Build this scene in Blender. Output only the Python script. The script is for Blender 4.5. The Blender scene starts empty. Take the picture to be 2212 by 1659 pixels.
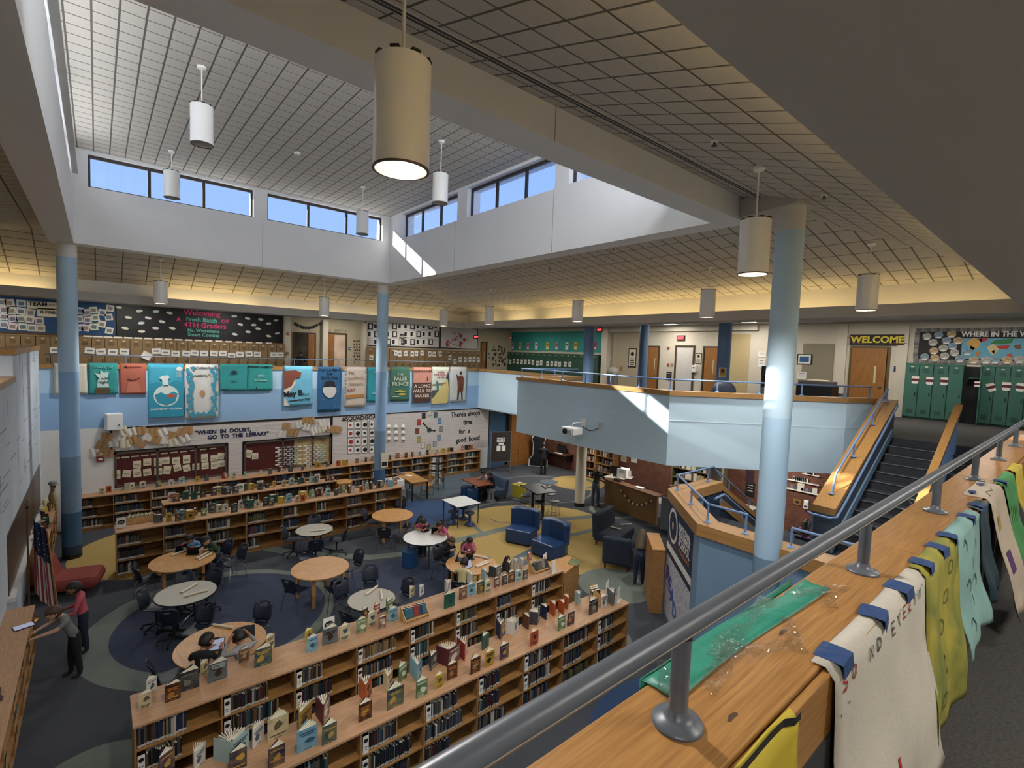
import bpy, bmesh, math, random
from mathutils import Vector, Matrix, Euler
rnd = random.Random(7)
scene = bpy.context.scene
COL = scene.collection
R = math.radians

# ------------------------------------------------------------------ camera
FPX, EYE = 1068.98, 5.9                       # focal length in px of a 2212 px wide frame, eye height
_a, _t, _r = 0.87169974, 0.06248256, 0.036439
FW = Vector((math.cos(_a)*math.cos(_t), math.sin(_a)*math.cos(_t), -math.sin(_t)))
_rt = Vector((math.sin(_a), -math.cos(_a), 0)); _up = _rt.cross(FW)
RT = _rt*math.cos(_r) + _up*math.sin(_r); UP = -_rt*math.sin(_r) + _up*math.cos(_r)
CAM = Vector((0, 0, EYE))
cam_data = bpy.data.cameras.new('camera'); cam_data.sensor_width = 36; cam_data.lens = 36*FPX/2212
cam_data.clip_start = .05; cam_data.clip_end = 300
cam = bpy.data.objects.new('camera', cam_data); COL.objects.link(cam)
cam.matrix_world = Matrix((( RT.x, UP.x, -FW.x, 0), (RT.y, UP.y, -FW.y, 0), (RT.z, UP.z, -FW.z, EYE), (0, 0, 0, 1)))
scene.camera = cam

# ------------------------------------------------------------------ sky, sun, exposure
scene.view_settings.view_transform = 'Standard'; scene.view_settings.look = 'None'
scene.view_settings.gamma = 1; scene.view_settings.use_curve_mapping = False
scene.view_settings.exposure = 0.6
world = bpy.data.worlds.new('sky'); scene.world = world; world.use_nodes = True
nt = world.node_tree; nt.nodes.clear()
wo = nt.nodes.new('ShaderNodeOutputWorld'); bg = nt.nodes.new('ShaderNodeBackground')
tc = nt.nodes.new('ShaderNodeTexCoord'); sx = nt.nodes.new('ShaderNodeSeparateXYZ'); cr = nt.nodes.new('ShaderNodeValToRGB')
nt.links.new(tc.outputs['Generated'], sx.inputs[0]); nt.links.new(sx.outputs['Z'], cr.inputs[0])
cr.color_ramp.elements[0].position = 0.0; cr.color_ramp.elements[0].color = (.46, .70, 1.2, 1)
cr.color_ramp.elements[1].position = 0.75; cr.color_ramp.elements[1].color = (.20, .42, 1.1, 1)
nt.links.new(cr.outputs[0], bg.inputs[0]); bg.inputs[1].default_value = .66
nt.links.new(bg.outputs[0], wo.inputs[0])
SUN = Vector((1.1, -1.0, -.585)).normalized()
sd = bpy.data.lights.new('sun', 'SUN'); sd.energy = 11; sd.angle = R(.5); sd.color = (1, .95, .87)
so = bpy.data.objects.new('sun', sd); COL.objects.link(so); so.rotation_euler = SUN.to_track_quat('-Z', 'Y').to_euler(); so.location = (-12, 25, 20)

# ------------------------------------------------------------------ helpers
def ray(px, py): return FW + RT*((px-1106)/FPX) - UP*((py-829.5)/FPX)
def onz(px, py, z=0): d = ray(px, py); return CAM + d*((z-EYE)/d.z)
def onx(px, py, x): d = ray(px, py); return CAM + d*(x/d.x)
def ony(px, py, y): d = ray(px, py); return CAM + d*(y/d.y)

def lin(h):
    h = h.lstrip('#'); out = []
    for i in (0, 2, 4):
        c = int(h[i:i+2], 16)/255
        out.append(c/12.92 if c <= .04045 else ((c+.055)/1.055)**2.4)
    return tuple(out)
MATS = {}
def mat(name, col, rough=.6, metal=0, noise=None, bump=None, emit=0, spec=.5, coat=0, stretch=(1, 1, 1)):
    """plain or mottled surface; noise=(scale, amount) varies the colour, bump=(scale, strength) the relief"""
    if name in MATS: return MATS[name]
    m = bpy.data.materials.new(name); m.use_nodes = True; n = m.node_tree.nodes; l = m.node_tree.links
    b = n['Principled BSDF']; c = lin(col) if isinstance(col, str) else col
    b.inputs['Base Color'].default_value = (*c, 1); b.inputs['Roughness'].default_value = rough
    b.inputs['Metallic'].default_value = metal; b.inputs['Specular IOR Level'].default_value = spec
    if coat: b.inputs['Coat Weight'].default_value = coat
    m.diffuse_color = (*c, 1)
    if noise or bump:
        t = n.new('ShaderNodeTexCoord'); mp = n.new('ShaderNodeMapping'); mp.inputs['Scale'].default_value = stretch
        l.new(t.outputs['Object'], mp.inputs[0])
    if noise:
        x = n.new('ShaderNodeTexNoise'); x.inputs['Scale'].default_value = noise[0]; x.inputs['Detail'].default_value = 4
        l.new(mp.outputs[0], x.inputs['Vector'])
        r = n.new('ShaderNodeValToRGB'); k = noise[1]
        r.color_ramp.elements[0].position = .3; r.color_ramp.elements[1].position = .7
        r.color_ramp.elements[0].color = (*[v*(1-k) for v in c], 1); r.color_ramp.elements[1].color = (*[min(1, v*(1+k)) for v in c], 1)
        l.new(x.outputs['Fac'], r.inputs[0]); l.new(r.outputs[0], b.inputs['Base Color'])
    if bump:
        x = n.new('ShaderNodeTexNoise'); x.inputs['Scale'].default_value = bump[0]; x.inputs['Detail'].default_value = 3
        l.new(mp.outputs[0], x.inputs['Vector'])
        u = n.new('ShaderNodeBump'); u.inputs['Strength'].default_value = bump[1]; u.inputs['Distance'].default_value = .02
        l.new(x.outputs['Fac'], u.inputs['Height']); l.new(u.outputs[0], b.inputs['Normal'])
    if emit:
        b.inputs['Emission Color'].default_value = (*c, 1); b.inputs['Emission Strength'].default_value = emit
    MATS[name] = m; return m
def wood(name, col, dark, scale=(1, 12, 12), rough=.45, turn=0):
    """long grain running along local x (or the axis with the small scale)"""
    if name in MATS: return MATS[name]
    m = mat(name, col, rough); n = m.node_tree.nodes; l = m.node_tree.links; b = n['Principled BSDF']
    t = n.new('ShaderNodeTexCoord'); mp = n.new('ShaderNodeMapping'); mp.inputs['Scale'].default_value = scale
    vr = n.new('ShaderNodeVectorRotate'); vr.rotation_type = 'Z_AXIS'; vr.inputs['Angle'].default_value = -turn
    l.new(t.outputs['Object'], vr.inputs['Vector']); l.new(vr.outputs[0], mp.inputs[0])
    x = n.new('ShaderNodeTexNoise'); x.inputs['Scale'].default_value = 3; x.inputs['Detail'].default_value = 8; x.inputs['Distortion'].default_value = .6
    l.new(mp.outputs[0], x.inputs['Vector'])
    r = n.new('ShaderNodeValToRGB'); r.color_ramp.elements[0].position = .32; r.color_ramp.elements[1].position = .68
    r.color_ramp.elements[0].color = (*lin(dark), 1); r.color_ramp.elements[1].color = (*lin(col), 1)
    l.new(x.outputs['Fac'], r.inputs[0]); l.new(r.outputs[0], b.inputs['Base Color'])
    return m
def glass(name):
    if name in MATS: return MATS[name]
    m = bpy.data.materials.new(name); m.use_nodes = True; n = m.node_tree.nodes; l = m.node_tree.links
    n.remove(n['Principled BSDF']); tr = n.new('ShaderNodeBsdfTransparent'); gl = n.new('ShaderNodeBsdfGlossy'); gl.inputs['Roughness'].default_value = .02
    mx = n.new('ShaderNodeMixShader'); mx.inputs[0].default_value = .04
    l.new(tr.outputs[0], mx.inputs[1]); l.new(gl.outputs[0], mx.inputs[2]); l.new(mx.outputs[0], n['Material Output'].inputs[0])
    MATS[name] = m; return m

class MB:
    def __init__(s): s.v = []; s.f = []; s.m = []
    def _add(s, vs, fs, mi=0, T=None):
        o = len(s.v)
        s.v += [tuple(T @ Vector(p)) if T is not None else tuple(p) for p in vs]
        s.f += [tuple(o+i for i in f) for f in fs]; s.m += [mi]*len(fs); return s
    def box(s, x0, y0, z0, x1, y1, z1, mi=0, T=None):
        x0, x1 = min(x0, x1), max(x0, x1); y0, y1 = min(y0, y1), max(y0, y1); z0, z1 = min(z0, z1), max(z0, z1)
        return s._add([(x0,y0,z0),(x1,y0,z0),(x1,y1,z0),(x0,y1,z0),(x0,y0,z1),(x1,y0,z1),(x1,y1,z1),(x0,y1,z1)],
                      [(0,3,2,1),(4,5,6,7),(0,1,5,4),(1,2,6,5),(2,3,7,6),(3,0,4,7)], mi, T)
    def quad(s, a, b, c, d, mi=0): return s._add([a, b, c, d], [(0,1,2,3)], mi)
    def poly(s, pts, mi=0): return s._add(pts, [tuple(range(len(pts)))], mi)
    def prism(s, pts, z0, z1, mi=0, T=None):
        """pts counter-clockwise in xy"""
        n = len(pts); a = sum(pts[i][0]*pts[(i+1)%n][1]-pts[(i+1)%n][0]*pts[i][1] for i in range(n))
        if a < 0: pts = pts[::-1]
        vs = [(p[0], p[1], z0) for p in pts]+[(p[0], p[1], z1) for p in pts]
        fs = [tuple(range(n-1, -1, -1)), tuple(range(n, 2*n))]+[(i, (i+1)%n, n+(i+1)%n, n+i) for i in range(n)]
        return s._add(vs, fs, mi, T)
    def tube(s, pts, r, n=8, mi=0, cap=True, T=None):
        pts = [Vector(p) for p in pts]; rs = r if isinstance(r, (list, tuple)) else [r]*len(pts); vs = []; fs = []
        prev = None
        for i, p in enumerate(pts):
            d = (pts[min(i+1, len(pts)-1)]-pts[max(i-1, 0)]).normalized()
            if prev is None: u = d.orthogonal().normalized()
            else: u = (prev-d*prev.dot(d)); u = u.normalized() if u.length > 1e-6 else d.orthogonal().normalized()
            prev = u; w = d.cross(u)
            for k in range(n):
                t = 2*math.pi*k/n; vs.append(p+(u*math.cos(t)+w*math.sin(t))*rs[i])
        for i in range(len(pts)-1):
            for k in range(n): fs.append((i*n+k, i*n+(k+1)%n, (i+1)*n+(k+1)%n, (i+1)*n+k))
        if cap: fs += [tuple(range(n-1, -1, -1)), tuple((len(pts)-1)*n+k for k in range(n))]
        return s._add(vs, fs, mi, T)
    def lathe(s, prof, c=(0, 0, 0), n=24, mi=0, T=None, cap=True):
        vs = []; fs = []; c = Vector(c)
        for r, z in prof:
            for k in range(n): t = 2*math.pi*k/n; vs.append((c.x+r*math.cos(t), c.y+r*math.sin(t), c.z+z))
        for i in range(len(prof)-1):
            for k in range(n): fs.append((i*n+k, i*n+(k+1)%n, (i+1)*n+(k+1)%n, (i+1)*n+k))
        if cap:
            if prof[0][0] > 1e-5: fs.append(tuple(range(n-1, -1, -1)))
            if prof[-1][0] > 1e-5: fs.append(tuple((len(prof)-1)*n+k for k in range(n)))
        return s._add(vs, fs, mi, T)
    def ball(s, c, r, n=10, m=6, mi=0, T=None):
        rr = r if isinstance(r, (list, tuple)) else (r, r, r); vs = []; fs = []
        for i in range(m+1):
            a = math.pi*i/m
            for k in range(n):
                t = 2*math.pi*k/n; vs.append((c[0]+rr[0]*math.sin(a)*math.cos(t), c[1]+rr[1]*math.sin(a)*math.sin(t), c[2]-rr[2]*math.cos(a)))
        for i in range(m):
            for k in range(n): fs.append((i*n+k, i*n+(k+1)%n, (i+1)*n+(k+1)%n, (i+1)*n+k))
        return s._add(vs, fs, mi, T)
    def grid(s, fn, nu, nv, mi=0):
        """fn(u,v)->point, u,v in 0..1; one sheet of quads"""
        vs = [fn(i/nu, j/nv) for j in range(nv+1) for i in range(nu+1)]
        fs = [(j*(nu+1)+i, j*(nu+1)+i+1, (j+1)*(nu+1)+i+1, (j+1)*(nu+1)+i) for j in range(nv) for i in range(nu)]
        return s._add(vs, fs, mi)
    def mesh(s, name, mats):
        me = bpy.data.meshes.new(name); me.from_pydata(s.v, [], s.f)
        for m in (mats if isinstance(mats, (list, tuple)) else [mats]): me.materials.append(m)
        if any(s.m): me.polygons.foreach_set('material_index', s.m)
        me.update(); return me
    def build(s, name, mats, parent=None, smooth=False, bevel=0, merge=False, solid=0):
        me = s.mesh(name, mats)
        if merge:
            b = bmesh.new(); b.from_mesh(me); bmesh.ops.remove_doubles(b, verts=b.verts, dist=1e-5)
            bmesh.ops.recalc_face_normals(b, faces=b.faces); b.to_mesh(me); b.free()
        o = link(name, me, parent)
        if smooth: shade(me, smooth)
        if solid: md = o.modifiers.new('solid', 'SOLIDIFY'); md.thickness = solid; md.offset = 0
        if bevel:
            md = o.modifiers.new('bevel', 'BEVEL'); md.width = bevel; md.segments = 2; md.limit_method = 'ANGLE'; md.angle_limit = R(40)
        return o
def shade(me, mode=True):
    me.polygons.foreach_set('use_smooth', [True]*len(me.polygons))
    if mode != 'all':
        try: me.set_sharp_from_angle(angle=R(40))
        except Exception: pass
def link(name, me, parent=None, M=None):
    o = bpy.data.objects.new(name, me); COL.objects.link(o)
    if M is not None: o.matrix_world = M
    if parent is not None: o.parent = parent
    return o
def tag(o, label=None, cat=None, group=None, kind=None):
    if label: o['label'] = label
    if cat: o['category'] = cat
    if group: o['group'] = group
    if kind: o['kind'] = kind
    return o
def struct(o): o['kind'] = 'structure'; return o
def thing(name, label, cat, loc=(0, 0, 0), rz=0, group=None):
    o = bpy.data.objects.new(name, None); COL.objects.link(o); o.location = loc; o.rotation_euler = (0, 0, rz)
    o.empty_display_size = .2
    return tag(o, label, cat, group)
def kids(o): return [c for c in o.children]
def dup(o, loc=None, rz=None, label=None, group=None, parent=None):
    c = o.copy(); COL.objects.link(c)
    if parent is not None: c.parent = parent
    if loc is not None: c.location = loc
    if rz is not None: c.rotation_euler = (0, 0, rz)
    if label: c['label'] = label
    if group: c['group'] = group
    for k in kids(o): dup(k, parent=c)
    return c
def text(s, size, m, name='lettering', parent=None, M=None, align='CENTER', ext=.002, yalign='CENTER', font_sx=1.0, shear=0, bold=0):
    cu = bpy.data.curves.new(name, 'FONT'); cu.body = s; cu.size = size; cu.align_x = align; cu.align_y = yalign; cu.extrude = ext
    cu.resolution_u = 2; cu.shear = shear; cu.offset = bold
    t = bpy.data.objects.new('tmp', cu); COL.objects.link(t)
    dg = bpy.context.evaluated_depsgraph_get()
    me = bpy.data.meshes.new_from_object(t.evaluated_get(dg)); bpy.data.objects.remove(t); bpy.data.curves.remove(cu)
    me.name = name
    if font_sx != 1: me.transform(Matrix.Diagonal((font_sx, 1, 1, 1)))
    me.materials.clear(); me.materials.append(m)
    o = link(name, me, parent)
    if M is not None: o.matrix_local = M
    return o

class Wall:
    """a vertical plane: p0 a point on it, right = reading direction, nrm = towards the room. Panels are given by two photo corners that fall on it."""
    def __init__(s, p0, right):
        s.p0 = Vector(p0); s.r = Vector(right).normalized(); s.n = s.r.cross(Vector((0, 0, 1))).normalized()
    def uz(s, px, py):
        d = ray(px, py); t = (s.p0-CAM).dot(s.n)/d.dot(s.n); p = CAM+d*t
        return (p-s.p0).dot(s.r), p.z
    def M(s, u, z, off=0, rot=0):
        """matrix of a flat sheet's frame: local x = right, local y = up, local z = out of the wall"""
        p = s.p0+s.r*u+s.n*off; p.z = z
        B = Matrix(((s.r.x, 0, s.n.x, p.x), (s.r.y, 0, s.n.y, p.y), (0, 1, 0, p.z), (0, 0, 0, 1)))
        return B @ Matrix.Rotation(rot, 4, 'Z')
    def rect(s, x0, y0, x1, y1):
        a = s.uz(x0, y0); b = s.uz(x1, y1); c = s.uz(x0, y1); d = s.uz(x1, y0)
        return (a[0]+c[0])/2, (b[0]+d[0])/2, (c[1]+b[1])/2, (a[1]+d[1])/2      # u0,u1,z0,z1
    def box(s, mb, u0, u1, z0, z1, d0, d1, mi=0):
        return mb.box(u0, z0, d0, u1, z1, d1, mi, s.M(0, 0))
def sheet(name, W, u, z, w, h, m, off=.004, rot=0, parent=None, th=.003, curl=0):
    mb = MB()
    if curl:
        mb.grid(lambda a, b: ((a-.5)*w, (b-.5)*h, th+curl*(1-b)**2), 1, 3)
    else: mb.box(-w/2, -h/2, 0, w/2, h/2, th)
    o = mb.build(name, m, None)
    o.matrix_world = W.M(u, z, off, rot)
    if parent is not None: o.parent = parent; o.matrix_parent_inverse = parent.matrix_world.inverted()
    return o

# ------------------------------------------------------------------ shared materials
WHITE = mat('white_wall_paint', '#dcdad6', .75, noise=(1.5, .03))
WELL = mat('white_well_paint', '#e6e7e8', .8, noise=(1.2, .02))
GREYW = mat('grey_beam_paint', '#b9b6b0', .8, noise=(1.0, .03))
SOFFIT = mat('soffit_paint', '#bbb8b3', .85, noise=(.8, .03))
BLUE_L = mat('light_blue_paint', '#afcde4', .7, noise=(1.5, .025))
BLUE_M = mat('mid_blue_paint', '#8fb2d6', .7, noise=(1.5, .025))
BLUE_D = mat('dusty_blue_paint', '#7692ab', .65, noise=(1.5, .03))
BLUE_N = mat('deep_blue_paint', '#3b5f80', .6, noise=(2, .04))
NAVY = mat('navy_paint', '#26384e', .6)
COLB = mat('upper_column_blue', '#6886ab', .55)
BRIDGE = mat('balcony_blue_paint', '#c2dcec', .7, noise=(1.5, .02))
CREAM = mat('cream_block_paint', '#cdc4b2', .8, noise=(2, .03))
BEIGE = mat('beige_wall_paint', '#b5a98f', .8, noise=(2, .03))
CARPET = mat('charcoal_carpet', '#4b4e54', .95, noise=(90, .25), bump=(300, .3), spec=.1)
CARPET_N = mat('navy_carpet', '#42495b', .95, noise=(90, .25), bump=(300, .3), spec=.1)
CARPET_G = mat('sage_grey_carpet', '#737b74', .95, noise=(90, .2), bump=(300, .3), spec=.1)
CARPET_S = mat('slate_carpet', '#5d6972', .95, noise=(90, .2), bump=(300, .3), spec=.1)
CARPET_Y = mat('mustard_carpet', '#ac935c', .95, noise=(90, .18), bump=(300, .3), spec=.1)
CARPET_B = mat('blue_carpet', '#3c4f6e', .95, noise=(90, .2), bump=(300, .3), spec=.1)
CARPET_U = mat('upper_floor_carpet', '#4c4a48', .95, noise=(60, .25), bump=(200, .3), spec=.1)
STAIRC = mat('stair_carpet', '#3b3f44', .95, noise=(80, .2), spec=.1)
TILE = mat('ceiling_tile', '#c3beb4', .9, noise=(60, .06), bump=(120, .25))
TILEBACK = mat('ceiling_grid', '#625e57', .8)  # shade of the tile gaps put into this dark backing colour
OAK = wood('oak_laminate', '#d8a378', '#c48c62', (1.2, 14, 14), .5)
OAKF = wood('oak_veneer_yellow', '#c08f52', '#a8763c', (14, 14, 1.5), .5)
OAKCAP = wood('oak_cap', '#b58a54', '#9a703e', (.8, 22, 22), .35); OAKCAP45 = wood('oak_cap_diagonal', '#b58a54', '#9a703e', (.8, 22, 22), .35, math.pi/4)
OAKCAPY = wood('oak_cap_crosswise', '#b58a54', '#9a703e', (.8, 22, 22), .35, math.pi/2)
TABW = wood('table_oak_laminate', '#c9975c', '#b07d45', (10, 1.2, 6), .4)
DOORW = wood('door_oak', '#9c6a35', '#84551f', (12, 12, 1), .5)
RAILB = mat('blue_grey_rail_paint', '#6f8bb5', .4)
RAILG = mat('worn_grey_rail_paint', '#555a63', .38, noise=(20, .12), spec=.5)
BLACK = mat('black_plastic', '#17181b', .5)
BLACKM = mat('black_metal', '#1b1c1f', .4, metal=.2)
CHROME = mat('chrome', '#b8bbbe', .25, metal=1)
FRAME = mat('dark_bronze_frame', '#332d29', .5)
PAPER = mat('white_paper', '#e4e1da', .8)
PAPERD = mat('cream_paper', '#d9cfb4', .8)
PLASTIC_W = mat('white_plastic', '#e3e3e1', .4)
GLASS = glass('window_glass')
CHAIRN = mat('navy_chair_shell', '#1d2434', .45)
INK = mat('black_ink', '#16161a', .7)
NAVYINK = mat('navy_letter_paper', '#1c2547', .7)
# ================================================================== STRUCTURE
def offset_path(pts, d):
    """points moved d to the left of the travel direction, mitred"""
    out = []
    P = [Vector((p[0], p[1])) for p in pts]
    for i, p in enumerate(P):
        a = (P[i]-P[i-1]).normalized() if i else None; b = (P[i+1]-P[i]).normalized() if i < len(P)-1 else None
        na = Vector((-a.y, a.x)) if a else None; nb = Vector((-b.y, b.x)) if b else None
        if na is None: o = nb*d
        elif nb is None: o = na*d
        else:
            m = (na+nb).normalized(); o = m*(d/max(.3, m.dot(na)))
        out.append((p.x+o.x, p.y+o.y))
    return out
def capdir(a, b):
    t = abs(math.degrees(math.atan2(b[1]-a[1], b[0]-a[0]))) % 180; return 0 if t < 22 or t > 158 else 1 if 68 < t < 112 else 2
CAPM = [OAKCAP, OAKCAPY, OAKCAP45]
def ribbon(mb, pts, d0, d1, z0, z1, mi=0):
    """vertical wall following pts between left-offsets d0 and d1; z0,z1 numbers or lists"""
    A = offset_path(pts, d0); B = offset_path(pts, d1); n = len(pts)
    Z0 = z0 if isinstance(z0, (list, tuple)) else [z0]*n; Z1 = z1 if isinstance(z1, (list, tuple)) else [z1]*n
    for i in range(n-1):
        vs = [(*A[i], Z0[i]), (*A[i+1], Z0[i+1]), (*B[i+1], Z0[i+1]), (*B[i], Z0[i]), (*A[i], Z1[i]), (*A[i+1], Z1[i+1]), (*B[i+1], Z1[i+1]), (*B[i], Z1[i])]
        mb._add(vs, [(0,3,2,1),(4,5,6,7),(0,1,5,4),(1,2,6,5),(2,3,7,6),(3,0,4,7)], capdir(pts[i], pts[i+1]) if mi == 'cap' else mi)
    return mb
def disc(mb, c, r, z, n=64, mi=0, inner=None):
    if inner is None:
        return mb.poly([(c[0]+r*math.cos(2*math.pi*k/n), c[1]+r*math.sin(2*math.pi*k/n), z) for k in range(n)], mi)
    (ci, ri) = inner; o = []
    for k in range(n): t = 2*math.pi*k/n; o.append((c[0]+r*math.cos(t), c[1]+r*math.sin(t), z))
    for k in range(n): t = 2*math.pi*k/n; o.append((ci[0]+ri*math.cos(t), ci[1]+ri*math.sin(t), z))
    return mb._add(o, [(k, (k+1)%n, n+(k+1)%n, n+k) for k in range(n)], mi)

# ---- library floor and its carpet inlays
floor = struct(MB().box(-1.6, .3, -.15, 22, 20.2, 0).build('floor', CARPET))
def inlay(mb, m, name='carpet_inlay'): return mb.build(name, m, floor)
h = .001
inlay(disc(MB(), (2.0, 11.84), 2.2, h), CARPET_N)
inlay(disc(MB(), (1.93, 11.84), 2.34, 2*h, inner=((2.1, 11.86), 2.0)), CARPET_G)
inlay(disc(MB(), (1.47, 16.95), 2.16, h), CARPET_Y)
inlay(disc(MB(), (9.2, 15.55), 1.35, h), CARPET_B)
inlay(disc(MB(), (5.9, 10.9), 1.5, h), CARPET_N)
yel = [onz(*q) for q in ((962,1172),(968,1140),(985,1118),(1020,1103),(1070,1094),(1130,1091),(1190,1092),(1250,1102),(1300,1118),(1335,1150),(1352,1200),(1352,1240),(1290,1236),(1245,1243),(1200,1262),(1120,1290),(1030,1300),(1000,1270),(990,1220),(980,1195))]
inlay(MB().poly([(p.x, p.y, 2*h) for p in yel][::-1]), CARPET_Y)
def band(px, w, m, z, zs=None):
    P = [onz(*q) for q in px]; w = w if isinstance(w, list) else [w]*len(P); mb = MB(); L = []; Rr = []
    pl = [(p.x, p.y) for p in P]
    for i in range(len(P)):
        L.append(offset_path(pl, w[i]/2)[i]); Rr.append(offset_path(pl, -w[i]/2)[i])
    for i in range(len(P)-1): mb.quad((*Rr[i], z), (*Rr[i+1], z), (*L[i+1], z), (*L[i], z))
    return inlay(mb, m)
band([(545,1172),(573,1183),(640,1196),(737,1201),(800,1204),(869,1197),(925,1184),(965,1173),(1018,1160),(1070,1147),(1120,1136),(1175,1127),(1230,1120),(1290,1115),(1320,1112)], .34, CARPET_G, 3*h)
band([(1120,1152),(1167,1155),(1200,1158),(1240,1155),(1265,1149),(1292,1142),(1320,1132)], .25, CARPET_G, 3*h)
band([(1040,1150),(1022,1135),(1014,1120),(1018,1105),(1035,1093),(1070,1086),(1110,1084)], .16, CARPET_G, 4*h)
band([(1060,1122),(1075,1128),(1102,1130)], .06, CARPET_S, 4*h)
band([(1190,1270),(1140,1225),(1120,1205),(1150,1185)], [.1,.3,.3,.1], CARPET_S, 3*h)
inlay(disc(MB(), (10.25, 7.7), .98, 5*h), CARPET_G)
inlay(disc(MB(), (8.05, 6.35), .62, 3*h), CARPET_G)
inlay(disc(MB(), (-.1, 8.2), .75, 2*h), CARPET_G)
mb = MB(); P = [onz(*q) for q in ((880,1088),(905,1075),(960,1075),(1000,1062),(1035,1060),(1010,1018),(950,1025),(880,1040))]
inlay(mb.poly([(p.x, p.y, h/2) for p in P]), CARPET_S)
far = MB(); disc(far, (17.05, 15.3), 1.25, 2*h); inlay(far, CARPET_Y)
inlay(disc(MB(), (16.9, 15.35), 1.05, 3*h, inner=((16.8, 15.45), .98)), CARPET_S)
inlay(disc(MB(), (16.0, 16.1), .42, 2.5*h), CARPET_S)
inlay(disc(MB(), (15.0, 15.5), 2.2, .5*h, inner=((15.0, 15.5), 2.1)), CARPET_G)
inlay(disc(MB(), (15.2, 11.7), .95, 2*h, inner=((15.25, 11.7), .82)), CARPET_G)
inlay(disc(MB(), (7.0, 3.3), 1.9, h), CARPET_B)

# ---- back wall of the library with its painted bands, parapet cap of the walkway above it
XB0, XB1, YB = -1.3, 14.6, 19.95
mb = MB(); mb.box(XB0, YB, 0, 15.3, YB+.25, 3.1, 0); mb.box(XB0, YB, 3.1, XB1, YB+.25, 4.22, 1); mb.box(XB0, YB, 4.22, XB1, YB+.25, 4.95, 2)
mb.box(15.3, YB, 0, 16.5, YB+.25, 3.1, 3)
struct(mb.build('wall_back', [WHITE, BLUE_M, BLUE_L, BLUE_N]))
struct(MB().box(XB0, YB-.04, 4.95, XB1+.02, YB+.29, 5.07).build('trim_1', OAKCAP))
# ---- left wall with the higher corner part
mb = MB(); mb.box(-1.6, .45, 0, -1.3, 14.1, 4.95); mb.box(-1.6, 14.1, 0, -1.3, YB, 5.5)
MURAL = mat('mural_wall_paint', '#c3ccd6', .75, noise=(.9, .12), stretch=(1, 1.4, .5))
wl = struct(mb.build('wall_left', MURAL))
mb = MB(); rr = random.Random(3)
for i in range(46):
    y = rr.uniform(9, 19.6); z = rr.uniform(2.7, 5.3 if y > 14.3 else 4.6); L = rr.uniform(.25, .9)
    if rr.random() < .6: mb.box(-1.3, y, z, -1.297, y+L, z+.02)
    else: mb.box(-1.3, y, z, -1.297, y+.02, z+L*.8)
mb.build('mural_line', mat('mural_grey_blue_line', '#7f8fa6', .8), wl)['kind'] = 'stuff'
struct(MB().box(-1.64, .45, 4.95, -1.26, 14.1, 5.07).build('trim_2', OAKCAPY)); struct(MB().box(-1.64, 14.06, 5.5, -1.26, YB, 5.62).build('trim_3', OAKCAPY))
# ---- upper floors
mb = MB(); mb.box(-6.6, YB+.25, 3.9, 14.6, 26.2, 4.15); mb.box(-6.6, .3, 3.9, -1.6, YB+.25, 4.15); mb.box(-6.6, -3.2, 3.9, 22, .42, 4.15)
struct(mb.build('floor_upper', CARPET_U))
BAL = [(14.6, 13.3), (11.45, 13.3), (11.45, 7.2), (14.62, 4.12), (15.5, 3.72)]
mb = MB(); mb.prism([(14.7, 26.2), (14.7, 13.2), (11.6, 13.2), (11.6, 7.3), (14.74, 4.25), (15.25, 3.85), (15.16, 3.7), (15.16, .57), (24.5, .57), (24.5, 26.2)], 3.12, 4.15)
struct(mb.build('floor_balcony', [CARPET_U]))
mb = MB(); ribbon(mb, BAL, .0, .18, 3.1, 4.95); ribbon(mb, [(14.6, YB), (14.6, 13.3)], 0, .18, 3.1, 4.95)
struct(mb.build('wall_balcony', BRIDGE))
mb = MB(); ribbon(mb, BAL, -.05, .24, 4.95, 5.07, 'cap'); ribbon(mb, [(14.6, YB), (14.6, 13.3)], -.05, .24, 4.95, 5.07, 'cap')
struct(mb.build('trim_4', CAPM))
mb = MB(); ribbon(mb, BAL[1:], -.006, 0, 4.28, 4.3)
struct(mb.build('trim_5', mat('pale_joint', '#cfe0ea', .6)))
# ---- walls of the area under the balcony
BRK = mat('red_brick', '#6f4434', .85, noise=(3, .28)); MORT = mat('mortar', '#8d7f74', .9)
def bricks(name, W, u0, u1, z0, z1, bw=.215, bh=.08, g=.012, m=BRK, parent=None, dp=.012, skip=()):
    mb = MB(); r = 0; z = z0
    while z < z1-.01:
        u = u0 - (bw/2 if r % 2 else 0)
        while u < u1:
            a, b = max(u, u0), min(u+bw-g, u1)
            if b-a > .02 and not any(a < s[1] and b > s[0] and z < s[3] and z+bh > s[2] for s in skip): W.box(mb, a, b, z, min(z+bh-g, z1), 0, dp)
            u += bw
        z += bh; r += 1
    o = mb.build(name, m, parent); o['kind'] = 'stuff'; return o
wb = struct(MB().box(18.6, .6, 0, 18.8, 20.2, 3.1).build('wall_brick', MORT))
WBR = Wall((18.6, 0, 0), (0, -1, 0))
bricks('brick', WBR, -19.5, -.6, 0, 3.1, parent=wb)
wp = struct(MB().box(16.45, 19.5, 0, 18.6, 19.7, 3.1).build('wall_wood_panel', wood('panel_oak', '#a36f3a', '#8a5928', (1.5, 8, 8), .5)))
for k in range(4): MB().box(16.45+k*.54, 19.48, .1, 16.45+k*.54+.525, 19.5, 3.0).build('panel', MATS['panel_oak'], wp)
struct(MB().box(14.6, 19.5, 0, 16.45, 19.6, 0.01).build('baseboard_back', BLACK))
struct(MB().box(14.6, .5, 3.08, 18.6, 19.7, 3.12).build('ceiling_under_balcony', SOFFIT))
struct(MB().box(-6.6, 20.2, 0, 24.5, 20.4, 3.9).build('wall_behind_back', CREAM))
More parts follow.
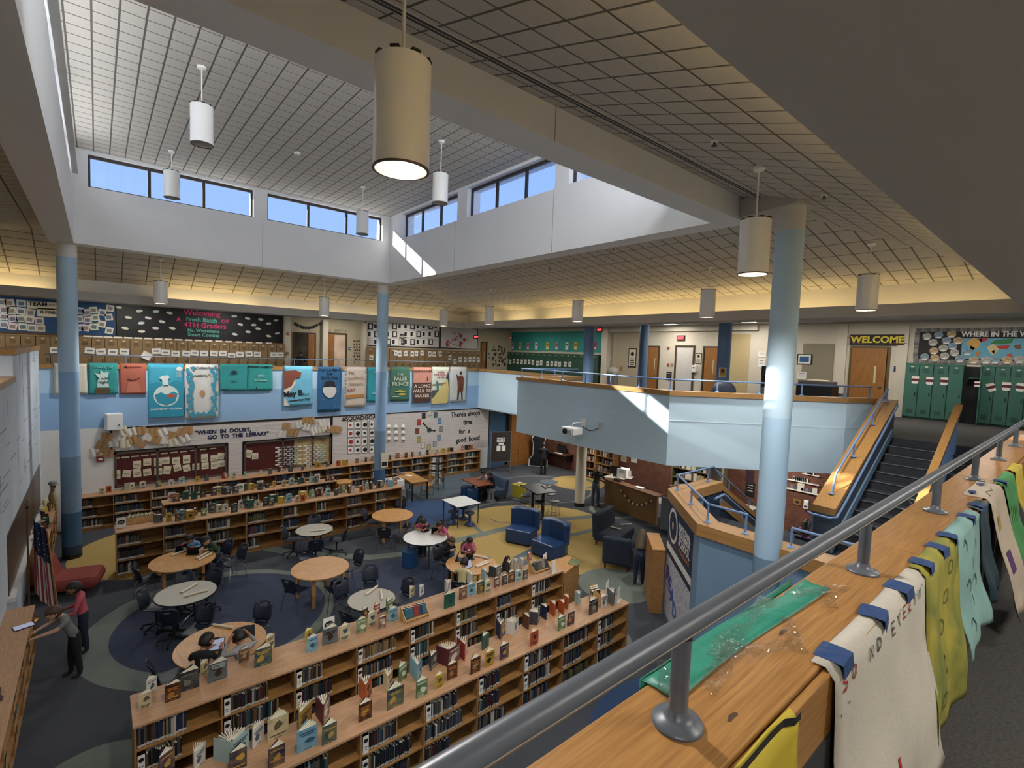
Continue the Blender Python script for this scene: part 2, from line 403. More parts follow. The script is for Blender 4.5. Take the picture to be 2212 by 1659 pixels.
# ---- upper corridor walls
YU, XU = 26.0, 21.7
wub = struct(MB().box(-6.7, YU, 4.15, 21.9, YU+.2, 7.55).build('wall_upper_back', BEIGE))
wur = struct(MB().box(XU, -3.3, 4.15, XU+.2, YU, 7.55).build('wall_upper_right', CREAM))
struct(MB().box(-6.7, -3.4, 3.9, 22, -3.2, 7.1).build('wall_upper_near', CREAM)); struct(MB().box(-6.8, -3.3, 3.9, -6.6, 26.2, 9.1).build('wall_upper_left', CREAM))
WB = Wall((0, YU, 0), (1, 0, 0)); WU = Wall((XU, 0, 0), (0, -1, 0)); WG = WU; WL = Wall((0, YB, 0), (1, 0, 0)); WBAL = Wall((11.45, 0, 0), (0, -1, 0)); WLW = Wall((-1.3, 0, 0), (0, 1, 0))
bricks('block', WU, -18.0, -4.5, 4.15, 7.5, .42, .21, .006, CREAM, wur, .004)
# ---- flat soffit over the walkways, cove lips, lit bands
LX0, LX1, LY0, LY1, LZ = -5.4, 13.2, .97, 19.5, 7.0
mb = MB()
for a in ((-6.7, -3.3, 24.6, LY0, 0), (-6.7, LY1, 14.05, 20.3, 0), (-6.7, LY0, LX0, LY1, 0), (LX1, LY0, 14.05, LY1, 0), (-6.7, 20.3, 14.05, 26.2, .52), (14.05, LY0, 24.6, 26.2, .52)): mb.box(a[0], a[1], LZ+a[4], a[2], a[3], LZ+a[4]+.04)
struct(mb.build('ceiling_walkway', SOFFIT))
mb = MB(); ring = [(LX0, LY0), (LX1, LY0), (LX1, LY1), (LX0, LY1)]
L0 = LZ+.04
mb.box(LX0-.06, LY0-.06, L0, LX1+.06, LY0, LZ+.26); mb.box(LX0-.06, LY1, L0, LX1+.06, LY1+.06, LZ+.26); mb.box(LX0-.06, LY0, L0, LX0, LY1, LZ+.26); mb.box(LX1, LY0, L0, LX1+.06, LY1, LZ+.26)
struct(mb.build('trim_6', GREYW))
mb = MB(); mb.box(-6.2, .40, L0, 14.0, .5, 7.75); mb.box(-6.2, 20.1, L0, 14.0, 20.2, 7.85); mb.box(-6.2, .4, L0, -6.1, 20.2, 7.95); mb.box(13.95, .4, L0, 14.05, 20.2, 7.95)
struct(mb.build('trim_7', WHITE))
# ---- skylight well
WX0, WX1, WY0, WY1, WZ = -.42, 8.28, 4.6, 17.1, 8.3        # inner faces, underside of the beams
OX0, OX1, OY0, OY1 = -.9, 8.75, 4.15, 17.6                 # outer faces
SILL, HEAD, CEIL = 9.78, 10.62, 10.7
def well_side(name, axis, inner, outer, a0, a1, wins):
    mb = MB()
    def bx(u0, u1, z0, z1, d0=inner, d1=outer):
        if axis == 'x': mb.box(u0, d0, z0, u1, d1, z1)
        else: mb.box(d0, u0, z0, d1, u1, z1)
    bx(a0, a1, WZ, SILL); bx(a0, a1, HEAD, CEIL+.1)
    cuts = [a0]+[v for w in wins for v in w]+[a1]
    for i in range(0, len(cuts), 2):
        if cuts[i+1]-cuts[i] > .01: bx(cuts[i], cuts[i+1], SILL, HEAD)
    o = struct(mb.build(name, WELL))
    return o
WIN_X = [(-.12, 3.75), (4.14, 8.0)]; WIN_Y = [(4.9, 8.1), (8.55, 12.17), (12.67, 16.16)]; WIN_L = [(5.0, 8.5), (8.9, 12.3), (12.7, 16.2)]
well_side('wall_well_back', 'x', WY1, OY1, OX0, OX1, WIN_X); well_side('wall_well_near', 'x', WY0, OY0, OX0, OX1, WIN_X)
well_side('wall_well_right', 'y', WX1, OX1, WY0, WY1, WIN_Y); well_side('wall_well_left', 'y', WX0, OX0, WY0, WY1, WIN_L)
nw = 0
def window(axis, d, a0, a1, dirn):
    """three panes in a dark frame set in the wall thickness"""
    global nw; nw += 1
    def bx(mb, u0, u1, z0, z1, t=.06, dd=0):
        e0, e1 = d+dd, d+dd+dirn*t
        if axis == 'x': mb.box(u0, e0, z0, u1, e1, z1)
        else: mb.box(e0, u0, z0, e1, u1, z1)
        return mb
    mb = MB(); bx(mb, a0, a0+.05, SILL, HEAD); bx(mb, a1-.05, a1, SILL, HEAD); bx(mb, a0+.05, a1-.05, SILL, SILL+.05); bx(mb, a0+.05, a1-.05, HEAD-.08, HEAD)
    f = struct(mb.build('window_%d' % nw, FRAME)); w = (a1-a0)/3
    for k in (1, 2): bx(MB(), a0+k*w-.035, a0+k*w+.035, SILL+.05, HEAD-.08).build('mullion', FRAME, f)
    for k in range(3): bx(MB(), a0+k*w+.03, a0+(k+1)*w-.03, SILL+.04, HEAD-.06, .008, dirn*.025).build('pane', GLASS, f)
for a in WIN_X: window('x', WY1+.14, *a, 1); window('x', WY0-.14, *a, -1)
for a in WIN_Y: window('y', WX1+.14, *a, 1)
for a in WIN_L: window('y', WX0-.14, *a, -1)
# narrow joints between the wall boards, as in the photo
JT = mat('board_joint', '#8d9094', .8)
mb = MB(); mb.box(WX1-.002, 12.75, WZ, WX1, 12.762, SILL); mb.box(WX1-.002, 8.57, WZ, WX1, 8.582, SILL); mb.box(4.0, WY1-.002, WZ, 4.012, WY1, SILL); mb.box(3.98, OY0-.002, WZ, 3.992, OY0, 8.68)
struct(mb.build('trim_8', JT))
# roof: unseen white membrane, added to bounce sun into the well; closes the building
mb = MB()
for a in ((-9, -5, 27, OY0), (-9, OY1, 27, 29), (-9, OY0, OX0, OY1), (OX1, OY0, 27, OY1)): mb.box(a[0], a[1], 9.1, a[2], a[3], 9.3)
struct(mb.build('roof', mat('white_roof_membrane', '#e2e2e0', .9)))
struct(MB().box(-1.3, 3.7, CEIL+.12, 9.2, 18.0, CEIL+.3).build('roof_well', MATS['white_roof_membrane']))
struct(MB().box(24.5, -3.4, 3, 24.7, 26.4, 9.1).build('wall_outer_right', CREAM)); struct(MB().box(-6.8, 26.2, 0, 24.7, 26.4, 9.1).build('wall_outer_back', CREAM)); struct(MB().box(-6.8, -3.6, 0, 24.7, -3.4, 9.1).build('wall_outer_near', CREAM))
struct(MB().box(-1.6, .46, 0, 8.1, .66, 4.98).build('wall_parapet_near', BLUE_D)); struct(MB().box(8.1, .46, 0, 18.7, .545, 4.98).build('wall_parapet_near', BLUE_D))
struct(MB().box(-1.6, .42, 4.15, 18.7, .455, 4.86).build('wall_parapet_inner', mat('charcoal_panel', '#2c2c2d', .9, noise=(60, .3))))
struct(MB().box(-6.8, -3.4, 9.1, -6.6, 26.4, 9.12).build('wall_outer_left', CREAM))

# ---- tiled ceilings
def clip(poly, a, b):
    """part of a 2-D polygon to the left of the line a->b"""
    out = []; n = len(poly)
    sd = lambda p: (b[0]-a[0])*(p[1]-a[1])-(b[1]-a[1])*(p[0]-a[0])
    for i in range(n):
        p, q = poly[i], poly[(i+1) % n]; sp, sq = sd(p), sd(q)
        if sp >= 0: out.append(p)
        if sp*sq < 0: t = sp/(sp-sq); out.append((p[0]+(q[0]-p[0])*t, p[1]+(q[1]-p[1])*t))
    return out
def tiled(name, plan, zf, tx, ty, most=300, up=0.03):
    """plan: ccw polygon; zf(x,y) height of the tile face. A backing sheet, single tiles, and the rest joined"""
    n = len(plan); mb = MB()
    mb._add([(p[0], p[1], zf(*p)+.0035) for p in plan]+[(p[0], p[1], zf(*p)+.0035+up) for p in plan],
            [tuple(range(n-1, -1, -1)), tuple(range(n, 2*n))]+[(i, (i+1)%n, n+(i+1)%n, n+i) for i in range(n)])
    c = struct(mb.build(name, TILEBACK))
    xs = [p[0] for p in plan]; ys = [p[1] for p in plan]; g = .028
    cells = []; x = math.floor(min(xs)/tx)*tx
    while x < max(xs):
        y = math.floor(min(ys)/ty)*ty
        while y < max(ys):
            q = [(x+g/2, y+g/2), (x+tx-g/2, y+g/2), (x+tx-g/2, y+ty-g/2), (x+g/2, y+ty-g/2)]; full = True
            r = q
            for i in range(n):
                r = clip(r, plan[i], plan[(i+1) % n])
                if len(r) < 3: break
            if len(r) >= 3:
                ar = abs(sum(r[i][0]*r[(i+1)%len(r)][1]-r[(i+1)%len(r)][0]*r[i][1] for i in range(len(r))))/2
                if ar > .002:
                    cx = sum(p[0] for p in r)/len(r); cy = sum(p[1] for p in r)/len(r); P = Vector((cx, cy, zf(cx, cy)))-CAM
                    dep = P.dot(FW); ins = dep > .3 and abs(P.dot(RT)/dep) < 1.06 and abs(P.dot(UP)/dep) < .8
                    cells.append((0 if ins else 1, P.length/math.sqrt(ar), len(r) == 4 and ar > .9995*(tx-g)*(ty-g), r))
            y += ty
        x += tx
    cells.sort(key=lambda t: t[:2])
    me = None; singles = 0; rest = MB()
    for _, _, full, r in cells:
        if full and singles < most:
            cx = sum(p[0] for p in r)/4; cy = sum(p[1] for p in r)/4; z0 = zf(cx, cy)
            if me is None:
                m = MB(); loc = [(p[0]-cx, p[1]-cy) for p in r]
                m._add([(p[0], p[1], zf(cx+p[0], cy+p[1])-z0) for p in loc]+[(p[0], p[1], zf(cx+p[0], cy+p[1])-z0+.0035) for p in loc], [(3,2,1,0),(0,1,5,4),(1,2,6,5),(2,3,7,6),(3,0,4,7)])
                me = m.mesh('ceiling_tile', TILE)
            o = link('ceiling_tile', me, c); o.location = (cx, cy, z0); singles += 1
        else:
            k = len(r)
            rest._add([(p[0], p[1], zf(*p)) for p in r]+[(p[0], p[1], zf(*p)+.0035) for p in r], [tuple(range(k-1, -1, -1))]+[(i, (i+1)%k, k+(i+1)%k, k+i) for i in range(k)])
    if rest.v: rest.build('ceiling_tiles_rest', TILE, c)['kind'] = 'stuff'
    return c
ZB = 8.68
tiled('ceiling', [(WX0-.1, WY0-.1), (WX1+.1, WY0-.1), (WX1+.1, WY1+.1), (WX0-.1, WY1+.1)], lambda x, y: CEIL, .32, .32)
HYB = OY1 + .175*(13.95-OX1)/.41; HYN = OY0 - .175*(13.95-OX1)/.31; HXL = -6.1
zn = lambda x, y: ZB-.31*(OY0-y); zr = lambda x, y: ZB-.175*(x-OX1); zbk = lambda x, y: ZB-.41*(y-OY1); zl = lambda x, y: ZB-.175*(OX0-x)
HYBL = OY1 + .175*(OX0+6.1)/.41; HYNL = OY0 - .175*(OX0+6.1)/.31
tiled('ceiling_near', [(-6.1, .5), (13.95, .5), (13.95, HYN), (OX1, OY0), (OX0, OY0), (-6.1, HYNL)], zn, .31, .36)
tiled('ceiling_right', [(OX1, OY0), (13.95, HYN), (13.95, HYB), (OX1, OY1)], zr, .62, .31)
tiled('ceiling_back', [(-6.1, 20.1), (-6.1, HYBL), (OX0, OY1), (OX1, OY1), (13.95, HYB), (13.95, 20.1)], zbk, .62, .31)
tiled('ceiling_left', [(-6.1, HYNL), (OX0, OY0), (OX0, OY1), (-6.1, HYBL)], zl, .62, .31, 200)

# ---- stair enclosure: mid landing, flights, guard walls
ENC = [(11.7, 6.12), (10.0, 6.12), (8.38, 4.5), (8.38, .55)]
LAND = 2.07
mb = MB(); ribbon(mb, ENC, .0, .26, 0, 2.72)
struct(mb.build('wall_stair', BLUE_D))
mb = MB(); ribbon(mb, ENC, -.07, .36, 2.72, 2.94, 'cap'); struct(mb.build('trim_9', CAPM))
# far guard of the lower flight, sloping down
def slopewall(name, x0, x1, y0, y1, za, zb, thick_z0, m, cap=None, capw=.06, capt=.13):
    """wall from x0 to x1 whose top runs from za to zb"""
    mb = MB(); mb._add([(x0,y0,thick_z0[0]),(x1,y0,thick_z0[1]),(x1,y1,thick_z0[1]),(x0,y1,thick_z0[0]),(x0,y0,za),(x1,y0,zb),(x1,y1,zb),(x0,y1,za)], [(0,3,2,1),(4,5,6,7),(0,1,5,4),(1,2,6,5),(2,3,7,6),(3,0,4,7)])
    o = struct(mb.build(name, m))
    if cap:
        mb = MB(); mb._add([(x0,y0-capw,za),(x1,y0-capw,zb),(x1,y1+capw,zb),(x0,y1+capw,za),(x0,y0-capw,za+capt),(x1,y0-capw,zb+capt),(x1,y1+capw,zb+capt),(x0,y1+capw,za+capt)], [(0,3,2,1),(4,5,6,7),(0,1,5,4),(1,2,6,5),(2,3,7,6),(3,0,4,7)])
        struct(mb.build(cap, OAKCAP))
    return o
slopewall('wall_stair_far', 11.7, 15.4, 5.86, 6.12, 2.76, .75, (0, 0), NAVY, 'trim_10')
struct(MB().box(11.0, 5.80, LAND, 11.7, 5.862, 2.72).build('wall_stair_inner', NAVY))
slopewall('wall_stair_guard', 11.35, 15.45, 3.3, 3.62, 2.86, 4.93, (1.3, 3.3), mat('slate_stair_side', '#4b5562', .7), 'trim_11', .05, .14)
struct(MB().prism([(8.6, .55), (8.6, 4.4), (10.1, 5.9), (11.7, 5.9), (11.7, .55)], LAND-.2, LAND).build('floor_landing', STAIRC))
st = thing('staircase', 'dark carpeted stair flight climbing to the upper walkway by the green lockers', 'stairs', (0, 0, 0))
NOSE = mat('stair_nosing', '#6b6c6c', .8)
for k in range(12):
    x = 15.15-.318*k; z = 4.15-.173*k
    s = MB().box(x-.318, .57, z-.346, x, 3.25, z-.173).build('step', STAIRC, st)
    MB().box(x-.335, .57, z-.183, x-.30, 3.25, z-.171).build('nosing', NOSE, s)
MB().box(15.13, .56, 3.9, 15.16, 3.27, 4.15).build('top_riser', STAIRC, st)
mb = MB(); mb._add([(11.36,3.255,2.09),(15.2,3.255,4.15),(15.2,3.255,4.35),(11.36,3.255,2.3),(11.36,3.295,2.09),(15.2,3.295,4.15),(15.2,3.295,4.35),(11.36,3.295,2.3)], [(0,1,2,3),(7,6,5,4),(0,4,5,1),(3,2,6,7),(0,3,7,4),(1,5,6,2)])
mb.build('blue_stringer', BLUE_D, st)
lf = thing('lower_staircase', 'lower carpeted flight running down behind the blue banner wall', 'stairs', (0, 0, 0))
for k in range(12):
    x = 11.7+.3*k; z = LAND-.173*(k+1); MB().box(x, 3.7, max(0.001, z-.25), x+.3, 5.8, z).build('step', STAIRC, lf)
# centre rail of the upper flight: sloping oak cap on blue balusters
cr_ = thing('centre_rail', 'sloping oak topped rail with blue balusters dividing the upper stair flight', 'railing', (0, 0, 0))
mb = MB(); x0, z0, x1, z1 = 11.9, 3.25, 15.05, 5.0
mb._add([(x0,1.98,z0),(x1,1.98,z1),(x1,2.12,z1),(x0,2.12,z0),(x0,1.98,z0+.1),(x1,1.98,z1+.1),(x1,2.12,z1+.1),(x0,2.12,z0+.1)], [(0,3,2,1),(4,5,6,7),(0,1,5,4),(1,2,6,5),(2,3,7,6),(3,0,4,7)])
mb.build('oak_cap', OAKCAP, cr_)
for k in range(27):
    x = x0+.05+k*.117; zt = z0+(z1-z0)*(x-x0)/(x1-x0); zb_ = 4.15-.544*(15.15-x)-.1
    MB().box(x, 2.03, zb_, x+.035, 2.07, zt).build('baluster', RAILB, cr_)
# baluster guard of the lower flight seen right of the big column
gl = thing('lower_flight_guard', 'oak capped guard with blue balusters beside the lower stair flight', 'railing', (0, 0, 0))
mb = MB(); x0, z0, x1, z1 = 11.75, 2.75, 15.2, .85; y0, y1 = 3.72, 3.86
mb._add([(x0,y0,z0),(x1,y0,z1),(x1,y1,z1),(x0,y1,z0),(x0,y0,z0+.12),(x1,y0,z1+.12),(x1,y1,z1+.12),(x0,y1,z0+.12)], [(0,3,2,1),(4,5,6,7),(0,1,5,4),(1,2,6,5),(2,3,7,6),(3,0,4,7)])
mb.build('oak_cap', OAKCAP, gl)
for k in range(24):
    x = x0+.05+k*.14; zt = z0+(z1-z0)*(x-x0)/(x1-x0); MB().box(x, 3.77, zt-.85, x+.035, 3.81, zt).build('baluster', RAILB, gl)

# ---- columns: painted in steps of blue
def column(x, y, r, segs, label):
    mb = MB(); mats = []
    for i, (z0, z1, m) in enumerate(segs):
        if m not in mats: mats.append(m)
        mb.lathe([(r, z0), (r, z1)], (x, y, 0), 40, mats.index(m), cap=False)
    o = mb.build('column', mats, smooth=True); tag(o, label, 'column'); o['kind'] = 'structure'; return o
SEG = [(0, .12, BLACK), (.12, .34, NAVY), (.34, 1.25, BLUE_N), (1.25, 2.75, BLUE_D), (2.75, 5.0, BLUE_M), (5.0, 7.95, BLUE_L), (7.95, 8.35, WHITE)]
SEGR = [(0, 1.25, BLUE_N), (1.25, 2.75, BLUE_D), (2.75, 5.03, BLUE_L), (5.03, 7.95, BRIDGE), (7.95, 8.35, WHITE)]
column(-.57, 17.42, .208, SEG, 'banded blue column beside the left end of the bookcases')
column(8.32, 17.66, .208, SEG, 'banded blue column rising behind the middle of the back bookcases')
column(8.35, 3.3, .205, SEGR, 'big pale blue column in front of the stairs')
for x, y, l in ((14.3, 12.55, 'upper part of the column by the green lockers'), (15.35, 7.8, 'upper part of the column with a yellow notice')):
    column(x, y, .2, [(4.15, 7.52, COLB)], 'blue column standing on the walkway, '+l)
column(18.73, 13.23, .2, [(4.15, 7.52, COLB)], 'blue column farthest back on the walkway by the framed notice')
column(14.5, 12.85, .2, [(0, .14, BLACK), (.14, 3.1, CREAM)], 'cream column under the balcony near the desk')
column(15.15, 7.7, .2, [(0, .14, BLACK), (.14, 3.1, CREAM)], 'cream column under the balcony behind the stair wall')
# beam haunch from the well corner to the big column
struct(MB().prism([(WX1+.1, OY0+.02), (WX1+.47, OY0+.35), (8.85, 3.5), (8.6, 2.98), (8.05, 3.1)], WZ+.02, ZB-.05).build('trim_12', GREYW))
# ================================================================== LAMPS OF THE ROOM, PLUS ADDED WELL FILL
WARM, NEUT = (1, .70, .27), (1, .97, .93)
def area_lamp(name, loc, sx, sy, power, color, rot=(0, 0, 0)):
    d = bpy.data.lights.new(name, 'AREA'); d.shape = 'RECTANGLE'; d.size = sx; d.size_y = sy; d.energy = power; d.color = color
    o = bpy.data.objects.new(name, d); COL.objects.link(o); o.location = loc; o.rotation_euler = rot; return o
# fluorescent strips standing in the cove behind the lips
LAMPW = mat('warm_cove_tube', '#ffe2a8', .5, emit=6)
def cove(x0, y0, x1, y1, power, label):
    t = thing('cove_light', label, 'lamp', ((x0+x1)/2, (y0+y1)/2, 7.06), 0, 'strip lights hidden in the ceiling coves')
    L = math.hypot(x1-x0, y1-y0); ang = math.atan2(y1-y0, x1-x0)
    MB().box(-L/2, -.05, 0, L/2, .05, .04).build('housing', WHITE, t); MB().tube([(-L/2+.03, 0, .06), (L/2-.03, 0, .06)], .018, 8).build('tube', LAMPW, t)
    t.rotation_euler = (0, 0, ang)
    l = area_lamp('cove_lamp', (0, 0, .1), L, .12, power*.15, WARM, (math.pi, 0, 0)); l.parent = t
for y0, y1, p in ((1.2, 4.0, 9), (4.1, 7.6, 40), (7.7, 11.2, 45), (11.3, 14.6, 40), (15.3, 17.0, 20), (17.6, 19.0, 6)): cove(13.6, y0, 13.6, y1, p, 'warm strip light in the cove above the balcony, %s' % {1.2: 'nearest the stairs', 4.1: 'second from the stairs', 7.7: 'behind the third pendant from the stairs', 11.3: 'over the teal board', 15.3: 'short one next to the far corner', 17.6: 'dim one in the far corner'}[y0])
for x0, x1, p in ((-5.0, -1.0, 45), (1.7, 4.6, 30), (4.8, 8, 5), (8.2, 12.5, 4)): cove(x0, 19.85, x1, 19.85, p, 'warm strip light in the cove above %s' % {-5.0: 'the blue bulletin board', 1.7: 'the black bulletin board', 4.8: 'the classroom doors', 8.2: 'the white picture boards'}[x0])
for x0, x1, p in ((3.2, 5.8, 70), (8.2, 11.8, 110), (0, 3, 80)): cove(x0, .72, x1, .72, p, 'warm strip light in the cove above the near railing, %s' % {3.2: 'middle one', 8.2: 'one next to the stairs', 0: 'one over the nearest post'}[x0])
for y0, y1, p in ((13, 18, 45), (7, 12, 30)): cove(-5.75, y0, -5.75, y1, p, 'warm strip light in the cove beyond the skylight well, %s one' % ('far' if y0 == 13 else 'near'))
# recessed troffers in the walkway ceiling
TROF = mat('troffer_diffuser', '#fff3dc', .5, emit=9)
def troffer(x, y, label, power=28, z=7.0, s=(.6, .6), grp='recessed lights of the walkway ceiling'):
    t = thing('ceiling_light', label, 'lamp', (x, y, z), 0, grp)
    mb = MB(); a, b = s[0]/2, s[1]/2
    mb.box(-a-.03, -b-.03, -.012, a+.03, -b, 0); mb.box(-a-.03, b, -.012, a+.03, b+.03, 0); mb.box(-a-.03, -b, -.012, -a, b, 0); mb.box(a, -b, -.012, a+.03, b, 0)
    mb.build('frame', PLASTIC_W, t); MB().box(-a, -b, -.006, a, b, 0).build('diffuser', TROF, t)
    l = area_lamp('troffer_lamp', (0, 0, -.03), s[0], s[1], power, NEUT); l.parent = t
for y, w in ((4.47, 'in front of the welcome banner'), (6.0, 'right of the big column'), (11.1, 'left of the column with the yellow notice'), (15.0, 'third from the stairs'), (18.6, 'over the right half of the teal board'), (22.7, 'over the left end of the teal board')): troffer(19.3, y, 'square recessed light over the balcony walkway, '+w, 26, 7.52)
for x, y, w in ((20.6, 13.2, 'left of the framed award'), (20.4, 9.5, 'before the exit sign'), (19.5, 2.0, 'before the green lockers')): troffer(x, y, 'square recessed light close to the far wall, '+w, 26, 7.52)
for x, w in ((-3.5, 'the blue board'), (1.0, 'the black board'), (4.4, 'the lettering of the black board'), (9.5, 'the picture board'), (13.5, 'the tree picture board')): troffer(x, 24.2, 'square recessed light over the back walkway in front of '+w, 34, 7.52)
for x, w in ((-1, 'first'), (3, 'second'), (7, 'third'), (11, 'fourth')): troffer(x, -1.2, 'square recessed light over the near walkway, %s along the railing' % w, 36)
for x, y, w in ((16.5, 16.6, 'near the wood panel wall'), (16.2, 11.2, 'over the curved desk'), (16.9, 7.0, 'behind the cream column'), (16.9, 3.0, 'beyond the stairs')): troffer(x, y, 'long recessed light under the balcony '+w, 38, 3.08, (.6, 1.2), 'recessed lights under the balcony')
# pendant cylinders
PEND = mat('white_pendant_enamel', '#efede8', .3, coat=.3); PIN = mat('pendant_reflector', '#cfcac0', .35); LENS = mat('pendant_lens_lit', '#fff0cf', .3, emit=14); LENSOFF = mat('pendant_lens_unlit', '#3c403f', .2); VENT = mat('pendant_vent_dark', '#2a2623', .6)
def pendant(x, y, zb, zc, label, on=True, power=120, r=.178, L=.66):
    t = thing('pendant_lamp', label, 'pendant lamp', (x, y, zb), 0, 'cylinder pendant lamps')
    MB().lathe([(r, 0), (r, L)], n=40, cap=False).lathe([(r-.012, L), (r-.012, .0)], n=40, cap=False).lathe([(r, L), (r*.75, L+.02), (0.02, L+.02)], n=40, cap=False).build('shade', PEND, t, smooth=True)
    MB().lathe([(r+.002, 0), (r+.002, .012), (r-.014, .012), (r-.014, 0), (r+.002, 0)], n=40, cap=False).build('rim', mat('pendant_rim', '#4b4239', .4), t, smooth=True)
    MB().lathe([(r-.015, .03), (r*.72, .12), (.0, .125)], n=32, cap=False).build('reflector', PIN, t, smooth=True)
    MB().lathe([(r*.72, .10), (r*.5, .088), (0, .085)], n=32, cap=False).build('lens', LENS if on else LENSOFF, t, smooth=True)
    mb = MB()
    for k in range(8): a = k*math.pi/4; mb.box(r*.80-.02, -.028, L+.008, r*.80+.035, .028, L+.021, 0, Matrix.Rotation(a, 4, 'Z'))
    mb.build('vent', VENT, t)
    MB().tube([(0, 0, L+.015), (0, 0, zc-zb-.03)], .011, 10).build('rod', PEND, t, smooth=True)
    MB().lathe([(.075, zc-zb+.0), (.07, zc-zb-.035), (.03, zc-zb-.06), (0, zc-zb-.06)], n=24, cap=False).build('canopy', PEND, t, smooth=True)
    if on:
        d = bpy.data.lights.new('pendant_bulb', 'SPOT'); d.energy = power; d.color = NEUT; d.spot_size = R(150); d.spot_blend = .6; d.shadow_soft_size = .1
        o = bpy.data.objects.new('pendant_bulb', d); COL.objects.link(o); o.parent = t; o.location = (0, 0, .02)
PW = 260
for x, y, zb, l in ((1.51, 2.98, 7.04, 'nearest lit cylinder pendant hanging large in front of the skylight'), (6.26, 2.88, 6.98, 'lit white cylinder pendant hanging beside the big pale column'), (11.33, 3.0, 6.96, 'white cylinder pendant hanging in front of the welcome door and lockers'),
                    (11.53, 6.35, 6.95, 'white cylinder pendant second from the big column over the balcony'), (11.85, 10.95, 6.98, 'white cylinder pendant over the middle of the balcony before the teal board'),
                    (11.3, 14.9, 6.93, 'white cylinder pendant over the far end of the balcony')):
    pendant(x, y, zb, zr(x, y) if y > 4.2 else min(zn(x, y), zr(x, y)) if x > OX1 else zn(x, y), l, True, PW)
for x, y, zb, l in ((11.48, 18.4, 6.95, 'white cylinder pendant before the white tree picture board'), (6.38, 18.4, 7.0, 'white cylinder pendant hanging between the classroom doors and the middle column'), (1.5, 18.4, 7.0, 'white cylinder pendant in front of the black bulletin board')):
    pendant(x, y, zb, zbk(x, y), l, True, PW)
for x, y, l in ((-2.9, 3.0, 'near the camera walkway'), (-2.9, 11, 'halfway along')): pendant(x, y, 7.0, zl(x, 5) if y > 4.2 else 8.3, 'white cylinder pendant beyond the white end of the skylight well, '+l, True, PW)
for x, y, zb, l in ((1.47, 10.5, 9.37, 'unlit cylinder pendant inside the skylight well nearest its white left end'), (1.52, 15.57, 9.53, 'unlit cylinder pendant in front of the first clerestory window'), (6.17, 14.6, 9.3, 'unlit cylinder pendant in front of the last window before the well corner'), (6.13, 10.12, 9.29, 'unlit cylinder pendant left of the second clerestory window on the short side')):
    pendant(x, y, zb, CEIL, l, False)

# fill strips added on the well sills only to brighten its walls and ceiling
def well_fill_strip(x0, y0, x1, y1, tilt, power, label):
    L = math.hypot(x1-x0, y1-y0); ang = math.atan2(y1-y0, x1-x0); t = thing('sill_light', label, 'lamp', ((x0+x1)/2, (y0+y1)/2, SILL), ang, 'strip lights on the skylight sills')  # added fill strips, no lamps of the room
    MB().box(-L/2, -.05, 0, L/2, .05, .05).build('housing', WHITE, t); MB().tube([(-L/2+.03, 0, .07), (L/2-.03, 0, .07)], .018, 8).build('tube', mat('cool_strip_tube', '#eef3ff', .4, emit=4), t)
    l = area_lamp('sill_lamp', (0, 0, .11), L, .1, power, (.93, .96, 1), (math.pi+tilt, 0, 0)); l.parent = t  # lamp of the added fill strip
well_fill_strip(0, 4.5, 8, 4.5, -1.15, 175, 'cool strip light on the near sill of the skylight well'); well_fill_strip(-.34, 16.0, -.34, 5.0, -1.2, 38, 'cool strip light on the left sill of the skylight well')  # both strips are added fill for the well
# ================================================================== UPPER WALKWAYS: boards, lockers, doors, posters
def panel(name, W, x0, y0, x1, y1, m, d0=0, d1=.02, parent=None):
    u0, u1, z0, z1 = W.rect(x0, y0, x1, y1); mb = MB(); W.box(mb, u0, u1, z0, z1, d0, d1)
    o = mb.build(name, m, parent); return o, (u0, u1, z0, z1)
def flat(name, W, u, z, w, h, m, off, parent, rot=0, th=.003): return sheet(name, W, u, z, w, h, m, off, rot, parent, th)
def border(W, r, m, parent, w=.05, d0=.0, d1=.03, name='border'):
    u0, u1, z0, z1 = r; mb = MB()
    W.box(mb, u0-w, u1+w, z0-w, z0, d0, d1); W.box(mb, u0-w, u1+w, z1, z1+w, d0, d1); W.box(mb, u0-w, u0, z0, z1, d0, d1); W.box(mb, u1, u1+w, z0, z1, d0, d1)
    return mb.build(name, m, parent)
def words(W, s, px, py, size, m, parent, off=.02, rot=0, sx=1.0, bold=0.0):
    u, z = W.uz(px, py); o = text(s, size, m, font_sx=sx, bold=bold); o.matrix_world = W.M(u, z, off, rot); o.parent = parent; return o
rr = random.Random(11)
BLUEBRD = mat('blue_board_paper', '#24466b', .8, noise=(3, .1)); BLKBRD = mat('black_crumpled_paper', '#1d1c1e', .55, bump=(5, .9)); WHTBRD = mat('white_crumpled_paper', '#cfc9c2', .75, bump=(7, .5), noise=(4, .04), stretch=(.6, 1, 2.2)); TEALBRD = mat('teal_board_paper', '#2f8f86', .7, noise=(2, .08))
TAN = mat('tan_locker_paint', '#8d7350', .5, noise=(3, .06)); TAND = mat('tan_locker_gap', '#4b3a26', .7); GREENL = mat('green_locker_paint', '#3f6a5d', .42, noise=(3, .06)); GREEND = mat('green_locker_gap', '#20352e', .7); GREENF = mat('dark_green_locker_paint', '#2c5242', .5, noise=(3, .06))
PINK = mat('pink_letter', '#d2336d', .7); MINT = mat('mint_letter', '#58a596', .7); TINTS = [mat('card_%d' % i, c, .8) for i, c in enumerate(('#d8d2c6', '#cbbfae', '#c3ccd2', '#d6c4c8', '#cfd2b8'))]

def board(label, W, px, m, bm=None, cat='bulletin board', name='bulletin_board'):
    t = thing(name, label, cat, (0, 0, 0)); o, r = panel('backing', W, *px, m, .006, .02, t)
    if bm: border(W, r, bm, t, .05, .006)
    return t, r
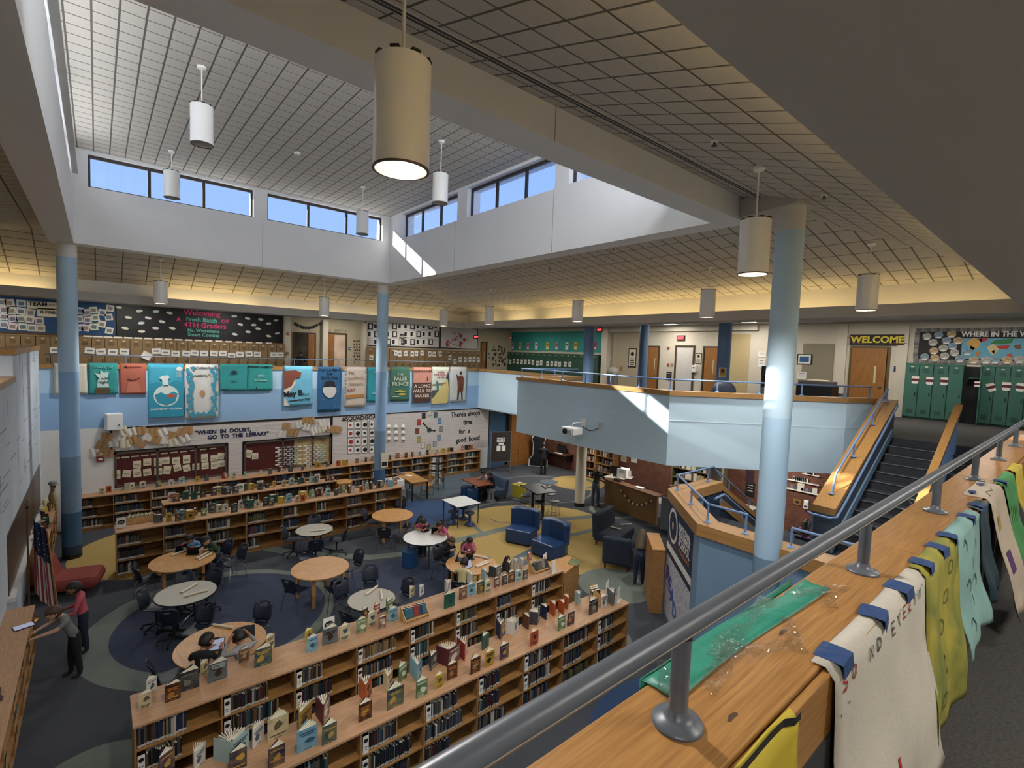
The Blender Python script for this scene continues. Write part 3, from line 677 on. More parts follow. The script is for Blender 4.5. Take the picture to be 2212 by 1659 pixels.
# --- blue board with children's sheets
t, r = board('blue bulletin board pinned with rows of white sheets at the far left of the walkway', WB, (-60, 641, 249, 720), BLUEBRD, mat('brown_border', '#5b4027', .7))
for k, (px, py) in enumerate(((3,653),(21,654),(46,655),(9,669),(25,671),(45,672),(66,675),(8,684),(27,688),(45,688),(64,690),(85,693),(8,701),(27,705),(50,706),(69,708),(88,709),(172,671),(187,675),(202,670),(221,675),(238,666),(172,689),(189,691),(206,686),(220,700),(235,685),(170,708),(185,708),(203,706),(236,714))):
    u, z = WB.uz(px, py); s = flat('note_sheet', WB, u, z, .25, .26, TINTS[k % 5], .021, t, rr.uniform(-.2, .2)); flat('drawing', WB, u, z-.01, .15, .14, mat('pencil_grey_%d' % (k % 3), ('#7d7f86', '#8d7f78', '#65707f')[k % 3], .9), .0245, t, rr.uniform(-.2, .2))
o, _ = panel('title_strip', WB, 58, 652, 122, 668, PAPERD, .02, .024, t); panel('title_strip', WB, 80, 666, 122, 684, PAPERD, .02, .024, t)
words(WB, 'TEAM', 82, 657, .2, INK, t, .026, 0, 1.0, .008); words(WB, 'SUPER', 109, 659, .1, INK, t, .026); words(WB, 'IS FIRE!', 104, 675, .15, INK, t, .026, 0, 1, .006)
# --- black board
t, r = board('black crumpled paper bulletin board with pink and green lettering', WB, (252, 663, 611, 735), BLKBRD, mat('orange_border', '#7a5226', .7))
for s, x, y, z_, m in (('Welcoming', 437, 677, .30, PINK), ('A', 386, 690, .24, PINK), ('Fresh Batch', 436, 691.5, .25, MINT), ('OF', 486, 695, .24, PINK), ('4TH Graders', 444, 704, .30, PINK), ("Ms. Weissman's", 440, 715, .19, MINT), ('Smart Cookies', 440, 724, .2, MINT)): words(WB, s, x, y, z_, m, t, .024, 0, 1.0, .006)
for k, (px, py) in enumerate(((301,672),(337,673),(366,676),(277,686),(320,687),(350,695),(305,698),(270,709),(306,716),(336,709),(372,709),(506,683),(535,688),(548,702),(519,701),(536,717),(507,722),(563,690),(596,692),(580,699),(557,710),(599,720),(580,726),(256,664),(565,674))):
    u, z = WB.uz(px, py); mb = MB(); mb.lathe([(.001, 0), (.12, 0), (.10, .006), (.001, .006)], n=12); mb.v = [(p[0], p[1]*.5, p[2]) for p in mb.v]; o = mb.build('paper_cookie', TINTS[(k*2) % 5]); o.matrix_world = WB.M(u, z, .021, rr.uniform(-.3, .3)); o.parent = t; flat('name_strip', WB, u, z, .2, .035, PAPER, .0275, t)
# --- tan lockers
def lockers(label, W, px0, px1, ztop, n, m, gap, zbot=4.15, depth=.35, vents=True, tag_plate=True, slope=False):
    u0 = W.uz(px0, 740)[0]; u1 = W.uz(px1, 740)[0]; t = thing('locker_bank', label, 'lockers', W.p0+W.r*((u0+u1)/2)+Vector((0, 0, zbot-W.p0.z)))
    def b(nm, a, c, z0, z1, d0, d1, mm, par=t):
        mb = MB(); W.box(mb, a, c, z0, z1, d0, d1); o = mb.build(nm, mm); o.parent = par; o.matrix_parent_inverse = par.matrix_world.inverted(); return o
    bpy.context.view_layer.update()
    b('carcass', u0, u1, zbot, ztop, 0, depth-.02, gap); w = (u1-u0)/n; D = []
    for k in range(n):
        a = u0+k*w; d = b('locker_door', a+.012, a+w-.012, zbot+.08, ztop-.06, depth-.02, depth, m); D.append((a+w/2, d))
        mb = MB()
        for q in range(5): W.box(mb, a+w*.28, a+w*.72, ztop-.20-q*.03, ztop-.188-q*.03, depth, depth+.004); W.box(mb, a+w*.28, a+w*.72, zbot+.2+q*.03, zbot+.212+q*.03, depth, depth+.004)
        W.box(mb, a+w*.78, a+w*.86, zbot+.8, zbot+.92, depth, depth+.02)
        v = mb.build('vents_and_latch', gap); v.parent = d
        mb = MB(); W.box(mb, a+w*.4, a+w*.6, ztop-.14, ztop-.105, depth, depth+.005); mb.build('number_plate', PAPERD, d)
    b('top_rail', u0, u1, ztop-.05, ztop, depth-.02, depth+.005, m)
    return t, D
ZL = 5.93
tl, D1 = lockers('bank of tan lockers under the blue and black boards', WB, -20, 612, ZL, 25, TAN, TAND)
tl2, D2 = lockers('bank of tan lockers under the white picture boards', WB, 786, 1033, ZL, 17, TAN, TAND)
tl3, D3 = lockers('bank of dark green lockers under the teal board', WG, 1101, 1303, ZL+.04, 16, GREENF, GREEND)
ORDS = 'first second third fourth fifth sixth seventh eighth ninth tenth eleventh twelfth thirteenth fourteenth fifteenth sixteenth seventeenth eighteenth nineteenth'.split()
def papers(W, D, pts, w, h, name, label, group, off, ms=None, cat='paper'):
    for k, (px, py) in enumerate(pts):
        u, z = W.uz(px, py); o = sheet(name, W, u, z, w, h, (ms or [PAPER])[k % len(ms or [1])], off, rr.uniform(-.12, .12), None, .002, .012); tag(o, label+', %s from left' % ORDS[k], cat, group)
        flat('writing', W, u, z, w*.6, h*.25, mat('pencil_grey_0', '#7d7f86', .9), off+.005, o)
nameplates = [(190+k*21.5, 727+k*.35) for k in range(19)]
for k, (px, py) in enumerate(nameplates):
    u, z = WB.uz(px, 735); flat('name_strip', WB, u, ZL+.02, .27, .06, PAPER, .356, tl)
papers(WB, D1, [(120,756),(194,757),(218,759),(243,760),(268,759),(336,758),(356,761),(377,763),(400,763),(418,762),(438,763),(459,763),(478,763),(497,768),(515,765),(534,764),(552,765),(587,766),(601,766)], .3, .24, 'worksheet', 'white worksheet taped on a tan locker under the left boards', 'worksheets on the left tan lockers', .358)
o = sheet('worksheet', WB, *WB.uz(315, 768), .34, .3, PAPER, .358, -.5, None, .002, .05); tag(o, 'large folded white sheet hanging crooked on a tan locker', 'paper')
papers(WB, D2, [(796,773),(849,762),(857,764),(870,763),(884,764),(893,763),(905,762),(922,764),(931,765),(944,764)], .22, .3, 'worksheet', 'white page clipped on a tan locker under the picture boards', 'pages on the right tan lockers', .358)
papers(WB, D2, [(976,780),(987,776),(998,777),(1008,776),(1017,776),(1026,777),(965,772)], .22, .3, 'worksheet', 'drawn page taped on the tan lockers below the tree picture', 'drawn pages below the tree picture', .358)
papers(WG, D3, [(1104,780),(1111,782),(1119,780),(1127,781),(1136,782),(1144,782),(1152,782),(1160,783),(1170,785),(1178,784),(1192,786),(1201,786),(1210,786),(1218,787),(1230,787),(1240,787)], .22, .3, 'worksheet', 'black and white drawing taped on a dark green locker', 'drawings on the dark green lockers', .358)
# --- classroom doorways between the boards
def doorway(nm, W, x0, y0, x1, ybase, fm, inside, leaf=None, label=None):
    """framed doorway standing on the walkway; leaf: (x0,x1) of the door leaf in the photo"""
    global ndoor; ndoor += 1
    u0, u1, z0, z1 = W.rect(x0, y0, x1, y0+10); zb = 4.15; t = struct(bpy.data.objects.new('door_%d' % ndoor, None)); COL.objects.link(t)
    def b(nm_, a, c, z0_, z1_, d0, d1, mm):
        mb = MB(); W.box(mb, a, c, z0_, z1_, d0, d1); return mb.build(nm_, mm, t)
    f = .07; b('door_frame', u0, u0+f, zb, z1, 0, .06, fm); b('door_frame', u1-f, u1, zb, z1, 0, .06, fm); b('door_frame', u0+f, u1-f, z1-f, z1, 0, .06, fm)
    b('opening', u0+f, u1-f, zb, z1-f, 0, .012, inside)
    if leaf:
        a = W.uz(leaf[0], y0)[0]; c = W.uz(leaf[1], y0)[0]; d = b('door_leaf', a, c, zb, z1-f, .013, .055, DOORW)
        mb = MB(); W.box(mb, a+(c-a)*.68, a+(c-a)*.74, zb+1.15, zb+1.75, .055, .06); mb.build('glazing', mat('pale_door_glass', '#b9bca0', .3), d)
        mb = MB(); W.box(mb, a+(c-a)*.84, a+(c-a)*.93, zb+.98, zb+1.03, .055, .1); mb.build('handle', CHROME, d)
    return t, (u0, u1, zb, z1)
ndoor = 0
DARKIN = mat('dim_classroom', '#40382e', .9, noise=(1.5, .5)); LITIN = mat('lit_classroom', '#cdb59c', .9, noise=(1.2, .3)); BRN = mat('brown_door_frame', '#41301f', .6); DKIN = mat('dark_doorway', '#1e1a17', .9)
doorway('a', WB, 633, 718, 682, 0, BRN, DARKIN, (666, 681)); doorway('b', WB, 705, 719, 749, 0, BRN, LITIN, (706, 722))
struct(panel('wall_reveal', WB, 612, 684, 625, 800, CREAM, 0, .25)[0]); struct(panel('wall_reveal', WB, 694, 692, 705, 800, CREAM, 0, .25)[0]); struct(panel('wall_reveal', WB, 780, 698, 788, 800, CREAM, 0, .25)[0])
# class signs and garland over the doors
t = thing('pennant_garland', 'black pennant garland hung over the left classroom door', 'garland'); pts = []
for k, px in enumerate((638, 643, 650, 655, 661, 667, 673, 678, 684, 690)):
    py = 699+9*math.sin(math.pi*k/9); u, z = WB.uz(px, py); pts.append(WB.p0+WB.r*u+WB.n*.03+Vector((0, 0, z+.07)))
    mb = MB(); mb.prism([(-.055, .06), (.055, .06), (.055, -.05), (0, -.1), (-.055, -.05)], 0, .004); o = mb.build('pennant', INK, t); o.matrix_world = WB.M(u, z, .03)
MB().tube(pts, .006, 5).build('string', PAPERD, t)
t = thing('door_letters', 'coloured cut out letters above the right classroom door', 'letters')
for k, (ch, c) in enumerate(zip('BE GENTLY', ('#8c3b3b', '#a25a78', '#000000', '#6a7d4f', '#8a7d45', '#5a6f86', '#8c5b3b', '#7a3b6a', '#67825e'))):
    if ch != ' ': words(WB, ch, 708+k*5, 714.5, .17, mat('letter_%d' % k, c, .8), t, .01, 0, 1, .004)
t = thing('paper_hearts', 'column of dark paper cut outs beside the right classroom door', 'decoration')
for k in range(22): u, z = WB.uz(766+(k % 3)*5+rr.uniform(-1, 1), 737+(k//3)*6.5); mb = MB(); mb.prism([(0, -.07), (.055, .01), (.03, .05), (0, .03), (-.03, .05), (-.055, .01)], 0, .004); o = mb.build('cut_out', mat('dark_plum_paper', '#4c2f38', .8), t); o.matrix_world = WB.M(u, z, .006)
for px, py, w, h, c, l in ((619, 721, .09, .14, '#a33b35', 'small red fire alarm strobe left of the classroom doors'), (618, 763, .09, .12, '#8a3531', 'small red fire pull station left of the classroom doors'), (755, 753, .12, .14, '#29456e', 'small blue room number sign right of the classroom doors'), (1057, 764, .12, .14, '#29456e', 'small blue room number sign in the far corner doorway'), (1058, 773, .12, .12, '#7b4a33', 'small brown sign below a blue one in the far corner')):
    u, z = WB.uz(px, py); mb = MB(); mb.box(-w/2, -h/2, 0, w/2, h/2, .03); o = mb.build('wall_sign', mat('sign_'+c[1:], c, .5)); o.matrix_world = WB.M(u, z, .26 if px < 700 else .002); flat('face', WB, u, z, w*.5, h*.3, PAPER, (.26 if px < 700 else .002)+.031, o); tag(o, l, 'sign')
# --- white picture boards
t, r = board('white picture board covered with black portrait sheets', WB, (790, 697, 948, 748), WHTBRD, INK)
k = 0
for row, py in enumerate((705, 722, 739)):
    for px in list(range(800, 950, 13)):
        if 862 < px < 878 and row > 0 or rr.random() < .12: continue
        u, z = WB.uz(px, py); q = k % 3
        flat('portrait_sheet', WB, u, z, .38 if q else .3, .34, PAPER if q else INK, .021, t); flat('portrait', WB, u-.07 if q else u, z, .15, .24, INK if q else PAPER, .0245, t); k += 1
for s, y in (('BEST', 724), ('PART', 731), ('OF', 737), ('ME', 743)): words(WB, s, 870, y, .19, INK, t, .026, 0, 1, .012)
t, r = board('white bulletin board with a tree of red and pink paper fruit', WB, (952, 709, 1030, 752), WHTBRD, INK)
for k in range(70):
    a = rr.random(); px = 991+rr.uniform(-1, 1)*(5+27*a); py = 713+34*a; u, z = WB.uz(px, py)
    if k % 9 == 0: mb = MB().lathe([(.001, 0), (.10, 0), (.1, .005), (.001, .005)], n=10); m = mat('fruit_red', '#a62b35', .7)
    else: mb = MB().box(-.09, -.025, 0, .09, .025, .004); m = TINTS[3] if k % 3 else mat('dusky_pink_paper', '#a3626a', .8)
    o = mb.build('paper_leaf', m, t); o.matrix_world = WB.M(u, z, .021+.0005*k, rr.uniform(-.5, .5))
def exit_sign(W, px, py, label, w=.33, off=.0):
    u, z = W.uz(px, py); t = thing('exit_sign', label, 'exit sign', W.p0+W.r*u+Vector((0, 0, z-W.p0.z))); mb = MB(); W.box(mb, u-w/2, u+w/2, z-.12, z+.12, off, off+.08); o = mb.build('housing', INK); o.parent = t; bpy.context.view_layer.update(); o.matrix_parent_inverse = t.matrix_world.inverted()
    mb = MB(); W.box(mb, u-w*.42, u+w*.42, z-.09, z+.09, off+.08, off+.083); f = mb.build('face', mat('exit_face', '#8f2e33', .4)); f.parent = t; f.matrix_parent_inverse = t.matrix_world.inverted()
    l = text('EXIT', .15, mat('exit_letters', '#ff4a55', .4, emit=1.6), bold=.006); l.matrix_world = W.M(u, z, off+.084); l.parent = t; l.matrix_parent_inverse = t.matrix_world.inverted(); return t
exit_sign(WB, 1027, 728, 'red exit sign on the tree picture board'); exit_sign(WG, 1104, 731, 'red exit sign on the left edge of the teal board'); exit_sign(WG, 1297, 713, 'red exit sign at the right edge of the teal board', .4); exit_sign(WU, 1472, 730, 'red exit sign over the open door past the balcony', .42)
# corner doorway
doorway('c', WB, 1038, 738, 1052, 0, BRN, DKIN, (1039, 1049))
t = thing('leaf_cutouts', 'scatter of dark paper leaves on the beige wall in the far corner', 'decoration')
for k in range(46): u, z = WB.uz(1064+rr.random()*28, 748+rr.random()*42); o = flat('paper_leaf', WB, u, z, .1, .13, mat('dark_plum_paper', '#4c2f38', .8), .004, t, rr.uniform(-.6, .6))
# --- teal board on the green wall
t, r = board('teal bulletin board with a row of bright heart cards over green lockers', WG, (1104, 716, 1300, 759), TEALBRD, mat('pale_scallop_border', '#c8c2b0', .8))
for k, (px, c) in enumerate(((1108,'#c98fa0'),(1124,'#cdb03e'),(1141,'#c27a92'),(1159,'#d9d3cb'),(1183,'#cdb03e'),(1203,'#bd7a8c'),(1225,'#d9d3cb'),(1244,'#d3ae35'),(1286,'#b5314b'))):
    u, z = WG.uz(px, 747.5); s = flat('heart_card', WG, u, z, .24, .46, mat('card_'+c[1:], c, .8), .022, t)
    mb = MB(); mb.prism([(0, -.08), (.08, .01), (.05, .06), (0, .03), (-.05, .06), (-.08, .01)], 0, .004); o = mb.build('paper_heart', mat('heart_red', '#a92a3f', .8) if k % 2 else mat('heart_green', '#3c5d3a', .8), t); o.matrix_world = WG.M(u, z+.08, .026); flat('caption', WG, u, z-.13, .17, .1, PAPER, .026, t)
# --- far right wall: doors, notices, pillar, printers
doorway('d', WU, 1460, 746, 1502, 0, BRN, mat('pale_bright_room', '#c9c4bd', .9), None)
mb = MB(); u0, u1, z0, z1 = WU.rect(1466, 752, 1497, 760)
lr = struct(bpy.data.objects.new('wall_lit_room', None)); COL.objects.link(lr); bricks('block', WU, u0, u1, 4.15, z1, .4, .2, .008, mat('bright_block', '#c9c4bd', .8), lr, .018)
doorway('e', WU, 1520, 748, 1560, 0, BRN, DKIN, (1525, 1552)); doorway('f', WU, 1400, 747, 1426, 0, BRN, DKIN, (1402, 1424))
tw, rw = doorway('g', WU, 1838, 748, 1925, 0, mat('olive_door_frame', '#5c4a2c', .6), DKIN, (1843, 1918))
struct(panel('wall_pillar', WU, 1306, 706, 1318, 840, CREAM, 0, .3)[0]); struct(panel('wall_pillar', WU, 1806, 700, 1829, 850, CREAM, 0, .12)[0]); struct(panel('wall_pillar', WU, 1936, 703, 1958, 908, CREAM, 0, .1)[0])
struct(panel('wall_beam', WU, 1306, 704, 1640, 716, CREAM, 0, .18)[0]); struct(panel('wall_niche', WU, 1732, 742, 1800, 850, mat('mesh_beige', '#8f8573', .9), 0, .01)[0]); struct(panel('wall_yellow', WU, 1565, 722, 1618, 850, mat('yellow_beige_wall', '#b5a277', .8), 0, .01)[0]); struct(panel('wall_tan', WU, 1320, 718, 1395, 850, mat('tan_corridor_wall', '#ada089', .8), 0, .01)[0])
def notice(W, x0, y0, x1, y1, label, m=PAPER, frame=None, marks=3, cat='notice', off=.012, ink=INK, emblem=False, name='notice'):
    o, (u0, u1, z0, z1) = panel(name, W, x0, y0, x1, y1, frame or m, off, off+.015); tag(o, label, cat); w, h_ = u1-u0, z1-z0; uc, zc = (u0+u1)/2, (z0+z1)/2
    if frame: flat('sheet', W, uc, zc, w*.82, h_*.86, m, off+.0155, o)
    if emblem: mb = MB().lathe([(.001, 0), (w*.22, 0), (w*.22, .003), (.001, .003)], n=16); e = mb.build('emblem', ink); e.matrix_world = W.M(uc, zc+h_*.2, off+.019); e.parent = o
    for k in range(marks): flat('text_line', W, uc, zc-h_*(.05+.1*k) if emblem else z1-h_*(.2+.6*k/max(1, marks)), w*(.6-.08*(k % 2)), h_*.045, ink, off+.019, o)
    return o
notice(WU, 1358, 752, 1375, 794, 'tall framed award notice on the tan corridor wall', mat('parchment', '#cfc6b0', .8), INK, 4, emblem=True); notice(WU, 1503, 763, 1516, 786, 'small framed award notice between the open door and the wooden door', mat('parchment', '#cfc6b0', .8), INK, 3, emblem=True)
notice(WU, 1312, 762, 1320, 778, 'white paper with bold writing left of the tan corridor wall', PAPER, None, 3); notice(WU, 1340, 791, 1345, 802, 'narrow yellow notice under the tall framed award', mat('ochre_notice', '#b08a4a', .8), None, 2)
notice(WU, 1440, 803, 1451, 821, 'black shelter sign left of the open door', INK, None, 2, 'sign', ink=PAPERD); notice(WU, 1638, 760, 1655, 771, 'bold white notice stuck high on the block wall', PAPER, None, 3); notice(WU, 1639, 776, 1653, 794, 'white notice with a drawn figure low on the block wall', PAPER, None, 2)
notice(WU, 1722, 765, 1755, 787, 'framed blue picture hung in the niche behind the big column', PAPER, INK, 0, 'picture'); notice(WU, 1722, 803, 1742, 820, 'white sheet of small heads in the niche under the framed picture', PAPER, None, 2)
o = notice(WU, 1931, 791, 1948, 803, 'blue room number sign right of the welcome door', mat('room_blue', '#1f3d66', .5), None, 1, 'sign', ink=PAPER)
flat('picture', WU, *WU.uz(1738, 776), .34, .22, mat('picture_blue', '#2f5b85', .6), .03, bpy.data.objects[o.name])
for px, py, c, l in ((1444, 752, '#7b3a30', 'small dark red alarm box left of the open door'), (1444, 788, '#9c3b34', 'red pull station left of the open door'), (1452, 788, '#8c8270', 'grey switch plate left of the open door')):
    u, z = WU.uz(px, py); mb = MB(); WU.box(mb, u-.06, u+.06, z-.07, z+.07, 0, .04); o = mb.build('wall_box', mat('box_'+c[1:], c, .5)); tag(o, l, 'wall box')
u, z = WU.uz(1502, 796); t = thing('water_bottle_filler', 'white dispenser on the wall between the two doors', 'dispenser', (XU, -u, z-.2)); MB().box(-.16, -.11, 0, 0, .11, .36).build('body', PLASTIC_W, t, bevel=.03); MB().box(-.163, -.05, .2, -.155, .05, .26).build('window', BLACK, t)
# welcome banner
t = thing('welcome_banner', 'black welcome banner with yellow letters over the wooden door', 'banner'); o, r = panel('cloth', WU, 1838, 723, 1955, 745, mat('banner_black', '#1f1716', .7), .11, .12, t)
words(WU, 'WELCOME', 1896, 734.5, .33, mat('banner_yellow', '#d6c23a', .6), t, .123, 0, 1.0, .012)
for k in range(12):
    s = -1 if k < 6 else 1; px = (1842+(k % 6)*4.5) if s < 0 else (1931+(k % 6)*4); u, z = WU.uz(px, 729+(k % 3)*6); flat('stripe', WU, u, z, .26, .02, mat('stripe_%d' % (k % 3), ('#7a4a35', '#8a6a2a', '#6b3a4a')[k % 3], .7), .121, t, rr.uniform(-.3, .3))
# world map board over the green lockers
t, r = board('black world map board with round photos and a stone patterned edge', WU, (1985, 716, 2280, 779), mat('map_board_black', '#231f1e', .7), None)
STONE = [mat('stone_%d' % k, c, .8) for k, c in enumerate(('#7d7b78', '#6b6967', '#8f8c86'))]
for side in range(2):
    n = 40
    for k in range(n):
        a = r[0]-.12+(r[1]-r[0]+.12)*k/n; mb = MB(); z0 = r[3] if side == 0 else r[2]-.12
        WU.box(mb, a, a+(r[1]-r[0])/n*.92, z0, z0+.12, 0, .025+.006*((k*7) % 3)); mb.build('edge_stone', STONE[k % 3], t)
for k in range(8): mb = MB(); z0 = r[2]+(r[3]-r[2])*k/8; WU.box(mb, r[0]-.13, r[0], z0, z0+(r[3]-r[2])/8*.92, 0, .025+.006*(k % 3)); mb.build('edge_stone', STONE[k % 3], t)
o, mr = panel('map_sheet', WU, 2077, 731, 2280, 777, mat('map_sea', '#5f9fb5', .6), .021, .026, t)
words(WU, 'WHERE IN THE WORLD', 2172, 722, .22, PAPER, t, .024, 0, .86, .010)
for pts, c in (([(2086,741),(2102,730),(2122,733),(2116,748),(2104,757),(2098,753)], '#c9a15a'), ([(2096,746),(2107,752),(2102,757),(2096,754)], '#3d7fa6'), ([(2113,733),(2130,729),(2134,735),(2120,739)], '#b8404a'), ([(2108,761),(2118,758),(2116,769),(2111,771)], '#c0763f'), ([(2132,750),(2146,742),(2160,752),(2146,768),(2138,762)], '#d0b98a'), ([(2140,742),(2150,735),(2190,731),(2186,741),(2160,744)], '#3f7d4b'), ([(2152,748),(2182,745),(2177,754),(2160,754)], '#b5423c'), ([(2175,765),(2186,764),(2188,772),(2178,772)], '#c04a40'), ([(2190,746),(2206,744),(2206,754),(2194,754)], '#7f5a45'), ([(2142,758),(2150,756),(2147,766)], '#d1b23b')):
    P = [WU.uz(*p) for p in pts]; mb = MB(); mb.prism([(p[0], p[1]) for p in P], 0, .004); o = mb.build('continent', mat('land_'+c[1:], c, .8), t); o.matrix_world = WU.M(0, 0, .026)
for k, (px, py) in enumerate(((2003,727),(2028,724),(2056,722),(2016,740),(2045,736),(2070,736),(2038,752),(2058,748),(2018,758),(2062,762),(1998,771),(2020,773),(2041,769),(2074,775),(2104,778),(2130,778),(2150,778),(2176,778),(2202,777),(2090,760))):
    u, z = WU.uz(px, py); mb = MB().lathe([(.001, 0), (.12, 0), (.12, .004), (.001, .004)], n=18); o = mb.build('round_photo', (mat('photo_grey', '#a9a49b', .7, noise=(9, .5)), mat('photo_blue', '#7f93a0', .7, noise=(9, .5)), mat('photo_sand', '#b59a78', .7, noise=(9, .5)))[k % 3], t); o.matrix_world = WU.M(u, z, .031+.0006*k); flat('caption', WU, u, z-.085, .14, .04, PAPER, .0356+.0006*k, t)
# green lockers with pots of paper
def gl_bank(label, px0, px1, n, name='locker_bank'): return lockers(label, WU, px0, px1, 6.06, n, GREENL, GREEND, 4.15, .32)
t1, G1 = gl_bank('bank of four green lockers at the top of the stairs', 1966, 2092, 4); t2, G2 = gl_bank('bank of green lockers under the world map, right of the open locker', 2127, 2300, 5)
t = thing('open_locker', 'green locker standing open between the two banks', 'locker', (XU-.16, -WU.uz(2105, 850)[0], 4.15)); bpy.context.view_layer.update()
u0, u1 = WU.uz(2093, 850)[0], WU.uz(2110, 850)[0]; mb = MB(); WU.box(mb, u0-.16, u1+.12, 4.15, 6.0, 0, .05); o = mb.build('dark_inside', INK); o.parent = t; o.matrix_parent_inverse = t.matrix_world.inverted()
mb = MB(); WU.box(mb, u1+.1, u1+.13, 4.2, 6.0, .05, .55); o = mb.build('locker_door', GREENL); o.parent = t; o.matrix_parent_inverse = t.matrix_world.inverted()
mb = MB(); WU.box(mb, u0, u1+.1, 5.62, 5.64, .05, .3); o = mb.build('shelf', GREENL); o.parent = t; o.matrix_parent_inverse = t.matrix_world.inverted()
POTRED = mat('label_maroon', '#5d2230', .8)
for k, (px, py, rot, w) in enumerate(((1982,820,0,''),(2013,822,0,''),(2044,823,0,''),(2117,829,0,''),(2144,836,.35,''),(2177,834,0,''),(2207,836,-.1,''))):
    u, z = WU.uz(px, py); t = thing('paper_jar', 'white paper jar with maroon label on green lockers, %s along' % ('first', 'second', 'third', 'fourth, on the open door', 'fifth, tilted', 'sixth', 'seventh')[k], 'paper jar', WU.p0+WU.r*u+WU.n*(.33 if k != 3 else .56)+Vector((0, 0, z-WU.p0.z)), 0, 'paper jars on the green lockers'); bpy.context.view_layer.update()
    sc = .45 if k == 3 else .68
    def pj(nm, pts, m, o_):
        mb = MB(); mb.prism([(a*sc, b*sc) for a, b in pts], 0, .004); o = mb.build(nm, m); o.matrix_world = WU.M(u, z, (.325 if k != 3 else .555)+o_, rot); o.parent = t; o.matrix_parent_inverse = t.matrix_world.inverted()
    pj('jar', [(-.13, -.17), (-.15, .1), (-.12, .14), (.12, .14), (.15, .1), (.13, -.17), (.08, -.2), (-.08, -.2)], PAPER, 0); pj('label', [(-.145, -.07), (-.147, .06), (.147, .06), (.145, -.07)], POTRED, .004); pj('lid', [(-.14, .14), (-.15, .18), (.15, .18), (.14, .14)], PAPERD, .001)
# yellow notice on the blue column, office things behind the balcony rail
u = notice(Wall((15.13, 7.7, 0), (.5, -1, 0)), 1553, 794, 1569, 815, 'yellow notice stuck on the blue column over the balcony', mat('amber_notice', '#c99a4a', .8), PAPER, 1, emblem=True, ink=NAVYINK)
def boxthing(name, label, cat, x, y, z, parts):
    t = thing(name, label, cat, (x, y, z))
    for nm, b, m in parts: MB().box(*b).build(nm, m, t, bevel=.01)
    return t
boxthing('printer', 'grey and black office printer on the far side of the balcony', 'printer', 20.9, 8.35, 4.15, (('cabinet', (-.3, -.5, 0, .3, .5, .75), mat('printer_grey', '#6d6d6b', .5)), ('body', (-.3, -.5, .75, .3, .5, 1.2), BLACK), ('tray', (-.3, -.35, 1.2, .25, .4, 1.35), PLASTIC_W), ('screen', (-.34, .2, 1.2, -.2, .5, 1.6), BLACK)))
boxthing('copier', 'black copier with papers behind the balcony rail near the welcome door', 'copier', 20.6, 6.8, 4.15, (('body', (-.35, -.6, 0, .35, .6, 1.0), BLACK), ('lid', (-.33, -.55, 1.0, .33, .55, 1.12), mat('copier_grey', '#565452', .5)), ('paper_stack', (-.2, -.35, 1.12, .15, .3, 1.17), PAPERD)))
t = thing('trash_bin', 'domed grey trash bin behind the balcony rail', 'bin', (20.4, 16.2, 4.15)); MB().lathe([(.26, 0), (.3, .9)], n=24).build('barrel', mat('bin_grey', '#6a6762', .5), t, smooth=True); MB().lathe([(.31, .9), (.31, .95), (.27, 1.1), (.12, 1.22), (0, 1.23)], n=24, cap=False).build('dome_lid', mat('bin_lid', '#8a8680', .4), t, smooth=True)
t = thing('office_chair', 'navy chair back showing over the balcony rail', 'chair', (12.9, 6.5, 4.15), .6); MB().ball((0, 0, .93), (.07, .32, .28), 14, 8).build('backrest', CHAIRN, t, smooth=True); MB().box(-.25, -.25, .42, .25, .25, .5).build('seat', CHAIRN, t, bevel=.04); MB().lathe([(.03, .05), (.03, .42)], (0, 0, 0)).build('post', BLACKM, t)
for k in range(5): a = k*1.2566; MB().tube([(0, 0, .08), (.28*math.cos(a), .28*math.sin(a), .04)], .02, 6).build('leg', BLACKM, t)
# --- rails on the parapets
def rail(label, path, z, post_at, m, r=.022, zbase=5.07, base=True):
    t = thing('railing', label, 'railing', (path[0][0], path[0][1], zbase)); bpy.context.view_layer.update()
    def pb(mb, nm, sm=True): o = mb.build(nm, m, None, smooth=sm); o.parent = t; o.matrix_parent_inverse = t.matrix_world.inverted(); return o
    pts = [Vector((p[0], p[1], p[2] if len(p) > 2 else z)) for p in path]; pb(MB().tube(pts, r, 10), 'handrail')
    for x, y, *zz in post_at:
        b = zz[0] if zz else zbase; tp = zz[1] if zz else z; p = pb(MB().tube([(x, y, b), (x, y, tp)], r*.9, 8), 'post')
        if base: f = MB().lathe([(r*2.6, 0), (r*2.6, .012), (r*1.4, .03), (r*.9, .035)], (x, y, b), 16).build('flange', m, p, smooth=True); f.matrix_parent_inverse = p.matrix_world.inverted()
    return t
def along(a, b, n): return [(a[0]+(b[0]-a[0])*k/n, a[1]+(b[1]-a[1])*k/n) for k in range(n+1)]
rail('thin blue grey rail along the back parapet over the hanging posters', [(-1.2, YB+.12), (14.5, YB+.12)], 5.36, along((-1.0, YB+.12), (14.4, YB+.12), 9), mat('dull_blue_rail', '#5f6d80', .5), .016)
BR = [(14.5, 13.22), (11.55, 13.22), (11.55, 7.24), (14.68, 4.2), (15.42, 3.83)]
rail('blue rail along the balcony front', BR, 5.36, [(11.55, 13.2)]+along((11.55, 12.2), (11.55, 7.26), 5)+along((12.4, 6.42), (14.68, 4.2), 3)+[(15.4, 3.85), (13.2, 13.22)], RAILB, .022)
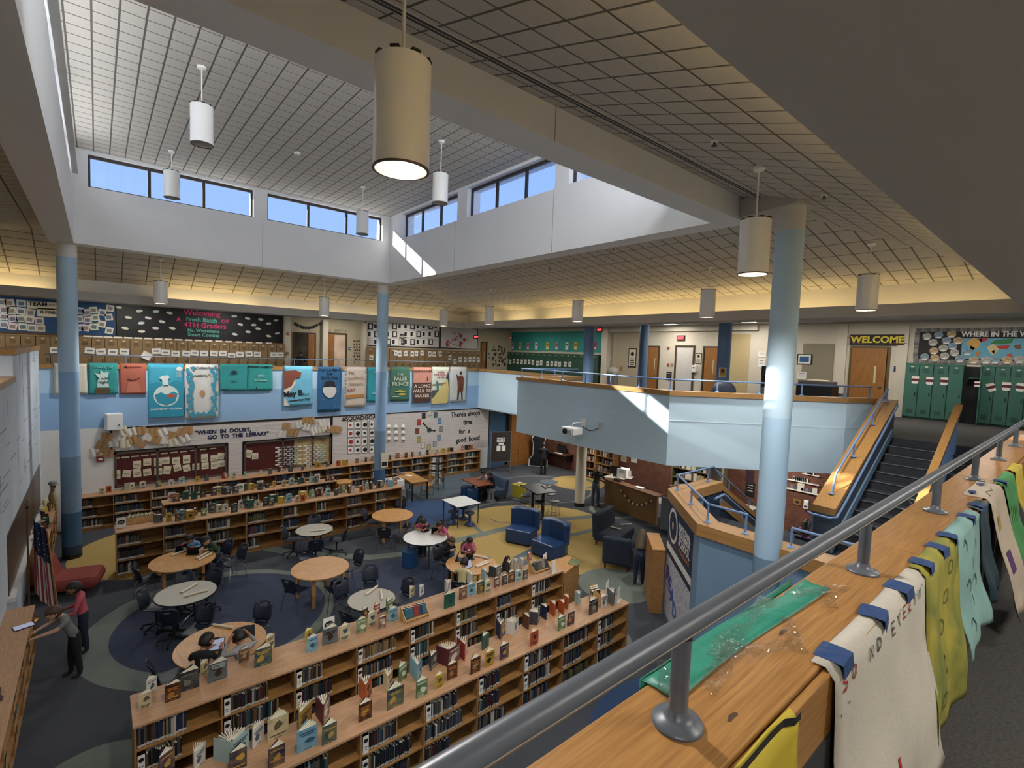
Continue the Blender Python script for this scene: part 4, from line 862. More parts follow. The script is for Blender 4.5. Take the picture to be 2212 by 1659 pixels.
rail('blue rail round the stair landing wall over the banner', [(12.0, 6.0, 3.0), (11.66, 6.0, 3.28), (10.05, 6.0, 3.28), (8.52, 4.44, 3.28), (8.52, 3.72, 3.28)], 3.28, [(11.4, 6.0, 2.94, 3.28), (10.05, 6.0, 2.94, 3.28), (9.3, 5.22, 2.94, 3.28), (8.52, 4.44, 2.94, 3.28), (8.52, 3.75, 2.94, 3.28)], RAILB, .022)
rail('blue rail on the landing wall right of the big column', [(8.52, 3.02, 3.26), (8.52, .9, 3.26)], 3.26, [(8.52, 3.02, 2.94, 3.26), (8.52, 1.6, 2.94, 3.26)], RAILB, .022)
rail('blue sloping rail on the outer guard of the lower stair flight', [(11.66, 6.04, 3.28), (15.3, 6.04, 1.26)], 0, [(12.6, 6.04, 2.42, 2.76), (13.8, 6.04, 1.75, 2.09), (15, 6.04, 1.1, 1.42)], RAILB, .02)
rail('blue inner handrail on oak brackets down the lower stair flight', [(11.05, 5.62, 2.66), (11.5, 5.62, 2.70), (15.2, 5.62, .62)], 0, [(11.4, 5.66, 2.5, 2.68), (12.6, 5.66, 1.9, 2.07), (13.8, 5.66, 1.24, 1.4)], RAILB, .03, base=False)
MB()._add([(11.1,5.82,2.36),(11.6,5.82,2.4),(15.2,5.82,.36),(15.2,5.82,.56),(11.6,5.82,2.62),(11.1,5.82,2.58),(11.1,5.86,2.36),(11.6,5.86,2.4),(15.2,5.86,.36),(15.2,5.86,.56),(11.6,5.86,2.62),(11.1,5.86,2.58)], [(0,1,4,5),(1,2,3,4),(11,10,7,6),(10,9,8,7),(5,4,10,11),(4,3,9,10),(0,6,7,1),(1,7,8,2)]).build('trim_13', OAKCAP)['kind'] = 'structure'
rail('blue sloping rail on the oak guard of the upper stair flight', [(11.75, 3.46, 3.2), (11.95, 3.46, 3.62), (15.35, 3.46, 5.33)], 0, [(11.75, 3.46, 3.2, 3.22), (13.0, 3.46, 3.85, 4.15), (14.3, 3.46, 4.49, 4.8), (15.33, 3.46, 5.0, 5.32)], RAILB, .022)
rail('blue handrail looping round the foot of the oak stair guard', [(15.2, 3.2, 4.95), (11.55, 3.2, 2.98), (11.28, 3.2, 2.86), (11.18, 3.3, 2.84), (11.18, 3.62, 2.84), (11.28, 3.72, 2.84)], 0, [], RAILB, .024)
# --- posters hung over the back parapet
def poster(x0, y0, x1, y1, col, label, draw=None, name='hanging_poster'):
    u0, u1, z0, z1 = WL.rect(x0, y0, x1, y1); w, h_ = u1-u0, z1-z0; m = mat('poster_'+col[1:], col, .85, noise=(3, .07), bump=(5, .35)); ph = rr.uniform(0, 6)
    mb = MB(); mb.grid(lambda a, b: ((a-.5)*w*(1+.015*math.sin(5*b+ph)), (b-1)*h_, .058+.007*math.sin(5*a+ph)+.006*math.sin(7*b+ph*2)+.010*(1-b)*math.sin(3*a+ph)**2), 10, 12)
    o = mb.build(name, m, smooth=True, solid=.003); o.matrix_world = WL.M((u0+u1)/2, z1, 0); tag(o, label, 'poster', 'painted posters on the back parapet')
    MB().box(-w/2, -.004, -.16, w/2, .008, .06).build('folded_edge', m, o)
    # dark tape pieces
    if draw: draw(o, w, h_)
    return o
def P(o, pts, c, off=.066, nm='painted_shape'):
    off += .019; mb = MB(); mb.prism(pts, off, off+.004); return mb.build(nm, mat('paint_'+c[1:], c, .85), o)
def Ell(o, cx, cy, rx, ry, c, off=.066, n=20, nm='painted_shape'): return P(o, [(cx+rx*math.cos(2*math.pi*k/n), cy+ry*math.sin(2*math.pi*k/n)) for k in range(n)], c, off, nm)
def T(o, s, x, y, size, c, off=.07, sx=1.0, bold=.003, rot=0):
    t = text(s, size, mat('paint_'+c[1:], c, .85), font_sx=sx, bold=bold); t.parent = o; t.matrix_local = Matrix.Translation((x, y, off+.019)) @ Matrix.Rotation(rot, 4, 'Z'); return t
WHT, CRM = '#d9d6cc', '#cfc4a4'
poster(117, 786, 188, 851, '#c9c6b6', 'plain cream poster behind the left column')
def d(o, w, h):
    P(o, [(-w*.25, -h*.98), (-w*.28, -h*.8), (w*.24, -h*.8), (w*.22, -h*.98)], '#5a4a2e'); P(o, [(-w*.36, -h*.87), (w*.34, -h*.87), (w*.34, -h*.89), (-w*.36, -h*.89)], '#3c3c34', .068)
    P(o, [(-w*.22, -h*.78), (-w*.17, -h*.45), (-w*.3, -h*.3), (-w*.1, -h*.35), (-w*.1, -h*.2), (w*.02, -h*.3), (w*.2, -h*.28), (w*.14, -h*.45), (w*.2, -h*.78)], '#b9cfc9'); T(o, 'SHAKE UP', 0, -h*.12, .11, '#5fa3a0'); T(o, 'A wish\nnight', 0, -h*.55, .12, '#2b3b3b', .072)
poster(191, 785, 254, 851, '#2f8d8b', 'teal poster with a steaming brown pot', d)
def d(o, w, h): P(o, [(-w*.3, -h*.95), (-w*.18, -h*.6), (w*.18, -h*.6), (w*.3, -h*.95)], '#b4705a'); P(o, [(-w*.25, -h*.45), (0, -h*.5), (w*.3, -h*.42), (w*.25, -h*.46), (0, -h*.54), (-w*.2, -h*.49)], '#8f4a38'); T(o, 'Mananaland', 0, -h*.08, .09, '#8f4a38')
poster(259, 786, 315, 851, '#a85f4c', 'rust red poster with faint drawing', d)
def d(o, w, h):
    P(o, [(-w*.5, -h*.38), (-w*.3, -h*.34), (0, -h*.4), (w*.3, -h*.3), (w*.5, -h*.36), (w*.5, -h), (-w*.5, -h)], '#2f90aa', .067)
    P(o, [(-w*.12, -h*.22), (-w*.2, -h*.26), (-w*.12, -h*.3), (-w*.1, -h*.42), (w*.06, -h*.42), (w*.06, -h*.28), (w*.1, -h*.25), (w*.04, -h*.21)], '#cfdcd8', .072); Ell(o, 0, -h*.6, w*.36, h*.2, '#cfdcd8', .072); P(o, [(-w*.33, -h*.58), (-w*.15, -h*.53), (0, -h*.58), (w*.2, -h*.52), (w*.33, -h*.56), (w*.25, -h*.72), (0, -h*.78), (-w*.25, -h*.72)], '#2f90aa', .077)
    Ell(o, w*.14, -h*.6, w*.1, h*.035, '#c05a45', .082); P(o, [(w*.22, -h*.6), (w*.28, -h*.57), (w*.28, -h*.63)], '#c05a45', .082); Ell(o, w*.38, -h*.09, w*.09, h*.04, '#cfdcd8', .072)
    for k in range(5): P(o, [(w*(.31+.035*k), -h*.12), (w*(.32+.035*k), -h*.12), (w*(.315+.03*k), -h*.24), (w*(.305+.03*k), -h*.24)], '#cfdcd8', .072)
    T(o, 'FOURTEENTH GOLDFISH', 0, -h*.85, .075, '#cfdcd8', .074)
poster(320, 786, 396, 900, '#3f9fb8', 'tall turquoise poster with a goldfish in a round flask', d)
def d(o, w, h):
    for k in range(58):
        side = -1 if k % 2 else 1; x = side*w*(.27+.18*rr.random()); y = -h*(.06+.9*(k/58)); Ell(o, x, y, w*.045, h*.04, '#3d93ad', .068+.0003*k, 10, 'painted_leaf')
        mbx = None
    Ell(o, 0, -h*.53, w*.08, h*.065, '#b58f62', .069); T(o, 'counting by 7s', 0, -h*.2, .085, '#4a4a4a'); T(o, 'Holly Goldberg Sloan', 0, -h*.06, .08, '#3a4a5a'); 
    for k in range(8): Ell(o, w*(-.3+.085*k), -h*(.9+.03*(k % 2)), w*.045, h*.035, '#3d93ad', .087+.0003*k, 10, 'painted_leaf')
poster(400, 787, 471, 904, '#cfd0cb', 'tall white poster edged with blue leaves', d)
def d(o, w, h): Ell(o, 0, -h*.3, w*.11, h*.07, '#22343c'); P(o, [(-w*.1, -h*.3), (-w*.13, -h*.4), (-w*.09, -h*.4)], '#22343c'); T(o, 'pax', 0, -h*.6, .16, '#3f7d6d'); P(o, [(-w*.48, -h*.96), (-w*.22, -h*.96), (-w*.22, -h*.92), (-w*.48, -h*.92)], '#2a4a45', .068)
poster(475, 787, 533, 844, '#2f8f90', 'short teal poster with a small dark bird', d)
def d(o, w, h): T(o, 'ANDREW CLEMENTS', 0, -h*.07, .09, '#1d2b30'); T(o, 'a fable', 0, -h*.42, .1, '#9fc6c2'); T(o, 'the keepers', 0, -h*.6, .09, '#9fc6c2'); P(o, [(-w*.2, -h*.95), (-w*.17, -h*.83), (-w*.14, -h*.95)], '#1d2b30')
poster(535, 788, 588, 843, '#2f9390', 'short teal poster with dark lettering along its top', d)
def d(o, w, h):
    P(o, [(-w*.5, -h*.12), (-w*.1, -h*.1), (w*.1, -h*.16), (w*.06, -h*.28), (-w*.1, -h*.3), (-w*.25, -h*.5), (-w*.5, -h*.58)], '#7d4634'); P(o, [(-w*.5, -h*.58), (-w*.25, -h*.5), (-w*.12, -h*.32), (-w*.1, -h*.42), (-w*.28, -h*.62), (-w*.5, -h*.7)], '#d5cfc3', .067); P(o, [(-w*.5, -h*.98), (-w*.5, -h*.72), (-w*.38, -h*.9), (-w*.3, -h*.97)], '#d5cfc3', .067)
    T(o, 'May B.', -w*.16, -h*.68, .28, '#22262c', .072, 1, .012, .12); T(o, 'Caroline Starr Rose', w*.03, -h*.84, .10, '#22262c', .072, 1, .004, .1); T(o, 'a novel', w*.26, -h*.7, .08, '#22262c', .072)
poster(612, 791, 674, 877, '#6db4cf', 'light blue poster with brown hair shape and black title', d)
def d(o, w, h):
    P(o, [(-w*.3, -h*.53), (-w*.26, -h*.43), (w*.25, -h*.42), (w*.3, -h*.55), (w*.18, -h*.66), (0, -h*.7), (-w*.18, -h*.64)], '#cfcac6'); P(o, [(-w*.27, -h*.45), (-w*.2, -h*.33), (0, -h*.29), (w*.2, -h*.33), (w*.27, -h*.46), (w*.1, -h*.43), (-w*.1, -h*.44)], '#20222a', .071)
    T(o, "Don't Judge A\nboy\nby his face", 0, -h*.14, .16, '#17222e', .072)
    for k in range(34): x, y = rr.uniform(-.45, .45)*w, -rr.uniform(.25, .95)*h; P(o, [(x, y), (x+.02, y), (x+.02, y+.02), (x, y+.02)], '#8fb3cb', .0665, 'paint_fleck')
poster(685, 793, 735, 889, '#2d5f88', 'dark blue poster with a pale face under black hair', d)
def d(o, w, h):
    for k in range(26): t = k/25; x = (-.5+.95*(k % 2))*w; P(o, [(x+.0, -t*h*.96), (x+w*.06, -t*h*.96), (x+w*.06, -t*h*.96-.05), (x, -t*h*.96-.05)], '#6a93b0' if k % 3 else '#a9a492', .067, 'painted_border')
    P(o, [(-w*.44, -h*.77), (w*.38, -h*.75), (w*.42, -h*.7), (w*.38, -h*.67), (-w*.44, -h*.69)], '#b0793f'); T(o, 'The', -w*.22, -h*.14, .15, '#9c6a6f'); T(o, 'JOURNAL', w*.02, -h*.27, .16, '#b99a8a'); T(o, 'Belongs to', w*.03, -h*.42, .14, '#a08d70'); T(o, 'RAT', -w*.2, -h*.57, .18, '#a04a4f')
poster(743, 793, 790, 879, '#c6b8aa', 'pinkish cream poster with speckled border and orange bar', d)
def d(o, w, h): P(o, [(w*.0, -h*.1), (-w*.2, -h*.14), (w*.0, -h*.18)], '#c9a45a'); P(o, [(w*.2, -h*.6), (w*.35, -h*.3), (w*.45, -h*.6)], '#22343c'); T(o, 'CRENSHAW', 0, -h*.75, .09, '#9fc6c2')
poster(792, 794, 834, 868, '#2a8f9d', 'teal poster half hidden behind the middle column', d)
def d(o, w, h): T(o, 'THE', 0, -h*.22, .15, '#9fae9a'); T(o, 'FALSE\nPRINCE', 0, -h*.42, .24, '#b9c4ae', .072); P(o, [(-w*.3, -h*.72), (0, -h*.67), (w*.3, -h*.72), (0, -h*.74)], '#c0b04f'); Ell(o, w*.1, -h*.8, w*.2, h*.03, '#c0b04f'); Ell(o, -w*.2, -h*.86, w*.2, h*.02, '#9fae9a', .068)
poster(841, 793, 884, 866, '#3f6a5a', 'dark green poster with a pale title', d)
def d(o, w, h): P(o, [(-w*.5, -h*.43), (w*.5, -h*.43), (w*.5, -h), (-w*.5, -h)], '#4b3128', .067); T(o, 'LINDA SUE PARK', 0, -h*.1, .13, '#4b3128'); T(o, 'A LONG\nWALK TO\nWATER', 0, -h*.67, .22, '#d0c6b4', .074); P(o, [(w*.25, -h*.38), (w*.27, -h*.25), (w*.3, -h*.25), (w*.32, -h*.38)], '#3a2a26', .068)
poster(891, 794, 929, 869, '#c58a7a', 'pink over brown poster with large pale title', d)
def d(o, w, h):
    P(o, [(-w*.5, -h*.63), (0, -h*.62), (w*.05, -h*.7), (-w*.2, -h*.88), (-w*.5, -h*.82)], '#4a4d50'); P(o, [(-w*.2, -h*.62), (-w*.28, -h*.42), (-w*.2, -h*.36), (-w*.12, -h*.44), (-w*.1, -h*.62)], '#3b7a78', .07); P(o, [(w*.3, -h*.3), (w*.42, -h*.1), (w*.5, -h*.3), (w*.46, -h*.55), (w*.42, -h*.35)], '#3a3a34', .069); P(o, [(-w*.5, -h*.47), (w*.3, -h*.42), (w*.3, -h*.46), (-w*.5, -h*.5)], '#8b6f52', .069); T(o, 'Serafina\n& the Secret of\nher Life', 0, -h*.2, .12, '#b05a6a', .072); P(o, [(-w*.5, -h*.9), (w*.4, -h*.3), (w*.5, -h*.6), (w*.4, -h), (-w*.5, -h)], '#c9b878', .0665)
poster(931, 793, 968, 871, '#c9cfbe', 'pale yellow green poster with a path and a girl in teal', d)
def d(o, w, h):
    Ell(o, w*.12, -h*.17, w*.08, h*.05, '#3a2a22'); P(o, [(-w*.05, -h*.6), (-w*.1, -h*.3), (w*.02, -h*.24), (w*.22, -h*.24), (w*.32, -h*.32), (w*.28, -h*.7), (-w*.08, -h*.72)], '#7a4630'); P(o, [(-w*.05, -h*.7), (-w*.08, -h*.94), (w*.0, -h*.94), (w*.05, -h*.72)], '#2a211d'); P(o, [(w*.15, -h*.7), (w*.2, -h*.94), (w*.28, -h*.94), (w*.24, -h*.7)], '#2a211d'); P(o, [(-w*.08, -h*.4), (-w*.16, -h*.22), (-w*.12, -h*.2), (-w*.02, -h*.34)], '#3a2a22', .068)
    for k in range(8): P(o, [(-w*.08, -h*(.31+.05*k)), (w*.28, -h*(.29+.05*k)), (w*.28, -h*(.3+.05*k)), (-w*.08, -h*(.32+.05*k))], '#2a211d', .071, 'painted_stripe')
poster(971, 793, 1006, 868, '#c2c3c1', 'pale grey poster with a standing figure in brown stripes', d)
# ================================================================== NEAR PARAPET: oak cap, rail, taped papers
CAPN = wood('oak_cap_near', '#ad8049', '#8d6235', (1.3, 34, 34), .32)
tp = thing('parapet_cap', 'oak cap of the near parapet carrying the grey rail and taped papers', 'parapet cap', (0, .57, 4.98))
def at_(mb, nm, m, par=None, **k):
    o = mb.build(nm, m, None, **k); o.parent = par or tp; return o
bpy.context.view_layer.update()
xs = [-1.25, .42, 2.86, 5.3, 7.74, 10.2]
for a, b in zip(xs, xs[1:]): at_(MB().box(a+.002, -.118, .02, b-.002, .135, .07), 'cap_board', CAPN, bevel=.004)
at_(MB().box(-1.25, -.145, -.13, 10.2, -.122, .062), 'fascia_board', CAPN, bevel=.003); at_(MB().box(-1.25, .135, -.06, 10.2, .15, .05), 'far_edging', CAPN, bevel=.003)
for x, y, l in ((.42, .1, .09), (1.13, -.06, .05), (1.62, .02, .06)): at_(MB().poly([(x+l*.5*(1+math.cos(a*.785)), y+.006*math.sin(a*.785)*(1.4 if a % 3 else .7), .0705) for a in range(8)]), 'wood_knot', mat('dark_wood_knot', '#4e3520', .6))
ZC = 5.05
nr = thing('near_railing', 'thick worn grey pipe rail on flanged posts along the near parapet', 'railing', (0, .58, ZC)); bpy.context.view_layer.update()
NB = mat('rail_paint_worn', '#555a62', .36, noise=(14, .12), stretch=(.15, 1, 1))
MB().tube([(x, 0, .23) for x in (-1.2, 0, 1.5, 3, 5, 7, 9, 10.2)], .0255, 28).build('handrail', NB, nr, smooth=True)
MB().tube([(x, -.0262, .226) for x in (-1.2, 3, 10.2)], .0016, 6).build('worn_line', mat('worn_metal_line', '#7d7468', .5), nr)  # tan highlight along the rail, painted as a thin strip
for x in (-.36, 1.03, 2.42, 3.81, 5.2, 6.59, 7.98, 9.37):
    p = MB().lathe([(.0215, .02), (.0215, .21)], (x, 0, 0), 28, cap=False).build('post', RAILG, nr, smooth=True)
    MB().lathe([(.058, 0), (.059, .006), (.055, .012), (.036, .018), (.027, .026), (.0215, .04)], (x, 0, 0), 36).build('flange', RAILG, p, smooth=True)
# papers hung over the walkway side
def drape(name, label, x0, x1, zb, m, yb=.31, lap=.05, fl=(0, 0), seed=0, rows=22, cat='paper', skew=0):
    q = random.Random(seed); p1, p2, p3 = q.uniform(0, 6), q.uniform(0, 6), q.uniform(0, 6); L = ZC-zb; Tt = lap+L
    def fn(u, v):
        d = (1-v)*Tt; x = x0+(x1-x0)*u + skew*max(0, d-lap)+ (fl[1] if u > .5 else fl[0])*abs(u-.5)*2*max(0, d-lap)
        if d < lap: return (x, .425+(lap-d), ZC+.004+.003*math.sin(9*u+p1))
        e = (d-lap)/L; w = .012*math.sin(7*u+p1+2*e)*min(1, e*3)+.010*math.sin(13*u+p2-5*e)*e+.014*math.sin(5*e*2+p3)*e
        return (x, .418-(.418-yb)*e**1.3+w-.004, ZC-(d-lap))
    o = MB().grid(fn, 14, rows).build(name, m, smooth='all', solid=.0016); return tag(o, label, cat, 'papers taped along the near parapet'), fn
def onsheet(par, fn, u, v, pts, m, nm='painted_mark', off=.004):
    """flat mark on the draped sheet: pts are (du,dv) offsets in sheet fractions"""
    P_ = []
    for du, dv in pts:
        p = Vector(fn(u+du, v+dv)); P_.append((p.x, p.y-off, p.z+.001))
    mb = MB(); mb.poly(P_); return mb.build(nm, m, par)
def stroke(par, fn, path, w, m, nm='painted_stroke', off=.004):
    mb = MB(); pts = [Vector(fn(*p)) for p in path]; vs = []
    for i, p in enumerate(pts):
        d = pts[min(i+1, len(pts)-1)]-pts[max(i-1, 0)]; s = Vector((d.z, 0, -d.x)); s = s.normalized()*w/2 if s.length > 1e-6 else Vector((w/2, 0, 0))
        vs += [(p.x-s.x, p.y-off, p.z-s.z), (p.x+s.x, p.y-off, p.z+s.z)]
    for i in range(len(pts)-1): mb.quad(vs[2*i], vs[2*i+1], vs[2*i+3], vs[2*i+2])
    return mb.build(nm, m, par)
RED = mat('red_paint', '#a3231c', .7); GRY = mat('pencil_line', '#55524e', .8); BRNP = mat('brown_red_paint', '#8c4a3c', .8)
o, fn = drape('taped_paper', 'big off white paper with faint red and grey letters and a red stroke', 1.55, 2.62, 4.28, mat('offwhite_canvas', '#b9b3a6', .85, noise=(5, .06), bump=(60, .15)), .30, fl=(.02, .10), seed=1)
stroke(o, fn, [(.44, .40), (.445, .33), (.44, .26), (.445, .18), (.44, .1)], .022, RED)
stroke(o, fn, [(.05, .12), (.08, .2), (.12, .22), (.17, .2), (.2, .12), (.2, .05)], .02, BRNP); onsheet(o, fn, .14, .26, [(.02*math.cos(a*.6), .018*math.sin(a*.6)) for a in range(10)], GRY); onsheet(o, fn, .09, .245, [(.012*math.cos(a*.6), .01*math.sin(a*.6)) for a in range(10)], GRY)
def glyph(ch, u, v, s, m):
    G = {'S': [[(1,1),(.3,1),(0,.75),(.3,.55),(.8,.45),(1,.2),(.6,0),(0,.05)]], 'O': [[(.5,1),(0,.7),(0,.3),(.5,0),(1,.3),(1,.7),(.5,1)]], 'D': [[(0,0),(0,1)],[(0,1),(.8,.8),(1,.5),(.8,.2),(0,0)]], 'E': [[(1,1),(0,1),(0,0),(1,0)],[(0,.5),(.8,.5)]], 'V': [[(0,1),(.5,0),(1,1)]], 'R': [[(0,0),(0,1),(.8,.9),(.8,.6),(0,.5),(1,0)]], 'Y': [[(0,1),(.5,.5),(1,1)],[(.5,.5),(.5,0)]], 'M': [[(0,0),(0,1),(.5,.4),(1,1),(1,0)]], 'N': [[(0,0),(0,1),(1,0),(1,1)]]}
    for st_ in G[ch]: stroke(o, fn, [(u+a*s*.62, v+b*s) for a, b in st_], .009, m)
for k, (ch, m) in enumerate(zip('SO ND EVERYM', (RED, BRNP, None, GRY, GRY, None, GRY, GRY, RED, BRNP, GRY, GRY))):
    if m: glyph(ch, .06+k*.075, .845+.004*(k % 3), .05, m)
for u, v in ((.62, .9), (.8, .92), (.86, .88), (.93, .9), (.1, .78), (.03, .77)): onsheet(o, fn, u, v, [(0, 0), (.012, .0), (.008, .012)], INK)
YG = wood('yellow_green_painted_sheet', '#a8993a', '#66702f', (1.6, 1.6, 1.6), .8)
o, fn = drape('taped_paper', 'yellow and green painted sheet next to the big off white paper', 2.64, 3.34, 4.30, YG, .33, fl=(.0, -.02), seed=12)
for k in range(5): c = (.25+.13*k % .6, .2+.15*k); stroke(o, fn, [(c[0]+.07*math.cos(a*.7), c[1]+.04*math.sin(a*.7)) for a in range(10)], .008, mat('olive_line', '#5a5a20', .8))
o, fn = drape('taped_paper', 'pale teal sheet with dark pencil shapes, third along the parapet', 3.36, 4.05, 4.42, mat('pale_teal_sheet', '#7fa5a0', .8, noise=(4, .12), bump=(8, .3)), .34, seed=3)
for k in range(7): u, v = .2+.25*(k % 3), .2+.1*k; stroke(o, fn, [(u, v), (u+.05, v+.05), (u+.1, v), (u+.08, v-.05)], .012, mat('dark_teal_line', '#2c4a4c', .8))
drape('taped_paper', 'dark navy teal sheet hanging between the pale teal and cream papers', 4.1, 4.42, 4.5, mat('navy_teal_sheet', '#1d3540', .6, noise=(4, .2)), .34, seed=4)
o, fn = drape('taped_paper', 'cream paper strip with a purple and a yellow patch', 4.5, 5.12, 4.3, mat('cream_canvas', '#b9aa97', .85, noise=(5, .06)), .22, lap=.13, seed=5, fl=(0, .1))
onsheet(o, fn, .5, .33, [(-.1, -.08), (.1, -.07), (.09, .08), (-.08, .07)], mat('purple_patch', '#4d2a63', .8)); onsheet(o, fn, .45, .62, [(-.09, -.06), (.1, -.05), (.09, .05), (-.1, .06)], mat('yellow_patch', '#a5902f', .8)); stroke(o, fn, [(.2, .86), (.35, .9), (.5, .87), (.7, .9)], .01, GRY)
o, fn = drape('taped_paper', 'bright green sheet with pale grass strokes farther along the parapet', 5.2, 5.85, 4.42, mat('green_sheet', '#3f8a4a', .8, noise=(4, .2)), .27, seed=6)
for k in range(8): stroke(o, fn, [(.3+.05*k, .45), (.28+.06*k, .62)], .01, mat('pale_grass', '#8fb58a', .8))
drape('taped_paper', 'mustard sheet at the far end of the row of taped papers', 5.95, 6.5, 4.5, mat('mustard_sheet', '#b09a2c', .8, noise=(4, .2)), .29, seed=7)
o, fn = drape('taped_paper', 'bright yellow sheet with a black painted edge below the nearest post', .86, 1.3, 4.4, mat('bright_yellow_sheet', '#b3a02a', .75, noise=(3, .12), bump=(8, .2)), .36, lap=.012, seed=8)
stroke(o, fn, [(k/12, .985-.02*(k/12-.5)**2) for k in range(13)], .02, INK); stroke(o, fn, [(.45, .84), (.44, .75), (.46, .66)], .01, INK)
# blue tape
TAPE = mat('blue_painters_tape', '#23406f', .55, bump=(30, .2))
for k, (x, rot, l) in enumerate(((1.64, .1, 'on the near corner of the big off white paper'), (2.03, .25, 'on the middle of the big off white paper'), (2.36, 0, 'on the far corner of the big off white paper'), (2.74, .1, 'on the near corner of the yellow green sheet'), (3.05, -.1, 'on the middle of the yellow green sheet'), (3.30, .2, 'on the far corner of the yellow green sheet'), (3.84, .1, 'on the pale teal sheet'), (4.22, -.2, 'on the navy teal sheet'), (4.62, .1, 'on the near edge of the cream paper'), (5.0, 0, 'on the far edge of the cream paper'), (5.3, .1, 'on the bright green sheet'))):
    w = .105 if k < 3 else .09; y0 = .52 if k in (8, 9) else .468; mb = MB(); c, s = math.cos(rot), math.sin(rot)
    R_ = lambda a, b: (x+a*c-b*s, y0+a*s*.6+b*c)
    pr = [(-.0, ZC+.009), (-.03, ZC+.009), (-.058, ZC+.006), (-.064, ZC-.03)] if k not in (8, 9) else [(.02, ZC+.012), (-.02, ZC+.012)]
    V = []
    for j, (b, z) in enumerate([(.018, ZC+.008)]+pr):
        for a in (-w/2, -w/6, w/6, w/2): p = R_(a, b); V.append((p[0], p[1], z+.002*((j+k) % 2)*(1 if abs(a) < w/3 else 0)))
    nn = len(pr)+1; mb._add(V, [(4*j+i, 4*j+i+1, 4*j+i+5, 4*j+i+4) for j in range(nn-1) for i in range(3)])
    o = mb.build('blue_tape', TAPE, solid=.001); tag(o, 'piece of blue tape '+l, 'tape', 'blue tape along the near parapet')
# green paper taped over the far edge with clear tape
GP = mat('teal_green_paper', '#1f7d68', .45, noise=(6, .1), bump=(10, .4))
def gfn(u, v): x = 1.09+1.03*u; return (x, .615+.012*math.sin(5*u)+v*(.11-.02*u), ZC+.004+.004*math.sin(9*u+4*v)*(.3+v))
o = MB().grid(gfn, 20, 5).build('green_paper', GP, smooth='all', solid=.001); tag(o, 'teal green paper taped flat along the outer edge of the near oak cap', 'paper')
MB().grid(lambda u, v: (1.09+1.0*u, .727+.004*v, ZC+.004-.17*v), 12, 3).build('hanging_flap', GP, o, smooth='all', solid=.001)
def clear_tape():
    m = bpy.data.materials.new('clear_tape'); m.use_nodes = True; n = m.node_tree.nodes; l = m.node_tree.links; n.remove(n['Principled BSDF'])
    a = n.new('ShaderNodeBsdfTransparent'); b = n.new('ShaderNodeBsdfGlossy'); b.inputs['Roughness'].default_value = .12; x = n.new('ShaderNodeMixShader'); x.inputs[0].default_value = .22
    t = n.new('ShaderNodeTexCoord'); ns = n.new('ShaderNodeTexNoise'); ns.inputs['Scale'].default_value = 28; bu = n.new('ShaderNodeBump'); bu.inputs['Strength'].default_value = .9; bu.inputs['Distance'].default_value = .02
    l.new(t.outputs['Object'], ns.inputs['Vector']); l.new(ns.outputs['Fac'], bu.inputs['Height']); l.new(bu.outputs[0], b.inputs['Normal']); l.new(a.outputs[0], x.inputs[1]); l.new(b.outputs[0], x.inputs[2]); l.new(x.outputs[0], n['Material Output'].inputs[0]); return m
CT = clear_tape(); q = random.Random(5)
for k, (x, y, w, L, a, l) in enumerate(((1.12, .66, .05, .2, .7, 'at the near end of the green paper'), (1.32, .62, .05, .3, .25, 'across the green paper beside the nearest post'), (1.48, .59, .06, .28, -.5, 'from the green paper onto the oak'), (1.58, .68, .05, .5, .1, 'along the middle of the green paper'), (1.66, .57, .045, .2, .5, 'crumpled on bare oak'), (2.05, .62, .05, .25, -.4, 'at the far end of the green paper'), (2.0, .57, .045, .16, .3, 'loose on bare oak at the far end'))):
    c, s = math.cos(a), math.sin(a); ph = q.uniform(0, 6)
    def tf(u, v):
        p, r_ = (u-.5)*L, (v-.5)*w*(1+.25*math.sin(9*u+ph)); return (x+p*c-r_*s, y+p*s+r_*c, ZC+.011+.005*math.sin(14*u+ph+5*v)+.004*math.sin(23*u+3*ph))
    o = MB().grid(tf, 14, 4).build('clear_tape', CT, smooth='all'); tag(o, 'strip of crinkled clear tape '+l, 'tape')
# ================================================================== LIBRARY FURNITURE
TOPW = wood('bookcase_top_laminate', '#bb9472', '#a37b57', (1.3, 16, 16), .5); CASEW = wood('bookcase_oak', '#a67b4a', '#8e6538', (3, 6, 6), .5); CASEB = wood('bookcase_back_oak', '#94693a', '#7d552c', (5, 5, 2), .6)
CASES = {}
def bookcase(key, label, x, y, rz, L, n, h, depth, rows, both=False):
    t = thing('bookcase', label, 'bookcase', (x, y, 0), rz); w = L/n; k0, th = .09, .022
    MB().box(-.015, -.012, h-.035, L+.015, depth+.012, h).build('top', TOPW, t, bevel=.004)
    MB().box(0, .03, 0, L, depth-.02, k0).build('plinth', CASEW, t); MB().box(0, depth-.02, k0, L, depth-.004, h-.035).build('back_panel', CASEB, t)
    for i in range(n+1): a = min(max(i*w-th/2, 0), L-th); MB().box(a, 0, k0 if 0 < i < n else 0, a+th, depth-.02, h-.035).build('upright', CASEW, t)
    rh = (h-.035-k0)/rows
    for i in range(n):
        for r in range(rows): MB().box(i*w+th/2+.001, .004, k0+r*rh, (i+1)*w-th/2-.001, depth-.021, k0+r*rh+.02).build('shelf', CASEW, t)
    bpy.context.view_layer.update()
    CASES[key] = dict(M=t.matrix_world.copy(), w=w, n=n, h=h, d=depth, rows=rows, k0=k0, rh=rh, label=label); return t
bookcase('near', 'nearest long low bookcase, directly below the railing', -1.15, 5.65, 0, 9.1, 10, 1.09, .66, 3)
bookcase('second', 'second long low bookcase, behind the nearest one', .3, 7.42, 0, 7.65, 8, 1.09, .7, 3)
bookcase('third', 'long bookcase behind the round tables, starting with an oval sign', .3, 15.1, 0, 7.65, 8, 1.2, .62, 3)
